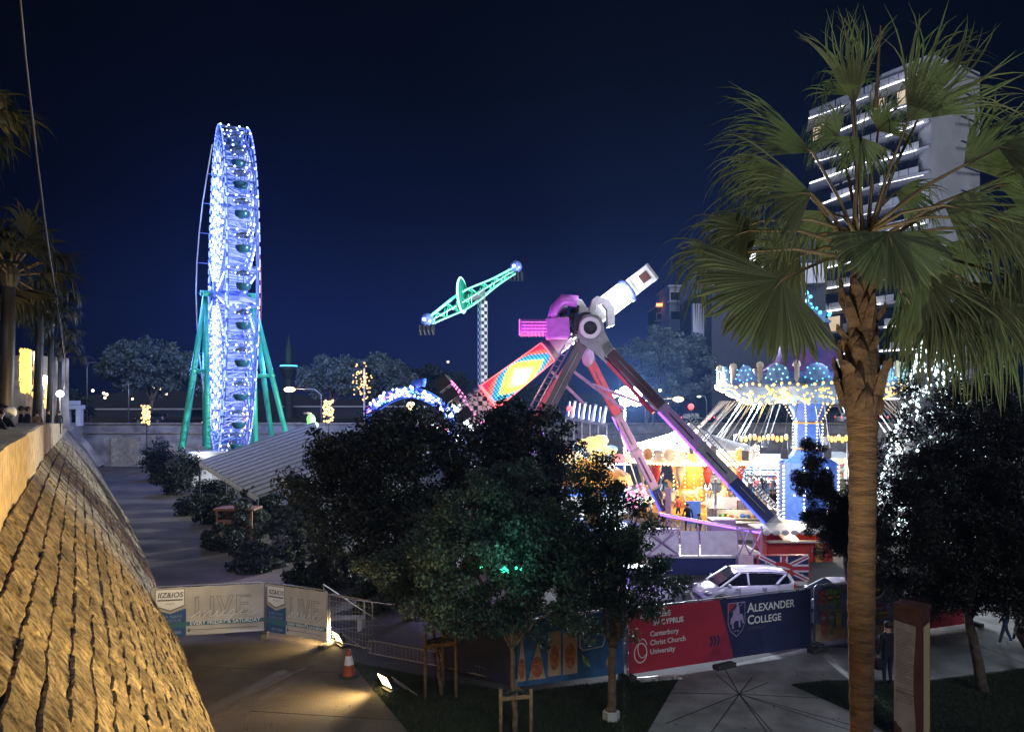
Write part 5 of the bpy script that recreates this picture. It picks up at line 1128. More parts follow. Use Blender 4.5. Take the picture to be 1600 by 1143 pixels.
# trunk, slightly swelling
mb = MB(); pts = []; rs = []
ctrl = [(1640, 1340, 25), (1143, 1346, 16.5), (1000, 1346, 19), (935, 1346, 20.5), (900, 1346, 20), (800, 1348, 19.5), (700, 1348, 20.5), (640, 1347, 24)]
ctrl = [(1556, 1342, 18)]+ctrl[1:]
for (y0, x0, r0), (y1, x1, r1) in zip(ctrl, ctrl[1:]):
    n = max(2, int(abs(y0-y1)/9))
    for i in range(n): t = i/n; q = Q(x0+(x1-x0)*t, y0+(y1-y0)*t, PD); pts.append(q); rs.append((r0+(r1-r0)*t)*PD/F*(1+.035*math.sin(len(pts)*2.1)+rnd.uniform(-.02, .02)))
mb.tube(pts, rs, 22); mb.build('trunk', trunkp, pal, smooth=False)
mb = MB(); q = Q(1346, 640, PD); k = PD/F; q2 = Q(1345, 400, PD)
mb.tube([q-V((0, 0, .1)), q+V((0, 0, .2)), q+V((0, 0, .5)), q+V((0, 0, 1.1)), q2], [.22, .28, .27, .20, .13], 14); mb.build('crown_shaft', bootm, pal)
g = random.Random(4)
for i in range(34):
    t = i/34; z = q.z-.05+t*1.75+g.uniform(-.06, .06); a = i*2.4+g.uniform(-.5, .5); r_ = .23+.07*math.sin(min(1, t*2.2)*PI)-.12*max(0, t-.4); o = V((math.cos(a), math.sin(a), 0)); s = V((-math.sin(a), math.cos(a), 0)); c = V((q.x, PD, z))
    h = g.uniform(.18, .52); w0 = g.uniform(.07, .15); fl = g.uniform(-.01, .13); s = (s+V((0, 0, g.uniform(-.5, .5)))).normalized()
    vs = [c+o*(r_-.03)-s*w0, c+o*(r_+.05), c+o*(r_-.03)+s*w0, c+o*(r_+fl*.6)-s*w0*.7+V((0, 0, h*.6)), c+o*(r_+.08+fl*.6)+V((0, 0, h*.62)), c+o*(r_+fl*.6)+s*w0*.7+V((0, 0, h*.6)), c+o*(r_+fl)-s*w0*.2+V((0, 0, h)), c+o*(r_+.03+fl)+V((0, 0, h*1.03)), c+o*(r_+fl)+s*w0*.2+V((0, 0, h))]
    MB().add(vs, [(0, 1, 4, 3), (1, 2, 5, 4), (3, 4, 7, 6), (4, 5, 8, 7), (0, 3, 6, 8, 5, 2)]).build('leaf_base', bootm, pal)
def frond(root, hub, bx, by, dD, ang, L, spread=2.6, tilt=.2, droopy=1.0, seed=0, D0=PD, nseg=46, mt=None, nm='frond'):
    b = Q(bx, by, D0+dD); a = R(ang); d = V((math.cos(a), -tilt, math.sin(a))); n_ = V((0, -1, .25)) if abs(d.x) < 2 else V((0, 0, 1))
    fr = MB(); fan_leaf(fr, b, d, n_, L, spread, nseg, seed, droopy, 1.0, .84 if droopy < .32 and spread > 2.8 else 0); o = fr.build(nm, mt or frondm, root)
    m_ = (hub+b)/2+V((0, 0, .12)); MB().tube([hub, m_, b, b+d.normalized()*.25], [.035, .026, .018, .006], 6).build('petiole', petm, o, smooth=True)
    return o
hub = Q(1345, 385, PD)
FR = [(1335, 165, .6, 98, 1.45, 1.0, .1, .1), (1270, 238, .1, 160, 1.75, 1.0, .2, .35), (1418, 190, -.1, 50, 1.75, 1.5, .1, .35), (1506, 258, -.2, 28, 1.35, 1.9, .2, .3), (1268, 302, -.4, 184, 1.6, 1.9, .3, 1.2), (1222, 436, -.9, 226, 1.3, 2.82, .35, .31),
      (1388, 362, -1.2, 270, .98, 3.2, .45, .2), (1475, 320, -.8, -22, 1.3, 1.9, .4, .8), (1548, 340, -.2, -35, 1.5, 2.2, .3, .9), (1225, 262, .5, 195, 1.5, 1.5, .0, 1.6), (1170, 360, .2, 200, 1.2, 2.0, .2, 1.9), (1440, 430, -.3, -60, 1.5, 2.0, .4, 1.5),
      (1510, 440, .1, -65, 1.5, 2.2, .3, 1.6), (1440, 175, .9, 70, 1.0, 1.6, 0, 1.6), (1345, 215, .2, 255, .85, 3.0, .3, 1.2), (1290, 330, .6, 235, 1.3, 2.2, 0, 1.8),
      (1560, 290, .6, 10, 1.2, 2.2, .1, 1.6), (1240, 375, .9, 215, 1.3, 2.4, 0, 1.9), (1570, 430, .4, -60, 1.4, 2.4, .1, 1.8), (1480, 380, .9, -45, 1.4, 2.2, 0, 1.9), (1560, 230, -.5, -15, 1.2, 1.8, .3, 1.3), (1420, 470, .5, -75, 1.3, 2.2, 0, 1.8), (1330, 150, .9, 110, .9, 2.2, 0, 1.9), (1600, 360, .2, -50, 1.6, 2.2, .1, 1.9), (1400, 300, .7, -20, 1.1, 2.0, .0, 1.7), (1310, 215, .7, 140, .9, 2.4, .1, 3.0), (1372, 205, .8, 50, .9, 2.2, .1, 3.0), (1130, 395, .3, 190, 1.3, 1.6, .2, 3.2), (1190, 345, .4, 200, 1.6, 1.6, .1, 3.2), (1530, 450, -.2, -70, 1.8, 1.8, .3, 2.6), (1470, 470, -.4, -80, 1.5, 1.8, .3, 2.4), (1590, 270, .3, -5, 1.5, 2.0, .1, 2.4), (1250, 400, .8, 215, 1.6, 1.8, 0, 3.0), (1420, 400, .8, -60, 1.7, 1.8, 0, 3.0)]
for i, (bx, by, dD, ang, L, sprd, tl, dr) in enumerate(FR): frond(pal, hub+V((rnd.uniform(-.1, .1), rnd.uniform(-.1, .1), rnd.uniform(-.3, .2))), bx, by, dD, ang, L, sprd, tl, dr, seed=i)
for i, (x, y0, y1) in enumerate(((1372, 40, 170), (1402, 350, 380), (1309, 380, 340))):
    MB().tube([Q(x-4, y1, PD), Q(x, (y0+y1)/2, PD), Q(x+4, y0, PD)], [.03, .02, .008], 6).build('new_spear_leaf', petm, pal)
# row of palms on the promenade at the left
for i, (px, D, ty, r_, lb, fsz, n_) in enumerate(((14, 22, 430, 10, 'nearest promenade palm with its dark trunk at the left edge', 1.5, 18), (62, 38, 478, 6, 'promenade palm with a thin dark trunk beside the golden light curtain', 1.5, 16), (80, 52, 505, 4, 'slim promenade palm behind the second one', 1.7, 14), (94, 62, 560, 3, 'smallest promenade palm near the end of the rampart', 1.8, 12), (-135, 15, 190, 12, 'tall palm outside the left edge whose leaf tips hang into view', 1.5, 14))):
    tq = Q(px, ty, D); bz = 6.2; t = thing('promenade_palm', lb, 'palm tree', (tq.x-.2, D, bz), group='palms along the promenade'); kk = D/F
    MB().tube([V((tq.x-.2, D, bz)), V((tq.x-.05, D, (bz+tq.z)/2)), tq], [r_*kk*1.1, r_*kk, r_*kk*.9], 12).build('trunk', M['dark'], t, smooth=True)  # near-black trunk and shaft colour stands in for dim light on the palms
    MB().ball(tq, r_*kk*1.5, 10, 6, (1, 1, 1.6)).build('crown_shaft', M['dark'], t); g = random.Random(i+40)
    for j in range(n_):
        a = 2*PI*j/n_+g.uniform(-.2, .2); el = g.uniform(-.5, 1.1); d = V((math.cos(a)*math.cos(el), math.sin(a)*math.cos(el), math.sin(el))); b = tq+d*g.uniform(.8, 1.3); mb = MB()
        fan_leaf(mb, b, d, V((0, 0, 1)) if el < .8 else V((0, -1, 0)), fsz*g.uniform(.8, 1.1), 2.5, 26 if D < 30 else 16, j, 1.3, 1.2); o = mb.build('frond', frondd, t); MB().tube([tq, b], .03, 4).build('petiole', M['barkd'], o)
# flood at the foot of the palm
fl = thing('palm_floodlight', 'small floodlight on the lawn aimed up at the fan palm', 'floodlight', (1.0, 5.2, 0)); MB().box((1.0, 5.2, .18), (.3, .2, .28)).build('housing', M['dark'], fl, bevel=.02)
lamp('palm_lamp', 'SPOT', (1.0, 5.0, .5), 4600, (1, .90, .68), fl, .15, aim=(5.0, 11, 10.6), cone=52, blend=1)
# ================================================================== BUILDINGS, STREET, BOOTHS, CARS, PEOPLE
def at_z(py, D): return CH-(py-HY)*D/F
# ---- tower with balconies
tb = thing('balcony_tower', 'tall apartment tower with light strips along its balconies behind the palm crown', 'building', (55, 118, 5.4))
def X(px, D): return (px-800)*D/F
c0, c1, c2, c3 = (X(1272, 124), 124), (X(1376, 113), 113), (X(1455, 106), 106), (X(1531, 112), 112)
back = [(X(1531, 112)+2, 135), (X(1272, 124), 140)]
top_z = at_z(84, 106)
corepoly = [(X(1300, 126), 126), (X(1378, 117), 117), (X(1455, 110), 110), (X(1520, 114), 114), (X(1520, 114), 134), (X(1300, 126), 138)]
MB().prism(corepoly, 5.4, top_z-4).build('core_wall', M['bdark'], tb)
MB().prism([(X(1455, 106.5), 106.5), c3, (c3[0], 130), (X(1455, 106.5)+1, 130)], 5.4, top_z).build('end_wall', M['concrete'], tb)
for i in range(15): z = 8+i*3.62+2.4; MB().bar((X(1500, 108.6), 108.2, z), (c3[0]+.05, 111.7, z), .3, .12).build('wall_slot', M['bdark'], tb)
fl_h = 3.62; nfl = 14
for i in range(nfl):
    z = 8.8+i*fl_h; sh = (.6*math.sin(i*2.3), .5*math.cos(i*1.7))
    a0 = (c0[0]+sh[0]*1.5, c0[1]); a1 = (c1[0]+sh[1], c1[1]-.6); a2 = (c2[0]-.1, c2[1]+.4)
    sl_ = MB().prism([a0, a1, a2, (a2[0], 116), (a0[0]+2, 130)], z, z+.35).build('balcony_slab', M['bwhite'], tb)
    MB().bar((*a0, z+.42), (*a1, z+.42), .1, .9, up=(0, 0, 1)) if 0 else None
    for (p0, p1) in ((a0, a1), (a1, a2)):
        n_ = 5
        for k in range(n_):
            q0 = V((p0[0]+(p1[0]-p0[0])*(k+.04)/n_, p0[1]+(p1[1]-p0[1])*(k+.04)/n_-.05, 0)); q1 = V((p0[0]+(p1[0]-p0[0])*(k+.96)/n_, p0[1]+(p1[1]-p0[1])*(k+.96)/n_-.05, 0))
            if rnd.random() < .8: MB().add([q0+V((0, 0, z+.4)), q1+V((0, 0, z+.4)), q1+V((0, 0, z+1.35)), q0+V((0, 0, z+1.35)), q0+V((0, .08, z+.4)), q1+V((0, .08, z+.4)), q1+V((0, .08, z+1.35)), q0+V((0, .08, z+1.35))], [(0, 1, 2, 3), (4, 7, 6, 5), (0, 4, 5, 1), (3, 2, 6, 7), (0, 3, 7, 4), (1, 5, 6, 2)]).build('balustrade_panel', M['bwhite'], sl_)
        lo = rnd.random()
        if lo > .12: MB().bar((p0[0], p0[1]-.12, z+.06), (p0[0]+(p1[0]-p0[0])*rnd.uniform(.5, 1), p0[1]+(p1[1]-p0[1])*rnd.uniform(.6, 1)-.12, z+.06), .13).build('light_strip', LED['strip'], sl_)
        for k in range(4):
            t = (k+.5)/4; w0 = V((p0[0]+(p1[0]-p0[0])*(t-.09), p0[1]+(p1[1]-p0[1])*(t-.09)+2.4, 0)); w1 = V((p0[0]+(p1[0]-p0[0])*(t+.09), p0[1]+(p1[1]-p0[1])*(t+.09)+2.4, 0))
            MB().add([w0+V((0, 0, z+.5)), w1+V((0, 0, z+.5)), w1+V((0, 0, z+2.9)), w0+V((0, 0, z+2.9)), w0+V((0, .3, z+.5)), w1+V((0, .3, z+.5)), w1+V((0, .3, z+2.9)), w0+V((0, .3, z+2.9))], [(0, 1, 2, 3), (4, 7, 6, 5), (3, 2, 6, 7)]).build('window', LED['room'] if rnd.random() < .05 else M['glassd'], tb)
MB().prism([(c1[0], c1[1]-.5), (c2[0], c2[1]), c3, (c3[0], 130), (c1[0], 130)], top_z-.5, top_z).build('roof_slab', M['bwhite'], tb)
lamp('tower_lamp', 'POINT', (X(1380, 95), 93, 30), 3200, (.75, .8, 1), tb, 2)
def block(name, label, px0, px1, ytop, D, dep, m_, rows, cols, lit=.1, win=(1.3, 1.2), z0=5.4, floor_h=3.2, base=None, cat='building', wy=.55, group=None):
    x0, x1, zt = X(px0, D), X(px1, D), at_z(ytop, D); t = thing(name, label, cat, ((x0+x1)/2, D+dep/2, z0), group=group)
    MB().box(((x0+x1)/2, D+dep/2, (z0+zt)/2), (x1-x0, dep, zt-z0)).build('wall', m_, t)
    MB().box(((x0+x1)/2, D+dep/2, zt+.15), (x1-x0+.5, dep+.5, .3)).build('roof', M['bwhite'], t)
    for r_ in range(rows):
        for c_ in range(cols):
            z = zt-floor_h*(r_+.5); x = x0+(x1-x0)*(c_+.5)/cols
            if z < z0+1: continue
            on = rnd.random() < lit; f_ = MB().box((x, D-.03, z), (win[0], .12, win[1])).build('window', M['bwhite'], t); MB().box((x, D-.08, z), (win[0]-.2, .08, win[1]-.2)).build('pane', LED['room'] if on else M['glassd'], f_)
            if r_ % 2 == 0 and c_ % 2 == 0: MB().box((x, D-.6, z-win[1]*.75), (win[0]*1.6, 1.2, .14)).build('balcony', M['concrete'], t)
    return t
block('apartment_block', 'grey apartment block with dark windows left of the white fronted building', 1046, 1086, 448, 125, 10, M['concrete'], 8, 2, .0, (2.0, 1.5))
block('apartment_block', 'darkest low block at the left end of the buildings, with an orange rooftop sign', 1026, 1047, 480, 132, 8, M['bdark'], 6, 2, .0)
q = Q(1034, 476, 131); MB().box((q.x, q.y, q.z), (1.9, .3, .5)).build('rooftop_sign', LED['orange']); o = bpy.data.objects['rooftop_sign']; tag(o, 'small glowing orange rooftop sign seen beside the palm leaves', 'sign')
wb = thing('white_fronted_building', 'building with a white angular window band over a dark storey behind the left palm leaves', 'building', (X(1180, 105), 112, 5.4))
MB().prism([(X(1086, 112), 112), (X(1112, 104), 104), (X(1290, 100), 100), (X(1290, 100), 118), (X(1086, 112), 122)], 5.4, at_z(448, 105)).build('lower_wall', M['bdark'], wb)
MB().prism([(X(1078, 112), 111.5), (X(1112, 103), 103), (X(1290, 99), 99), (X(1290, 100), 118), (X(1086, 112), 122)], at_z(452, 105), at_z(422, 105)).build('window_band', M['bwhite'], wb)
MB().prism([(X(1140, 103), 106), (X(1290, 99), 101), (X(1290, 100), 118), (X(1140, 112), 120)], at_z(420, 105), at_z(385, 105)).build('upper_storey', M['bdark'], wb)
for k in range(13): x = X(1122+k*13.5, 102.6); y = 102.9-(k*.3); o = MB().box((x, y, at_z(437, 103)), (.95, .2, 1.5)).build('window', M['glassd'], wb)
for k in range(3): MB().bar((X(1086+k*9, 112-k*2.7), 110.6-k*2.8, at_z(437, 106)), (X(1092+k*9, 111-k*2.7), 109.2-k*2.8, at_z(437, 106)), 1.5, .2, up=(0, 0, 1)).build('window', M['glassd'], wb)
MB().box((X(1093, 108), 108, (at_z(530, 108)+at_z(475, 108))/2), (2.2, 1, 5.2)).build('white_panel', M['bwhite'], wb)
for k in range(10): MB().box((X(1150+k*13, 100), 100.6-k*.2, at_z(402, 101)), (.8, .2, 1.4)).build('window', LED['strip'] if k in (1, 2, 6) else M['glassd'], wb)
lamp('facade_lamp', 'POINT', (X(1130, 95), 90, 22), 3000, (.6, .68, 1), wb, 1)  # point in mid-air without a fixture, there to brighten the white band
block('low_building', 'low dark shop building along the street behind the swing ride', 1120, 1420, 610, 118, 12, M['bdark'], 1, 14, .2)
block('street_house', 'dark house row beyond the trees at the far left', 150, 300, 640, 160, 12, M['bdark'], 1, 8, .25)
block('street_house', 'dark low houses between the ferris wheel and the minaret', 440, 700, 636, 150, 12, M['bdark'], 1, 12, .1)
# hills / town silhouette
mb = MB(); pts = []
for i in range(61): x = -264+i*8.8; pts.append((x, 330, 10+6*mnoise.noise(V((i*.21, 3, 1)))+3))
mb.add([(x, y, 0) for x, y, z in pts]+pts+[(x, y+75, 0) for x, y, z in pts], [(i, i+1, 62+i, 61+i) for i in range(60)]+[(61+i, 62+i, 123+i, 122+i) for i in range(60)]); mb.build('hills', M['bdark'], kind='structure')
# minaret
q = Q(451, 580, 140); mn = thing('minaret', 'slim minaret glowing green at its balcony beyond the moat', 'minaret', (q.x, 140, 5.4))
MB().lathe([(.0, 5.4), (.9, 5.4), (.8, q.z-1.5), (1.4, q.z), (1.55, q.z+.3), (1.55, q.z+1.1), (1.45, q.z+1.1), (1.45, q.z+.4), (.75, q.z+.4), (.7, q.z+4), (.2, q.z+6.5), (0, q.z+7)], 16, (q.x, 140, 0)).build('shaft', M['bdark'], mn)
MB().lathe([(1.6, q.z+.9), (1.6, q.z+1.15)], 20, (q.x, 140, 0)).build('balcony_light', LED['cyan'], mn); lamp('green_lamp', 'POINT', (q.x, 136.5, q.z+3), 120, (.1, 1, .3), mn, .5); lamp('green_lamp', 'POINT', (q.x, 135, q.z-2), 60, (.1, 1, .4), mn, .5)

# ---- street lamps and lights
def street_lamp(px, pyb, pyt, D, label, arm=1.5, on=True, col=None, e=0, r=.16, z0=5.5, group='street lamps'):
    zt = at_z(pyt, D); x = X(px, D); t = thing('street_lamp', label, 'street lamp', (x, D, z0), group=group)
    MB().tube([(x, D, z0), (x, D, zt-.8), (x+arm*.2, D, zt-.1), (x+arm*.8, D, zt)], [.10, .07, .06, .05], 7).build('pole', M['galv'], t, smooth=True)
    MB().box((x+arm, D, zt), (.8, .3, .12)).build('head', M['grey'], t, bevel=.03)
    if on: MB().ball((x+arm, D, zt-.1), r, 8, 5, (1.3, 1, .6)).build('bulb', col or LED['wbulb'], t)
    if e: lamp('lamp_light', 'POINT', (x+arm, D-.3, zt-.5), e, (1, .8, .55), t, .3)
    return t
street_lamp(136, 662, 566, 100, 'unlit street lamp with a curved neck at the end of the rampart', .9, False)
street_lamp(201, 662, 599, 100, 'plain straight post left of the umbrella tree', .1, False)
street_lamp(422+80, 662, 607, 98, 'street lamp whose arm reaches left to a bright lamp behind the striped roof', -4.2, True, LED['warm'], 500, .6)
street_lamp(1008, 700, 618, 82, 'street lamp left of the bright floodlight', -3.8, True, LED['warm'], 0, .45)
street_lamp(1020, 700, 622, 84, 'street lamp with its arm stretched to the right of the floodlight', 2.9, True, LED['warm'], 200, .5)
street_lamp(1104, 662, 618, 98, 'thin lamp above the traffic light', -1, True, None, 0, .22)
q = Q(574, 575, 97); t = thing('decorated_lamp_post', 'lamp post wearing a cluster of yellow fairy lights in front of the pale trees', 'lamp post', (q.x, 97, 5.4))
MB().tube([(q.x-.4, 97, 5.4), (q.x-.4, 97, q.z)], .12, 8).build('pole', M['white'], t); mb = MB(); g = random.Random(2)
for i in range(70): a = g.uniform(0, 6.28); r_ = g.uniform(.2, 1.3); mb.ball((q.x-.6+r_*math.cos(a), 96.9, q.z+r_*math.sin(a)*1.3-.8-(i % 3)), .11, 4, 3)
mb.build('fairy_lights', LED['golden'], t, kind='stuff'); lamp('fairy_light', 'POINT', (q.x-.5, 96, q.z-1), 90, (1, .7, .2), t, .5)
# bright floodlight mast
q = Q(985, 619, 62); t = thing('floodlight_mast', 'tall mast with a blinding white floodlight above the fair', 'floodlight', (q.x, 62, 0))
MB().tube([(q.x-.5, 62, 0), (q.x-.5, 62, q.z+.5)], .11, 8).build('pole', M['galv'], t); MB().tube([(q.x-2.2, 62, q.z+.2), (q.x+1.4, 62, q.z-.4)], .06, 6).build('cross_arm', M['galv'], t)
MB().box((q.x, 61.9, q.z), (1.9, .25, 1.5)).build('housing', M['dark'], t); [MB().ball((q.x-.45+.9*i_, 61.6, q.z-.35+.7*j_), .56, 12, 8, (1, .35, .85)).build('lamp_face', LED['flood'], t) for i_ in (0, 1) for j_ in (0, 1)]; MB().ball((q.x-2.1, 61.6, q.z+.25), .22, 8, 6, (1, .4, .8)).build('lamp_face', LED['flood'], t); MB().ball((q.x-1.2, 61.6, q.z+.35), .16, 8, 6, (1, .4, .8)).build('lamp_face', LED['flood'], t)  # faces enlarged and clustered so their glow imitates bloom
MB().ball((q.x+2.4, 61.6, q.z+.5), .12, 8, 6).build('lamp_face', LED['white'], t)
lamp('flood_light', 'POINT', (q.x, 60.8, q.z), 80000, (.78, .88, 1), t, .45)
# traffic light, far traffic
q = Q(1079, 638, 96); t = thing('traffic_light', 'traffic light showing red beyond the swing ride', 'traffic light', (q.x, 96, 5.4)); MB().tube([(q.x, 96, 5.4), (q.x, 96, q.z)], .07, 6).build('pole', M['dark'], t); MB().box((q.x, 96, q.z), (.45, .3, 1.3)).build('housing', M['dark'], t); MB().ball((q.x, 95.8, q.z+.25), .40, 10, 6, (1, .4, 1)).build('red_light', LED['tlight'], t); MB().ball((q.x+.1, 95.8, q.z+.2), .2, 8, 5, (1, .5, 1)).build('red_lens', LED['orange'], t)
g = random.Random(8)
for i, (px, py) in enumerate(((145, 610), (162, 614), (167, 616), (164, 621), (240, 605), (250, 607), (260, 615), (196, 570), (207, 623), (700, 565), (1026, 480), (1225, 600))):
    q = Q(px, py, 180+i*6); o = MB().ball((0, 0, 0), .38, 6, 4).build('distant_lamp', LED['city']); o.location = q; tag(o, 'tiny distant town lamp shining in the dark beyond the street', 'lamp', 'distant town lamps')
    MB().tube([(0, 0, 0), (0, 0, 5-q.z)], .08, 4).build('pole', M['dark'], o)
# ---- golden light curtains on the promenade
def curtain(pxa, pya, pxb, pyb, D, label, n, seed):
    a, b = Q(pxa, pya, D), Q(pxb, pyb, D); t = thing('light_curtain', label, 'fairy lights', ((a.x+b.x)/2, D, b.z), group='golden fairy light decorations'); g = random.Random(seed)
    MB().box(((a.x+b.x)/2, D+.15, (a.z+b.z)/2), (abs(b.x-a.x), .06, abs(a.z-b.z))).build('net_frame', M['bdark'], t); mb = MB()
    for i in range(n): mb.box((g.uniform(a.x, b.x), D+g.uniform(-.1, .1), g.uniform(b.z, a.z)), (.05, .03, g.uniform(.10, .34)))
    mb.build('bulbs', LED['golden'], t, kind='stuff'); lamp('curtain_glow', 'POINT', ((a.x+b.x)/2, D-1, (a.z+b.z)/2), 30, (1, .6, .15), t, .4)
curtain(32, 547, 49, 612, 44, 'tall golden light curtain hanging between the left palms', 420, 1); curtain(48, 566, 60, 580, 50, 'small golden star of lights right of the tall curtain', 60, 2); curtain(50, 594, 64, 620, 52, 'slanting golden light figure under the small star', 150, 3); curtain(69, 598, 76, 636, 56, 'narrow golden light strip behind the second palm trunk', 110, 4)
q0_ = 0
for i, (px, py, lb) in enumerate(((228, 646, 'yellow lit lantern cluster on the trunk of the umbrella tree'), (324, 647, 'yellow lit ribbon behind the left legs of the ferris wheel'), (388, 650, 'brown and yellow lit board at the foot of the wheel'), (513, 640, 'small yellow lights at the left edge of the dark tree'))):
    q = Q(px, py, 90 if i < 2 else 78); t = thing('lit_decoration', lb, 'fairy lights', (q.x, q.y, 0), group='golden fairy light decorations'); MB().tube([(q.x, q.y+.2, 0), (q.x, q.y+.2, q.z)], .06, 6).build('pole', M['dark'], t); mb = MB(); g = random.Random(i)
    for j in range(70): mb.ball((q.x+g.uniform(-.5, .5), q.y+g.uniform(-.2, .2), q.z+g.uniform(-1.3, 1)+(0 if i != 1 else 0)), .13, 4, 3)
    mb.build('bulbs', LED['golden'], t, kind='stuff'); lamp('decoration_glow', 'POINT', (q.x, q.y-1.2, q.z), 60, (1, .7, .2), t, .4)
for i, (px, py, D, lb) in enumerate(((54, 556, 48, 'globe lamp next to the golden light curtain'), (94, 615, 60, 'bright globe lamp near the end of the rampart'), (70, 592, 56, 'small globe lamp by the second palm trunk'))):
    q = Q(px, py, D); t = thing('globe_lamp', lb, 'street lamp', (q.x, D, 6.1)); MB().tube([(q.x, D, 6.1), (q.x, D, q.z)], .06, 6).build('pole', M['grey'], t); MB().ball(q, .30, 10, 7).build('globe', LED['wbulb'], t); lamp('globe_light', 'POINT', q+V((0, -.8, 0)), 260, (1, .85, .65), t, .3)
pb_ = thing('promenade_building', 'dim columned building front on the promenade behind the golden lights', 'building', (X(40, 60), 62, 6.0)); MB().box((X(20, 62), 62, 9), (7, 4, 6)).build('wall', M['wall_far'], pb_)
for k in range(4): MB().lathe([(.3, 6), (.25, 6.3), (.22, 9.2), (.35, 9.5)], 10, (X(44+k*5, 58), 58, 0)).build('column', M['coping'], pb_)
MB().box((X(52, 58), 58, 9.7), (2.4, .8, .4)).build('lintel', M['coping'], pb_)
ak = thing('stone_arch', 'small pale stone arch standing at the tip of the rampart', 'arch', (X(115, 92), 92, 5.6))
for s in (-.75, .75): MB().box((X(115, 92)+s, 92, 6.5), (.5, .8, 2.2)).build('pier', M['bwhite'], ak)
MB().box((X(115, 92), 92, 7.7), (2.4, .9, .5)).build('arch_lintel', M['bwhite'], ak); MB().box((X(114, 92), 92, 8.25), (1.6, .5, .5)).build('capstone', M['bwhite'], ak)
# cable
cb = MB(); pts = [Q(28, -40, 7), Q(40, 90, 9), Q(57, 240, 12), Q(75, 385, 17), Q(92, 490, 28), Q(102, 560, 45), Q(100, 632, 70)]
cb.tube(pts, [.010, .012, .016, .02, .025, .03, .04], 6); tag(cb.build('overhead_cable', M['dark'], smooth=True), 'long pale cable slanting down from the top left corner to the promenade', 'cable')

# ---- striped canopy roof
t = thing('striped_canopy', 'long pale sloping roof of seamed panels in front of the ferris wheel', 'canopy roof', Q(400, 720, 52)*1)
A_, B_, C_, D__ = Q(312, 721, 56), Q(492, 660, 60), Q(520, 735, 44), Q(402, 775, 46)
nn = 13
for i in range(nn):
    t0, t1 = (i+.02)/nn, (i+.98)/nn; a, b = D__.lerp(A_, t0), C_.lerp(B_, t0); c, d = C_.lerp(B_, t1), D__.lerp(A_, t1)
    mb = MB(); dz = V((0, 0, .12)); m1, m2 = (a+d)/2+V((0, 0, .05)), (b+c)/2+V((0, 0, .05)); mb.add([a, b, m2, m1, d, c, a-dz, b-dz, c-dz, d-dz], [(0, 1, 2, 3), (3, 2, 5, 4), (6, 9, 8, 7), (0, 6, 7, 1), (4, 5, 8, 9), (0, 3, 4, 9, 6), (1, 7, 8, 5, 2)]); mb.build('roof_panel', M['awning'], t)
for i in range(nn+1): a, b = D__.lerp(A_, i/nn), C_.lerp(B_, i/nn); MB().bar(a+V((0, 0, .03)), b+V((0, 0, .03)), .11, .09).build('roof_seam', M['grey'], t)
for q in (A_, D__, C_, B_, D__.lerp(A_, .5)): MB().bar((q.x, q.y, 0), (q.x, q.y, q.z-.15), .12).build('post', M['dark'], t)
MB().bar(A_-V((0, 0, .2)), D__-V((0, 0, .2)), .1, .25).build('eaves_beam', M['white'], t)
pl = thing('terracotta_stall', 'small reddish slatted stall half hidden by shrubs beside the path', 'stall', P(372, 842)); p = P(372, 842)
for z in (.3, .7, 1.1): MB().box(p+V((0, -.6, z)), (2.0, .06, .3)).build('slat', M['brick'], pl)
for x in (-1, 1): MB().box(p+V((x, -.6, .9)), (.12, .12, 1.8)).build('post', M['brick'], pl)
MB().box(p+V((0, 0, 1.85)), (2.4, 1.5, .12)).build('roof', M['brick'], pl); MB().box(p+V((0, .6, .9)), (2, .08, 1.7)).build('back_board', M['brick'], pl)
bn = thing('garden_bench', 'pale low bench behind the mesh fence next to the live music banners', 'bench', P(535, 985)); p = P(535, 985)
for k in range(3): MB().box(p+V((0, k*.16, .42)), (1.5, .13, .05)).build('slat', M['wall_far'], bn)
for x in (-.6, .6): MB().box(p+V((x, .15, .2)), (.12, .45, .4)).build('leg', M['concrete'], bn)
# inflatable by the roof end
q = Q(486, 655, 66); t = thing('yellow_green_inflatable', 'bulging yellow green inflatable figure at the far end of the striped roof', 'inflatable', (q.x, 66, 0)); MB().tube([(q.x, 66, 0), (q.x, 66, q.z)], .1, 6).build('mast', M['grey'], t); MB().ball(q, .45, 10, 8, (.9, .8, 1.1)).build('body', LED['green2'], t, smooth=True); MB().ball(q+V((.15, 0, -.5)), .5, 10, 8, (1.1, .8, .7)).build('lower_body', LED['green2'], t, smooth=True); MB().ball(q+V((-.3, 0, .55)), .22, 8, 6, (1.8, .8, .5)).build('cap', M['cream'], t)  # both body balls carry emission in their material

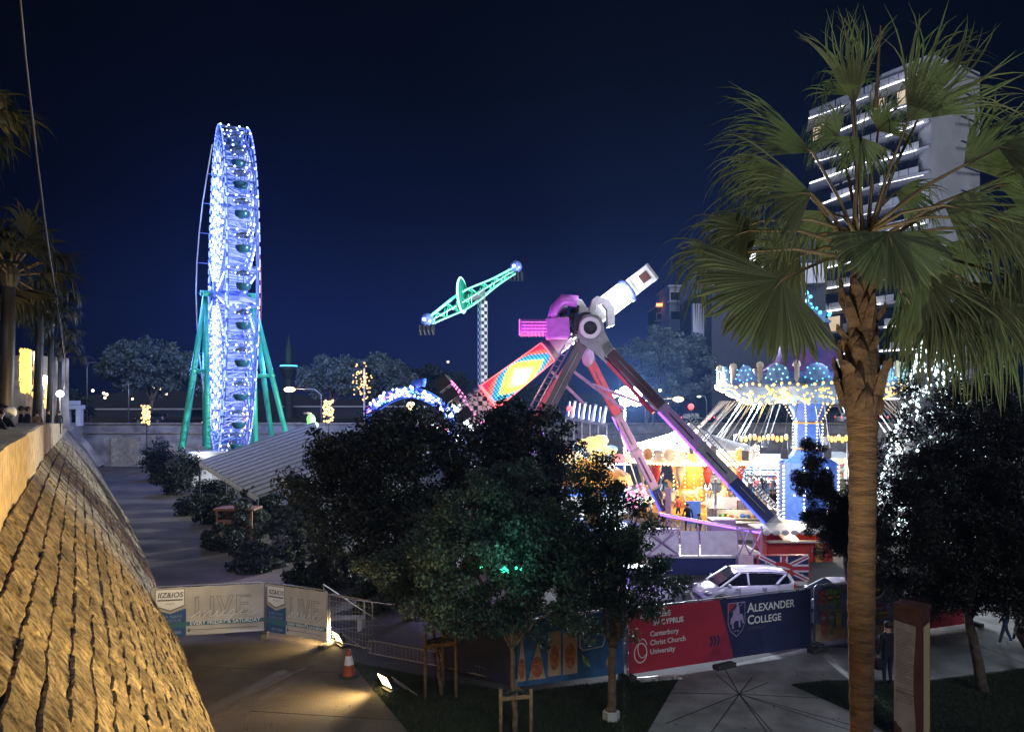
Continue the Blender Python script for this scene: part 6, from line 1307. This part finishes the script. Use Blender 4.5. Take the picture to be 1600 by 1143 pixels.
# ---- booths
def booth(name, label, px, pyb, w_, d_, h_, wallm, roofm, open_=True, stock=True, rz=0, cat='stall', glow=(1, .85, .6), e=60, roofh=.5):
    p = P(px, pyb); t = thing(name, label, cat, p, rz); L = lambda v: V(v)
    def pt(n, m, c, s): o = MB().box(c, s).build(n, m); o.parent = t; return o
    pt('back_wall', wallm, (0, d_/2, h_/2), (w_, .08, h_)); pt('side_wall', wallm, (-w_/2, 0, h_/2), (.08, d_, h_)); pt('side_wall', wallm, (w_/2, 0, h_/2), (.08, d_, h_)); pt('counter', wallm, (0, -d_/2, .5), (w_, .1, 1.0)); pt('counter_top', M['offwhite'], (0, -d_/2-.1, 1.03), (w_+.1, .5, .06)); pt('ceiling', M['cream'], (0, 0, h_), (w_, d_, .06))
    rf = MB(); n_ = 8
    rf.add([(-w_/2-.35, -d_/2-.6, h_), (w_/2+.35, -d_/2-.6, h_), (w_/2+.35, d_/2+.2, h_), (-w_/2-.35, d_/2+.2, h_), (-w_/2*.7, 0, h_+roofh), (w_/2*.7, 0, h_+roofh)], [(0, 1, 5, 4), (1, 2, 5), (2, 3, 4, 5), (3, 0, 4)]); o = rf.build('roof', roofm); o.parent = t
    if stock:
        cols = [M['redp'], M['bluep'], M['gold'], M['skyb'], M['cream'], BM['green'], M['pink']]
        for r_ in range(3):
            pt('shelf', M['white'], (0, d_/2-.2, 1.0+r_*.5), (w_-.2, .3, .04))
            for k in range(int(w_/.3)): g_ = rnd.uniform(.16, .3); x = -w_/2+.25+k*.3; b_ = MB().ball((x, d_/2-.25, 1.02+r_*.5+g_/2), g_/2, 6, 4, (1, 1, 1)).build('prize', rnd.choice(cols)); b_.parent = t
    if e: lamp('booth_lamp', 'POINT', (0, -.3, h_-.35), e, glow, None, .2).parent = t
    return t
bt = booth('toy_booth', 'white roofed toy booth with a red lettered TOYS sign beside the ride leg', 1152, 838, 3.2, 2.0, 1.9, M['offwhite'], M['white'], e=110, rz=-.1)
pq = Panel((0, 0, 0), V((1, 0, 0)), V((0, 0, 1)), V((0, -1, 0)), None)
sb_ = MB().box((.5, -1.65, 2.12), (1.7, .08, .55)).build('sign_board', M['redp']); sb_.parent = bt; s2_ = MB().box((.5, -1.69, 2.12), (1.62, .04, .47)).build('sign_face', M['cream']); s2_.parent = bt
tm = text_mesh('TOYS', .42, 'CENTER', 0, .012); tm.transform(Matrix.Translation((.5, -1.72, 1.97)) @ Matrix.Rotation(PI/2, 4, 'X')); o = link('lettering', tm, M['redp'], bt)
booth('prize_booth', 'pale turquoise prize booth with lit shelves right of the carousel', 1195, 768, 4.5, 2.5, 3.0, M['skyb'], M['awning'], e=1300, glow=(1, .95, .85))
booth('game_booth', 'open game booth with a string of yellow bulbs left of the prize booth', 1118, 752, 5, 2.5, 2.9, M['cream'], M['awning'], e=500)
booth('game_booth', 'booth with coloured prizes behind the base of the swing ride', 1290, 762, 4.5, 2.5, 3.0, M['cream'], M['awning'], e=500, glow=(.8, .9, 1))
booth('game_booth', 'booth glowing between the leaves left of the carousel', 930, 772, 5, 2.5, 2.8, M['bluep'], M['offwhite'], e=180)
kb_ = booth('red_kiosk', 'red kiosk with a white scalloped roof to the right of the ride foot', 1238, 870, 3.3, 2.0, 1.55, M['redp'], M['white'], e=40, stock=False, roofh=.25)
for k in range(9): o = MB().ball((-1.9+k*.47, -1.62, 1.56), .2, 8, 5, (1, .3, .7)).build('roof_scallop', M['white']); o.parent = kb_
gb_ = MB().box((.9, -1.12, .55), (.35, .2, 1.1)).build('gold_pillar', M['gold']); gb_.parent = kb_
# strings of coloured bulbs
for (pa, pz, D, n_, lb) in (((1148, 1232, 677), 6, 60, 12, 'string of yellow and red bulbs over the booths left of the swing column'), ((1280, 1325, 678), 6, 60, 8, 'short string of yellow bulbs over the booths right of the swing column')):
    x0, x1, y0 = pa; t = thing('bulb_string', lb, 'string lights', Q((x0+x1)/2, y0, D), group='strings of coloured bulbs'); MB().tube([Q(x0+(x1-x0)*k/12, y0+4*math.sin(k/12*PI*3)**2, D) for k in range(13)], .02, 4).build('cable', M['dark'], t)
    for k in range(n_): q = Q(x0+(x1-x0)*(k+.5)/n_, y0+5+4*math.sin((k+.5)/n_*PI*3)**2, D); MB().ball(q, .22, 7, 5, (.7, .7, 1.2)).build('bulb', LED['yellow'] if k % 4 else LED['orange'], t)
    for x in (x0, x1): q = Q(x, y0, D); MB().bar((q.x, D+.1, 0), (q.x, D+.1, q.z), .08).build('post', M['galv'], t)
# coloured balloon-like ride top
q = Q(925, 700, 47); kr = thing('kiddie_ride', 'small round kiddie ride topped with yellow, red and pale blue lit balloons', 'fairground ride', (q.x, 47, 0)); MB().lathe([(0, 0), (3, 0), (3, .4), (0, .4)], 20, (q.x, 47, 0)).build('platform', M['bluep'], kr); MB().lathe([(.5, .4), (.5, 4.4)], 12, (q.x, 47, 0)).build('centre_post', M['gold'], kr)
pal4 = [em('balloon_yellow', (1, .72, .08), .9), em('balloon_red', (1, .09, .05), .9), em('balloon_blue', (.12, .55, .9), .8), em('balloon_cream', (1, .85, .4), .9)]; g = random.Random(12)
for k in range(34): a = g.uniform(0, 6.28); r_ = g.uniform(.4, 2.1); z = q.z-.9+g.uniform(-.2, .6)+(2.1-r_)*.6; MB().ball((q.x+r_*math.cos(a), 47+r_*math.sin(a)*.8, z), g.uniform(.25, .42), 9, 6, (1.3, 1, .8)).build('balloon', pal4[g.choice((0, 0, 0, 1, 2, 3))], kr, smooth=True)
MB().lathe([(2.6, 3.0), (2.4, 3.6), (.5, 4.6)], 20, (q.x, 47, 0)).build('top', M['gold'], kr); lamp('balloon_glow', 'POINT', (q.x, 43.6, 4.0), 200, (1, .7, .2), kr, .5)
q = Q(988, 772, 48); fl_ = thing('pink_flower_lights', 'round cluster of pink and white lights glowing through the leaves under the leg', 'fairy lights', (q.x, 48, 0)); MB().bar((q.x, 48, 0), (q.x, 48, q.z), .2).build('post', M['white'], fl_); mb = MB(); mb2 = MB()
for k in range(90): a = g.uniform(0, 6.28); r_ = g.uniform(0, .95); (mb if k % 3 else mb2).ball((q.x+r_*math.cos(a), 47.8, q.z+r_*math.sin(a)), .09, 4, 3)
mb.build('pink_bulbs', LED['pinkl'], fl_, kind='stuff'); mb2.build('white_bulbs', LED['wbulb'], fl_, kind='stuff')
# row of lit ride cars on a raised track
tr = thing('ride_track', 'raised track carrying striped lit cars behind the arm frame', 'fairground ride', (X(912, 72), 72, 0)); a, b = Q(884, 652, 72), Q(948, 664, 70)
MB().bar(a, b, .3, .3).build('rail', M['galv'], tr)
for k in range(6): t_ = k/5; q = a.lerp(b, t_); MB().bar((q.x, q.y, 0), q, .12).build('post', M['galv'], tr)
for k in range(8):
    t_ = (k+.5)/8; q = a.lerp(b, t_)+V((0, 0, .9)); o = MB().box(q, (.30, .6, 1.5+.3*(k % 2)), m=Matrix.Rotation(.25, 3, 'Y')).build('car', M['white'] if k % 2 else M['bluep'], tr, bevel=.05); MB().bar(q+V((0, -.35, -.7)), q+V((.15, -.35, .7)), .07).build('light_line', LED['wbulb'], o)
q = Q(890, 638, 71); MB().ball(q, .28, 8, 6).build('red_lamp', LED['tlight'], tr)
# illuminated christmas tree behind the pine
q = Q(1462, 800, 44); xt = thing('light_tree', 'huge cone of white fairy lights shining through the dark pine', 'illuminated tree', (q.x, 44, 0)); zt_ = at_z(462, 44)
MB().lathe([(.0, 0), (3.6, 0), (3.5, .5), (.05, zt_)], 24, (q.x, 44, 0)).build('frame_cone', M['bdark'], xt); mb = MB(); g = random.Random(9)
for k in range(1500):
    t_ = g.random()**1.3; a = g.uniform(0, 2*PI); r_ = 3.6*(1-t_)+.1; mb.ball((q.x+r_*math.cos(a), 44+r_*math.sin(a), .5+t_*(zt_-.6)), g.uniform(.07, .14), 4, 2)
mb.build('bulbs', em('tree_bulb', (.72, .95, 1), 5), xt, kind='stuff'); lamp('tree_glow', 'POINT', (q.x-1, 38.5, 6), 600, (.75, .95, 1), xt, 1); lamp('tree_glow', 'POINT', (q.x, 39.5, 12), 500, (.75, .95, 1), xt, 1)
# front platform of the pendulum ride
pf = thing('ride_platform', 'raised ride platform with grey panels, lilac railings and a navy skirt behind the white car', 'platform', (X(1110, 35), 35.5, 0))
x0, x1 = X(1030, 34.5), X(1195, 34.5); xm = (x0+x1)/2
MB().box((xm, 36, .42), (x1-x0, 2.6, .8)).build('navy_skirt', M['navy'], pf, bevel=.02); MB().box((xm, 36, .88), (x1-x0+.1, 2.8, .1)).build('deck', M['offwhite'], pf)
for k, (a, b) in enumerate(((1000, 1060), (1063, 1092), (1094, 1153))): xa, xb = X(a, 34.5), X(b, 34.5); MB().box(((xa+xb)/2, 34.55, 1.55), (xb-xa-.05, .06, 1.1), m=Matrix.Rotation(R(-12), 3, 'X')).build('panel', M['offwhite'], pf, bevel=.01)
for xx in (1012, 1061, 1093, 1154, 1192): MB().bar((X(xx, 34.5), 34.7, .9), (X(xx, 34.5), 34.7, 2.3), .07).build('post', M['lilac'], pf)
for xa, xb in ((1012, 1061), (1154, 1172), (1172, 1192)):
    mb = MB()
    for z in (.98, 2.2): mb.bar((X(xa, 34.4), 34.4, z), (X(xb, 34.4), 34.4, z), .08)
    mb.bar((X(xa, 34.4), 34.4, 1), (X(xb, 34.4), 34.4, 2.2), .06); mb.bar((X(xa, 34.4), 34.4, 2.2), (X(xb, 34.4), 34.4, 1), .06); mb.build('truss_rail', M['lilac'], pf)
a, b = Q(1030, 803, 38), Q(1190, 832, 36.5); mb = MB(); mb.bar(a, b, .16); mb.bar(a-V((0, 0, 1)), b-V((0, 0, 1)), .1)
for k in range(14): q = a.lerp(b, k/13); mb.bar(q, q-V((0, 0, 1.0)), .05)
mb.build('railing', M['lilac'], pf); MB().bar(a+V((0, -.1, .0)), b+V((0, -.1, 0)), .08).build('light_line', LED['purple'], pf)
MB().box((X(1165, 34.3), 34.6, .5), (.7, .7, 1.0)).build('white_cabinet', M['offwhite'], pf); bxc = Q(1127, 822, 38.5); MB().box(bxc, (1.25, 1.0, .85)).build('control_box', M['lilac'], pf, bevel=.03)
lamp('purple_spot', 'POINT', Q(1120, 830, 31.5), 120, (.6, .45, 1), pf, .3); lamp('purple_spot', 'POINT', Q(1190, 850, 28.5), 130, (.66, .6, 1), pf, .3); lamp('purple_spot', 'POINT', Q(1010, 900, 28), 60, (.38, .2, 1), pf, .3)  # fill lights without fixtures; the paler two placed to brighten the white car
lamp('purple_spot', 'POINT', Q(690, 870, 30), 160, (.36, .22, 1), pf, .5); lamp('purple_spot', 'POINT', Q(400, 830, 34), 110, (.42, .3, 1), pf, .5)
# union flag board
fb_ = P(1187, 922); uj = thing('flag_board', 'Union Jack board with red lips and stars beside the foot of the ride leg', 'board', (Q(1224, 890, 33).x, 33, 0)); a = Q(1186, 906, 33); W_, H_ = 2.2, 1.08
MB().box((a.x+W_/2, 33.06, a.z+H_/2), (W_+.12, .08, H_+.1)).build('frame', M['redp'], uj)
for s in (0, 1): MB().bar((a.x+s*W_, 33.1, 0), (a.x+s*W_, 33.1, a.z), .08).build('post', M['galv'], uj)
pn = Panel((a.x, 33.0, a.z), V((1, 0, 0)), V((0, 0, 1)), V((0, -1, 0)), uj); pn.rect('flag_field', 0, 0, W_, H_, M['bluep'] if False else BM['navy'], 1)
for s in (0, 1):
    y0, y1 = (0, H_) if s == 0 else (H_, 0); pn.line('flag_saltire', [(.05, y0+(.03 if s == 0 else -.03)), (W_-.05, y1-(.03 if s == 0 else -.03))], .20, BM['white'], 2+s); 
pn.line('flag_saltire', [(.05, .03), (W_-.05, H_-.03)], .07, BM['crimson'], 4); pn.line('flag_saltire', [(.05, H_-.03), (W_-.05, .03)], .07, BM['crimson'], 5)
pn.rect('flag_cross', 0, H_*.34, W_, H_*.66, BM['white'], 6); pn.rect('flag_cross', W_*.42, 0, W_*.58, H_, BM['white'], 7); pn.rect('flag_cross', 0, H_*.42, W_, H_*.58, BM['crimson'], 8); pn.rect('flag_cross', W_*.455, 0, W_*.545, H_, BM['crimson'], 9)
pn.oval('lips_print', W_*.5, H_*.62, .42, .14, M['redp'], 10, rot=-.2); pn.oval('lips_print', W_*.52, H_*.36, .44, .2, M['redp'], 11, rot=-.3); pn.oval('lips_print', W_*.5, H_*.52, .30, .05, BM['white'], 12, rot=-.25)
for sx2, sy2 in ((.3, .8), (1.2, .9), (1.9, .25), (.35, .2)): pn.poly('star_print', [(sx2+(.09 if k % 2 == 0 else .03)*math.cos(k*PI/4), sy2+(.09 if k % 2 == 0 else .03)*math.sin(k*PI/4)) for k in range(8)], BM['white'], 13)

# ---- cars
paint_w = mat('car_white', (.82, .83, .85), .28, .0, var=.03, coat=.6); paint_d = mat('car_dark', (.03, .035, .045), .25, coat=.6)
def car(name, label, loc, rz, paint, L=3.85, group='parked cars', lights=None):
    t = thing(name, label, 'car', loc, rz, group); W2 = .83
    def put(mb, n, m, par=None, sm=False, bev=0):
        o = mb.build(n, m, None, sm, None, bev); o.parent = par or t; return o
    # lower body loft: x stations with belt height, bottom, half width
    st = [(-L/2, .50, .62, .50), (-L/2+.08, .30, .78, .66), (-L/2+.35, .22, .92, .78), (-L*.24, .20, .97, W2), (-L*.05, .20, .98, W2), (L*.18, .20, .95, W2), (L*.30, .20, .90, W2-.01), (L*.42, .24, .76, W2-.08), (L/2-.06, .30, .60, W2-.2), (L/2, .40, .52, W2-.36)]
    st[0] = (-L/2, .42, .80, .62); st[1] = (-L/2+.06, .28, .95, .76); st[2] = (-L/2+.3, .22, 1.0, .81)
    mb = MB(); n = 12; vs = []
    for x, zb, zt2, hw in st:
        ring = [(-hw*.9, zb), (-hw, zb+.12), (-hw, zb+(zt2-zb)*.6), (-hw*.97, zt2-.06), (-hw*.88, zt2), (-hw*.3, zt2+.03), (hw*.3, zt2+.03), (hw*.88, zt2), (hw*.97, zt2-.06), (hw, zb+(zt2-zb)*.6), (hw, zb+.12), (hw*.9, zb)]
        vs += [(x, y, z) for y, z in ring]
    k = len(st); fs = [(i*n+j, i*n+(j+1) % n, (i+1)*n+(j+1) % n, (i+1)*n+j) for i in range(k-1) for j in range(n)]+[tuple(range(n))[::-1], tuple(range((k-1)*n, k*n))]
    mb.add(vs, fs); body = put(mb, 'body', paint, sm=True)
    # cabin: glass body then painted roof and pillars
    gs = [(-L/2+.12, .96, .70, .98), (-L/2+.30, .98, .72, 1.36), (-L*.22, .97, .74, 1.46), (L*.02, .96, .74, 1.48), (L*.10, .95, .73, 1.45), (L*.32, .88, .70, .93)]
    mb = MB(); vs = []
    for x, zb, hw, zt2 in gs: hw2 = hw*.82; vs += [(x, -hw-.03, zb-.02), (x, -hw2, zt2-.05), (x, -hw2*.8, zt2), (x, hw2*.8, zt2), (x, hw2, zt2-.05), (x, hw+.03, zb-.02)]
    fs = [(i*6+j, i*6+j+1, (i+1)*6+j+1, (i+1)*6+j) for i in range(5) for j in range(5)]; mb.add(vs, fs); glass = put(mb, 'glass', M['glassd'])
    mb = MB(); rv = []
    for x, zb, hw, zt2 in gs[1:5]: hw2 = hw*.83; rv += [(x, -hw2-.01, zt2-.07), (x, -hw2*.8, zt2+.015), (x, 0, zt2+.035), (x, hw2*.8, zt2+.015), (x, hw2+.01, zt2-.07)]
    mb.add(rv, [(i*5+j, i*5+j+1, (i+1)*5+j+1, (i+1)*5+j) for i in range(3) for j in range(4)]); put(mb, 'roof', paint, sm=True)
    for s in (-1, 1):
        mb = MB()
        def gp_(i, f): x, zb, hw, zt2 = gs[i]; hw2 = hw*.82; return V((x, s*((hw+.035)*(1-f)+(hw2+.015)*f), zb*(1-f)+(zt2-.05)*f))
        mb.bar(gp_(5, 0), gp_(4, 1), .07, .05); mb.bar(gp_(3, 0), gp_(3, 1), .07, .03); mb.bar(gp_(0, 0), gp_(1, 1), .3, .04); mb.bar(gp_(2, 0)+V((-.2, 0, 0)), gp_(1, 1)+V((.12, 0, 0)), .14, .04); put(mb, 'pillar', paint)
        for i, xx in enumerate((-L*.17, L*.12)): o = put(MB().box((xx+.1, s*(W2+.015), .83), (.16, .03, .035)), 'door_handle', M['grey'])
        o = put(MB().bar((L*.12-.0, s*(W2+.004), .35), (L*.12, s*(W2+.004), .9), .012, .012), 'door_gap', M['dark']); put(MB().bar((-L*.12, s*(W2+.004), .35), (-L*.12, s*(W2+.004), .9), .012, .012), 'door_gap', M['dark'])
        put(MB().ball((L*.24, s*(W2+.10), .98), .11, 8, 5, (.7, 1.1, .8)), 'mirror', paint, sm=True)
        put(MB().ball((L/2-.26, s*(W2-.19), .66), .17, 10, 6, (1.1, .75, .6)), 'headlight', M['galv'] if not lights else lights, sm=True); put(MB().ball((-L/2+.10, s*(W2-.12), .85), .13, 8, 5, (.5, .7, 1.3)), 'tail_light', M['redp'] if not lights else LED['tlight'], sm=True)
        for xx in (-L*.32, L*.32):
            w_ = put(MB().lathe([(0, -.10), (.29, -.10), (.31, -.06), (.31, .08), (.2, .1), (0, .1)], 18, (xx, s*(W2-.09), .31), m=Matrix.Rotation(PI/2, 3, 'X')), 'wheel', M['black']); mb = MB(); mb.lathe([(0, .0), (.19, .0), (.20, -.02)], 12, (xx, s*(W2+.02), .31), m=Matrix.Rotation(PI/2, 3, 'X'))
            o = put(mb, 'rim', M['galv'], w_)
            put(MB().lathe([(.35, 0), (.37, 0)], 16, (xx, s*(W2+.003), .31), m=Matrix.Rotation(PI/2, 3, 'X'), a0=0, a1=2*PI), 'wheel_arch', M['dark'])
    put(MB().box((L/2-.03, 0, .42), (.06, .9, .12)), 'grille', M['dark'], bev=.01); put(MB().box((L/2+.0, 0, .33), (.02, .5, .1)), 'number_plate', M['white'])
    return t
p = P(1160, 944); car('parked_car', 'white hatchback parked behind the navy end of the advertising fence', (p.x, p.y, 0), PI+.12, paint_w)
p = P(1020, 953); car('parked_car', 'white car mostly hidden by leaves behind the crimson banner', (p.x-.3, p.y+1, 0), .35, paint_w)
p = P(1312, 968); car('parked_car', 'pale car with purple reflections just behind the cocktail banner', (p.x, p.y, 0), PI-.1, paint_w)
p = P(765, 1020); car('parked_car', 'dark car behind the navy net, half hidden by leaves', (p.x, p.y, 0), -2.2, paint_d, 4.2)
for i, (px, D, c_, lb) in enumerate(((236, 103, paint_d, 'dark car on the street above the moat wall at left'), (1085, 101, paint_d, 'car with red tail lamps left of the dark low tree on the street'), (1135, 102, paint_d, 'car with red tail lamps under the canopy edge of the swing ride'), (1180, 103, paint_d, 'car right behind the low dark tree on the street'), (1330, 102, paint_w, 'pale car glimpsed left of the palm trunk on the street'), (1400, 104, paint_d, 'street car hidden behind the pine and palm'))):
    car('street_car', lb, (X(px, D), D, 5.42), (0 if i else PI)+.05*i, c_, 4.2, 'cars on the street', lights=LED['wbulb'] if i == 4 else LED['tlight'] if i else None)

# ---- people
cl = {n: mat('cloth_'+n, c, .85, var=.25, scale=6) for n, c in dict(black=(.006, .006, .008), navy=(.008, .012, .03), grey=(.16, .16, .17), white=(.6, .6, .6), jeans=(.04, .07, .14), red=(.4, .05, .05), beige=(.4, .3, .2), brown=(.12, .07, .04)).items()}
def person(label, loc, rz, h=1.72, top='black', legs='black', pose='stand', hair=True, group=None, shoes='black', fingers=False):
    k = h/1.75
    st = dict(stand=((-.10, .0), (.10, .0), .0), walk=((-.09, .22), (.09, -.24), .04), lean=((-.1, .0), (.1, .0), .28))[pose]
    ln = st[2]
    P_ = [(0, 0, .95), (0, ln*.4, 1.18), (0, ln*.8, 1.42), (0, ln*.95, 1.50), (0, ln*1.1+.01, 1.60), (0, ln*1.1+.02, 1.69)]
    E = [(0, 1), (1, 2), (2, 3), (3, 4), (4, 5)]; Rr = [(.155, .12), (.15, .11), (.17, .11), (.055, .055), (.085, .095), (.075, .085)]
    for s in (-1, 1):
        i = len(P_); sw = .12*s if pose == 'walk' else 0; fy = st[0][1] if s < 0 else st[1][1]
        P_ += [(s*.10, 0, .88), (s*.10, fy*.45+.03, .48), (s*.10, fy, .09), (s*.11, fy+.13, .03)]; E += [(0, i), (i, i+1), (i+1, i+2), (i+2, i+3)]; Rr += [.095, .062, .042, (.045, .03)]
        j = len(P_); 
        if pose == 'lean': A = [(s*.20, ln*.8, 1.38), (s*.27, ln*.8+.12, 1.12), (s*.12, ln*.8+.38, 1.10), (s*.05, ln*.8+.44, 1.12)]
        else: A = [(s*.20, ln*.8, 1.39), (s*.26, ln*.8-.02-sw, 1.12), (s*.27, ln*.8+.06-sw*1.6, .87), (s*.265, ln*.8+.08-sw*1.8, .79)]
        P_ += A; E += [(2, j), (j, j+1), (j+1, j+2), (j+2, j+3)]; Rr += [.065, .05, .034, (.03, .02)]
        if fingers:
            b = V(A[3]); 
            for f in range(5):
                m0 = len(P_); o = V((s*.0, (f-2)*.018, -.02)); th = f == 4
                P_ += [tuple(b+o+(V((-.03*s, .02, .0)) if th else V((0, 0, -.02)))), tuple(b+o*1.3+V((-.02*s, 0, -.07-.01*(f % 3))) if not th else b+V((-.05*s, .05, -.04)))]; E += [(j+3, m0), (m0, m0+1)]; Rr += [.010, .008]
    me = skin_mesh([(x*k, y*k, z*k) for x, y, z in P_], E, [tuple(q*k for q in r) if hasattr(r, '__len__') else r*k for r in Rr], levels=1, name='person')
    for m_ in (cl[top], cl[legs], M['skin'], cl[shoes], M['hair']): me.materials.append(m_)
    for f in me.polygons:
        c = f.center/k; z = c.z; ax = abs(c.x); f.use_smooth = True
        f.material_index = 2 if z > 1.49 else 3 if z < .10 else 1 if (z < .96 and ax < .215) else 2 if (z < .86 and ax > .2 and pose != 'lean') or (pose == 'lean' and c.y > ln*.8+.33) else 0
    o = bpy.data.objects.new('person', me); C.objects.link(o); o.location = loc; o.rotation_euler = (0, 0, rz); tag(o, label, 'person', group)
    hc = V((0, ln*1.1+.015, 1.655))*k
    if hair: q = MB().ball(hc+V((0, -.02, .03))*k, .112*k, 12, 8, (.92, 1, .95)).build('hair', M['hair'], None, smooth=True); q.parent = o
    mb = MB(); mb.add([hc+V((-.015, .095, -.02))*k, hc+V((.015, .095, -.02))*k, hc+V((0, .13, -.03))*k, hc+V((0, .09, .03))*k], [(0, 1, 2), (0, 2, 3), (1, 3, 2)]); q = mb.build('nose', M['skin'], None); q.parent = o
    for s in (-1, 1): q = MB().ball(hc+V((s*.035, .09, .015))*k, .012*k, 6, 4).build('eye', M['dark'], None); q.parent = o; q = MB().ball(hc+V((s*.093, 0, 0))*k, .028*k, 6, 4, (.4, 1, 1.3)).build('ear', M['skin'], None); q.parent = o
    q = MB().box(hc+V((0, .098, -.055))*k, (.05*k, .01, .008)).build('mouth', M['redp'], None); q.parent = o
    return o
p = P(1387, 1070); man = person('man in black beside the information pillar, back to the camera, holding a dark helmet', p, .25, 1.80, 'black', 'navy', 'stand', fingers=True)
hl = MB(); hpz = p+V((-.27, .0, .62)); hl.lathe([(0, .17), (.09, .15), (.14, .07), (.15, -.03), (.13, -.13), (.08, -.16), (0, -.15)], 16, hpz); tag(hl.build('helmet', cl['black'], smooth=True), 'dark helmet hanging from the hand of the man in black', 'helmet')
for i, (px, py, rz, tp_, lg, ps, lb) in enumerate(((1571, 1006, 1.4, 'black', 'jeans', 'walk', 'walking person in jeans and white shoes under the pine branches at right'), (1590, 1000, 1.6, 'black', 'black', 'walk', 'second walking person at the right edge, in black'))):
    person(lb, P(px, py), rz, 1.7, tp_, lg, ps, group='people walking at the right', shoes='white')
for i, (px, D, zf, rz, tp_, ps, lb, h) in enumerate(((2, 19.5, 6.25, -.6, 'black', 'lean', 'person in black with a pale hood leaning on the parapet at the left edge', 1.75), (16, 21.5, 6.25, -.5, 'black', 'lean', 'person with a pale cap leaning on the parapet behind the nearest one', 1.72), (33, 28, 6.2, -.9, 'black', 'stand', 'left one of the two dark figures by the first palm', 1.72), (43, 30, 6.2, -.7, 'navy', 'stand', 'right one of the two dark figures by the first palm', 1.7),
        (76, 44, 6.0, 2.5, 'black', 'stand', 'dark figure lit blue by a phone next to the second palm trunk', 1.7), (92, 52, 5.9, 1, 'black', 'stand', 'small dark figure under the globe lamp', 1.65), (58, 36, 6.1, 1, 'brown', 'stand', 'brown dressed figure left of the second palm trunk', 1.6))):
    q = Q(px, 640, D); person(lb, (q.x-.35 if i < 2 else q.x, D, zf-(.1 if i < 2 else .0)), rz, h, tp_, 'black', ps, group='people on the promenade')
q = Q(16, 644, 20.5); tag(MB().ball((q.x, q.y, q.z), .16, 10, 7, (1, 1, 1.1)).build('pale_hood', cl['white'], smooth=True), 'pale hood behind the shoulder of the nearest leaning person', 'hood')
fair = [(1150, 790, 'black', 'jeans', 'dark figure next to the right rim of the carousel'), (1172, 800, 'navy', 'black', 'navy dressed figure in front of the walking people'), (1183, 812, 'brown', 'jeans', 'brown dressed figure nearest the toy booth in the lane'), (1205, 800, 'black', 'grey', 'dark figure at the white bulb columns of the swing ride'), (1016, 815, 'white', 'jeans', 'person in white at the left end of the purple railing'), (1075, 830, 'black', 'black', 'dark figure left of the blue upright board'), (1208, 776, 'red', 'black', 'person in red behind the people in the lane'), (1168, 778, 'beige', 'grey', 'person in a beige coat walking between carousel and swing ride'), (1188, 782, 'black', 'black', 'dark figure right behind the beige coat'), (1196, 774, 'black', 'jeans', 'dark figure farthest right in the lane of the fair'), (1178, 770, 'grey', 'black', 'grey figure in the middle of the lane of the fair'), (1160, 764, 'white', 'black', 'person in white near the prize booth'),
        (1122, 805, 'black', 'black', 'dark figure leaning at the carousel steps'), (1140, 800, 'beige', 'brown', 'brown dressed figure by the right end of the carousel'), (1092, 845, 'navy', 'black', 'navy dressed figure behind the purple railing'), (1060, 812, 'red', 'black', 'person in red standing behind the purple railing'), (1215, 792, 'grey', 'jeans', 'grey figure at the left of the swing ride base'), (1035, 800, 'black', 'navy', 'dark figure left of the carousel')]
for i, (px, py, tp_, lg, lb) in enumerate(fair): person(lb, P(px, py), rnd.uniform(0, 6), rnd.uniform(1.6, 1.82), tp_, lg, 'walk' if i % 2 else 'stand', group='visitors of the fair')
g = random.Random(44); pms = [o for o in bpy.data.objects if o.name.startswith('person') and o.get('group') == 'visitors of the fair']
for i in range(22):
    px, py = g.uniform(1010, 1225), g.uniform(768, 812); src = g.choice(pms); p = P(px, py)
    if (p-cp).length < 5 or (p-S0).length < 2.6: p = P(g.uniform(1150, 1210), g.uniform(745, 800))
    dup(src, p, g.uniform(0, 6.28), 'dark dressed visitor in the crowd between the carousel and the swing ride')
# blue stall screens beside the carousel
for px, py, wd, hh, m_, lb in ((1083, 805, 1.0, 1.5, M['bluep'], 'blue upright board in front of the carousel'), (1044, 812, .35, 2.6, M['lilac'], 'narrow lilac pillar in front of the carousel'), (1118, 830, .12, 3.6, M['galv'], 'thin white pole rising beside the ride leg')):
    p = P(px, py+12); o = MB().box((0, 0, hh/2), (wd, .15, hh)).build('upright_board' if wd > .2 else 'thin_pole', m_, bevel=.02); o.location = p; tag(o, lb, 'board' if wd > .2 else 'pole')
# ================================================================== NIGHT AIR
hz = MB().box((0, 180, 33), (560, 500, 68)).build('haze', None, kind='stuff')
hm_ = bpy.data.materials.new('night_air'); hm_.use_nodes = True; t = hm_.node_tree; t.nodes.remove(t.nodes['Principled BSDF'])
pv = t.nodes.new('ShaderNodeVolumePrincipled'); pv.inputs['Color'].default_value = (.22, .42, 1, 1); pv.inputs['Density'].default_value = .00028; pv.inputs['Anisotropy'].default_value = .3
t.links.new(pv.outputs[0], t.nodes['Material Output'].inputs['Volume']); hz.data.materials.append(hm_)
tag(hz, 'thin night haze lit by the fair', 'haze')
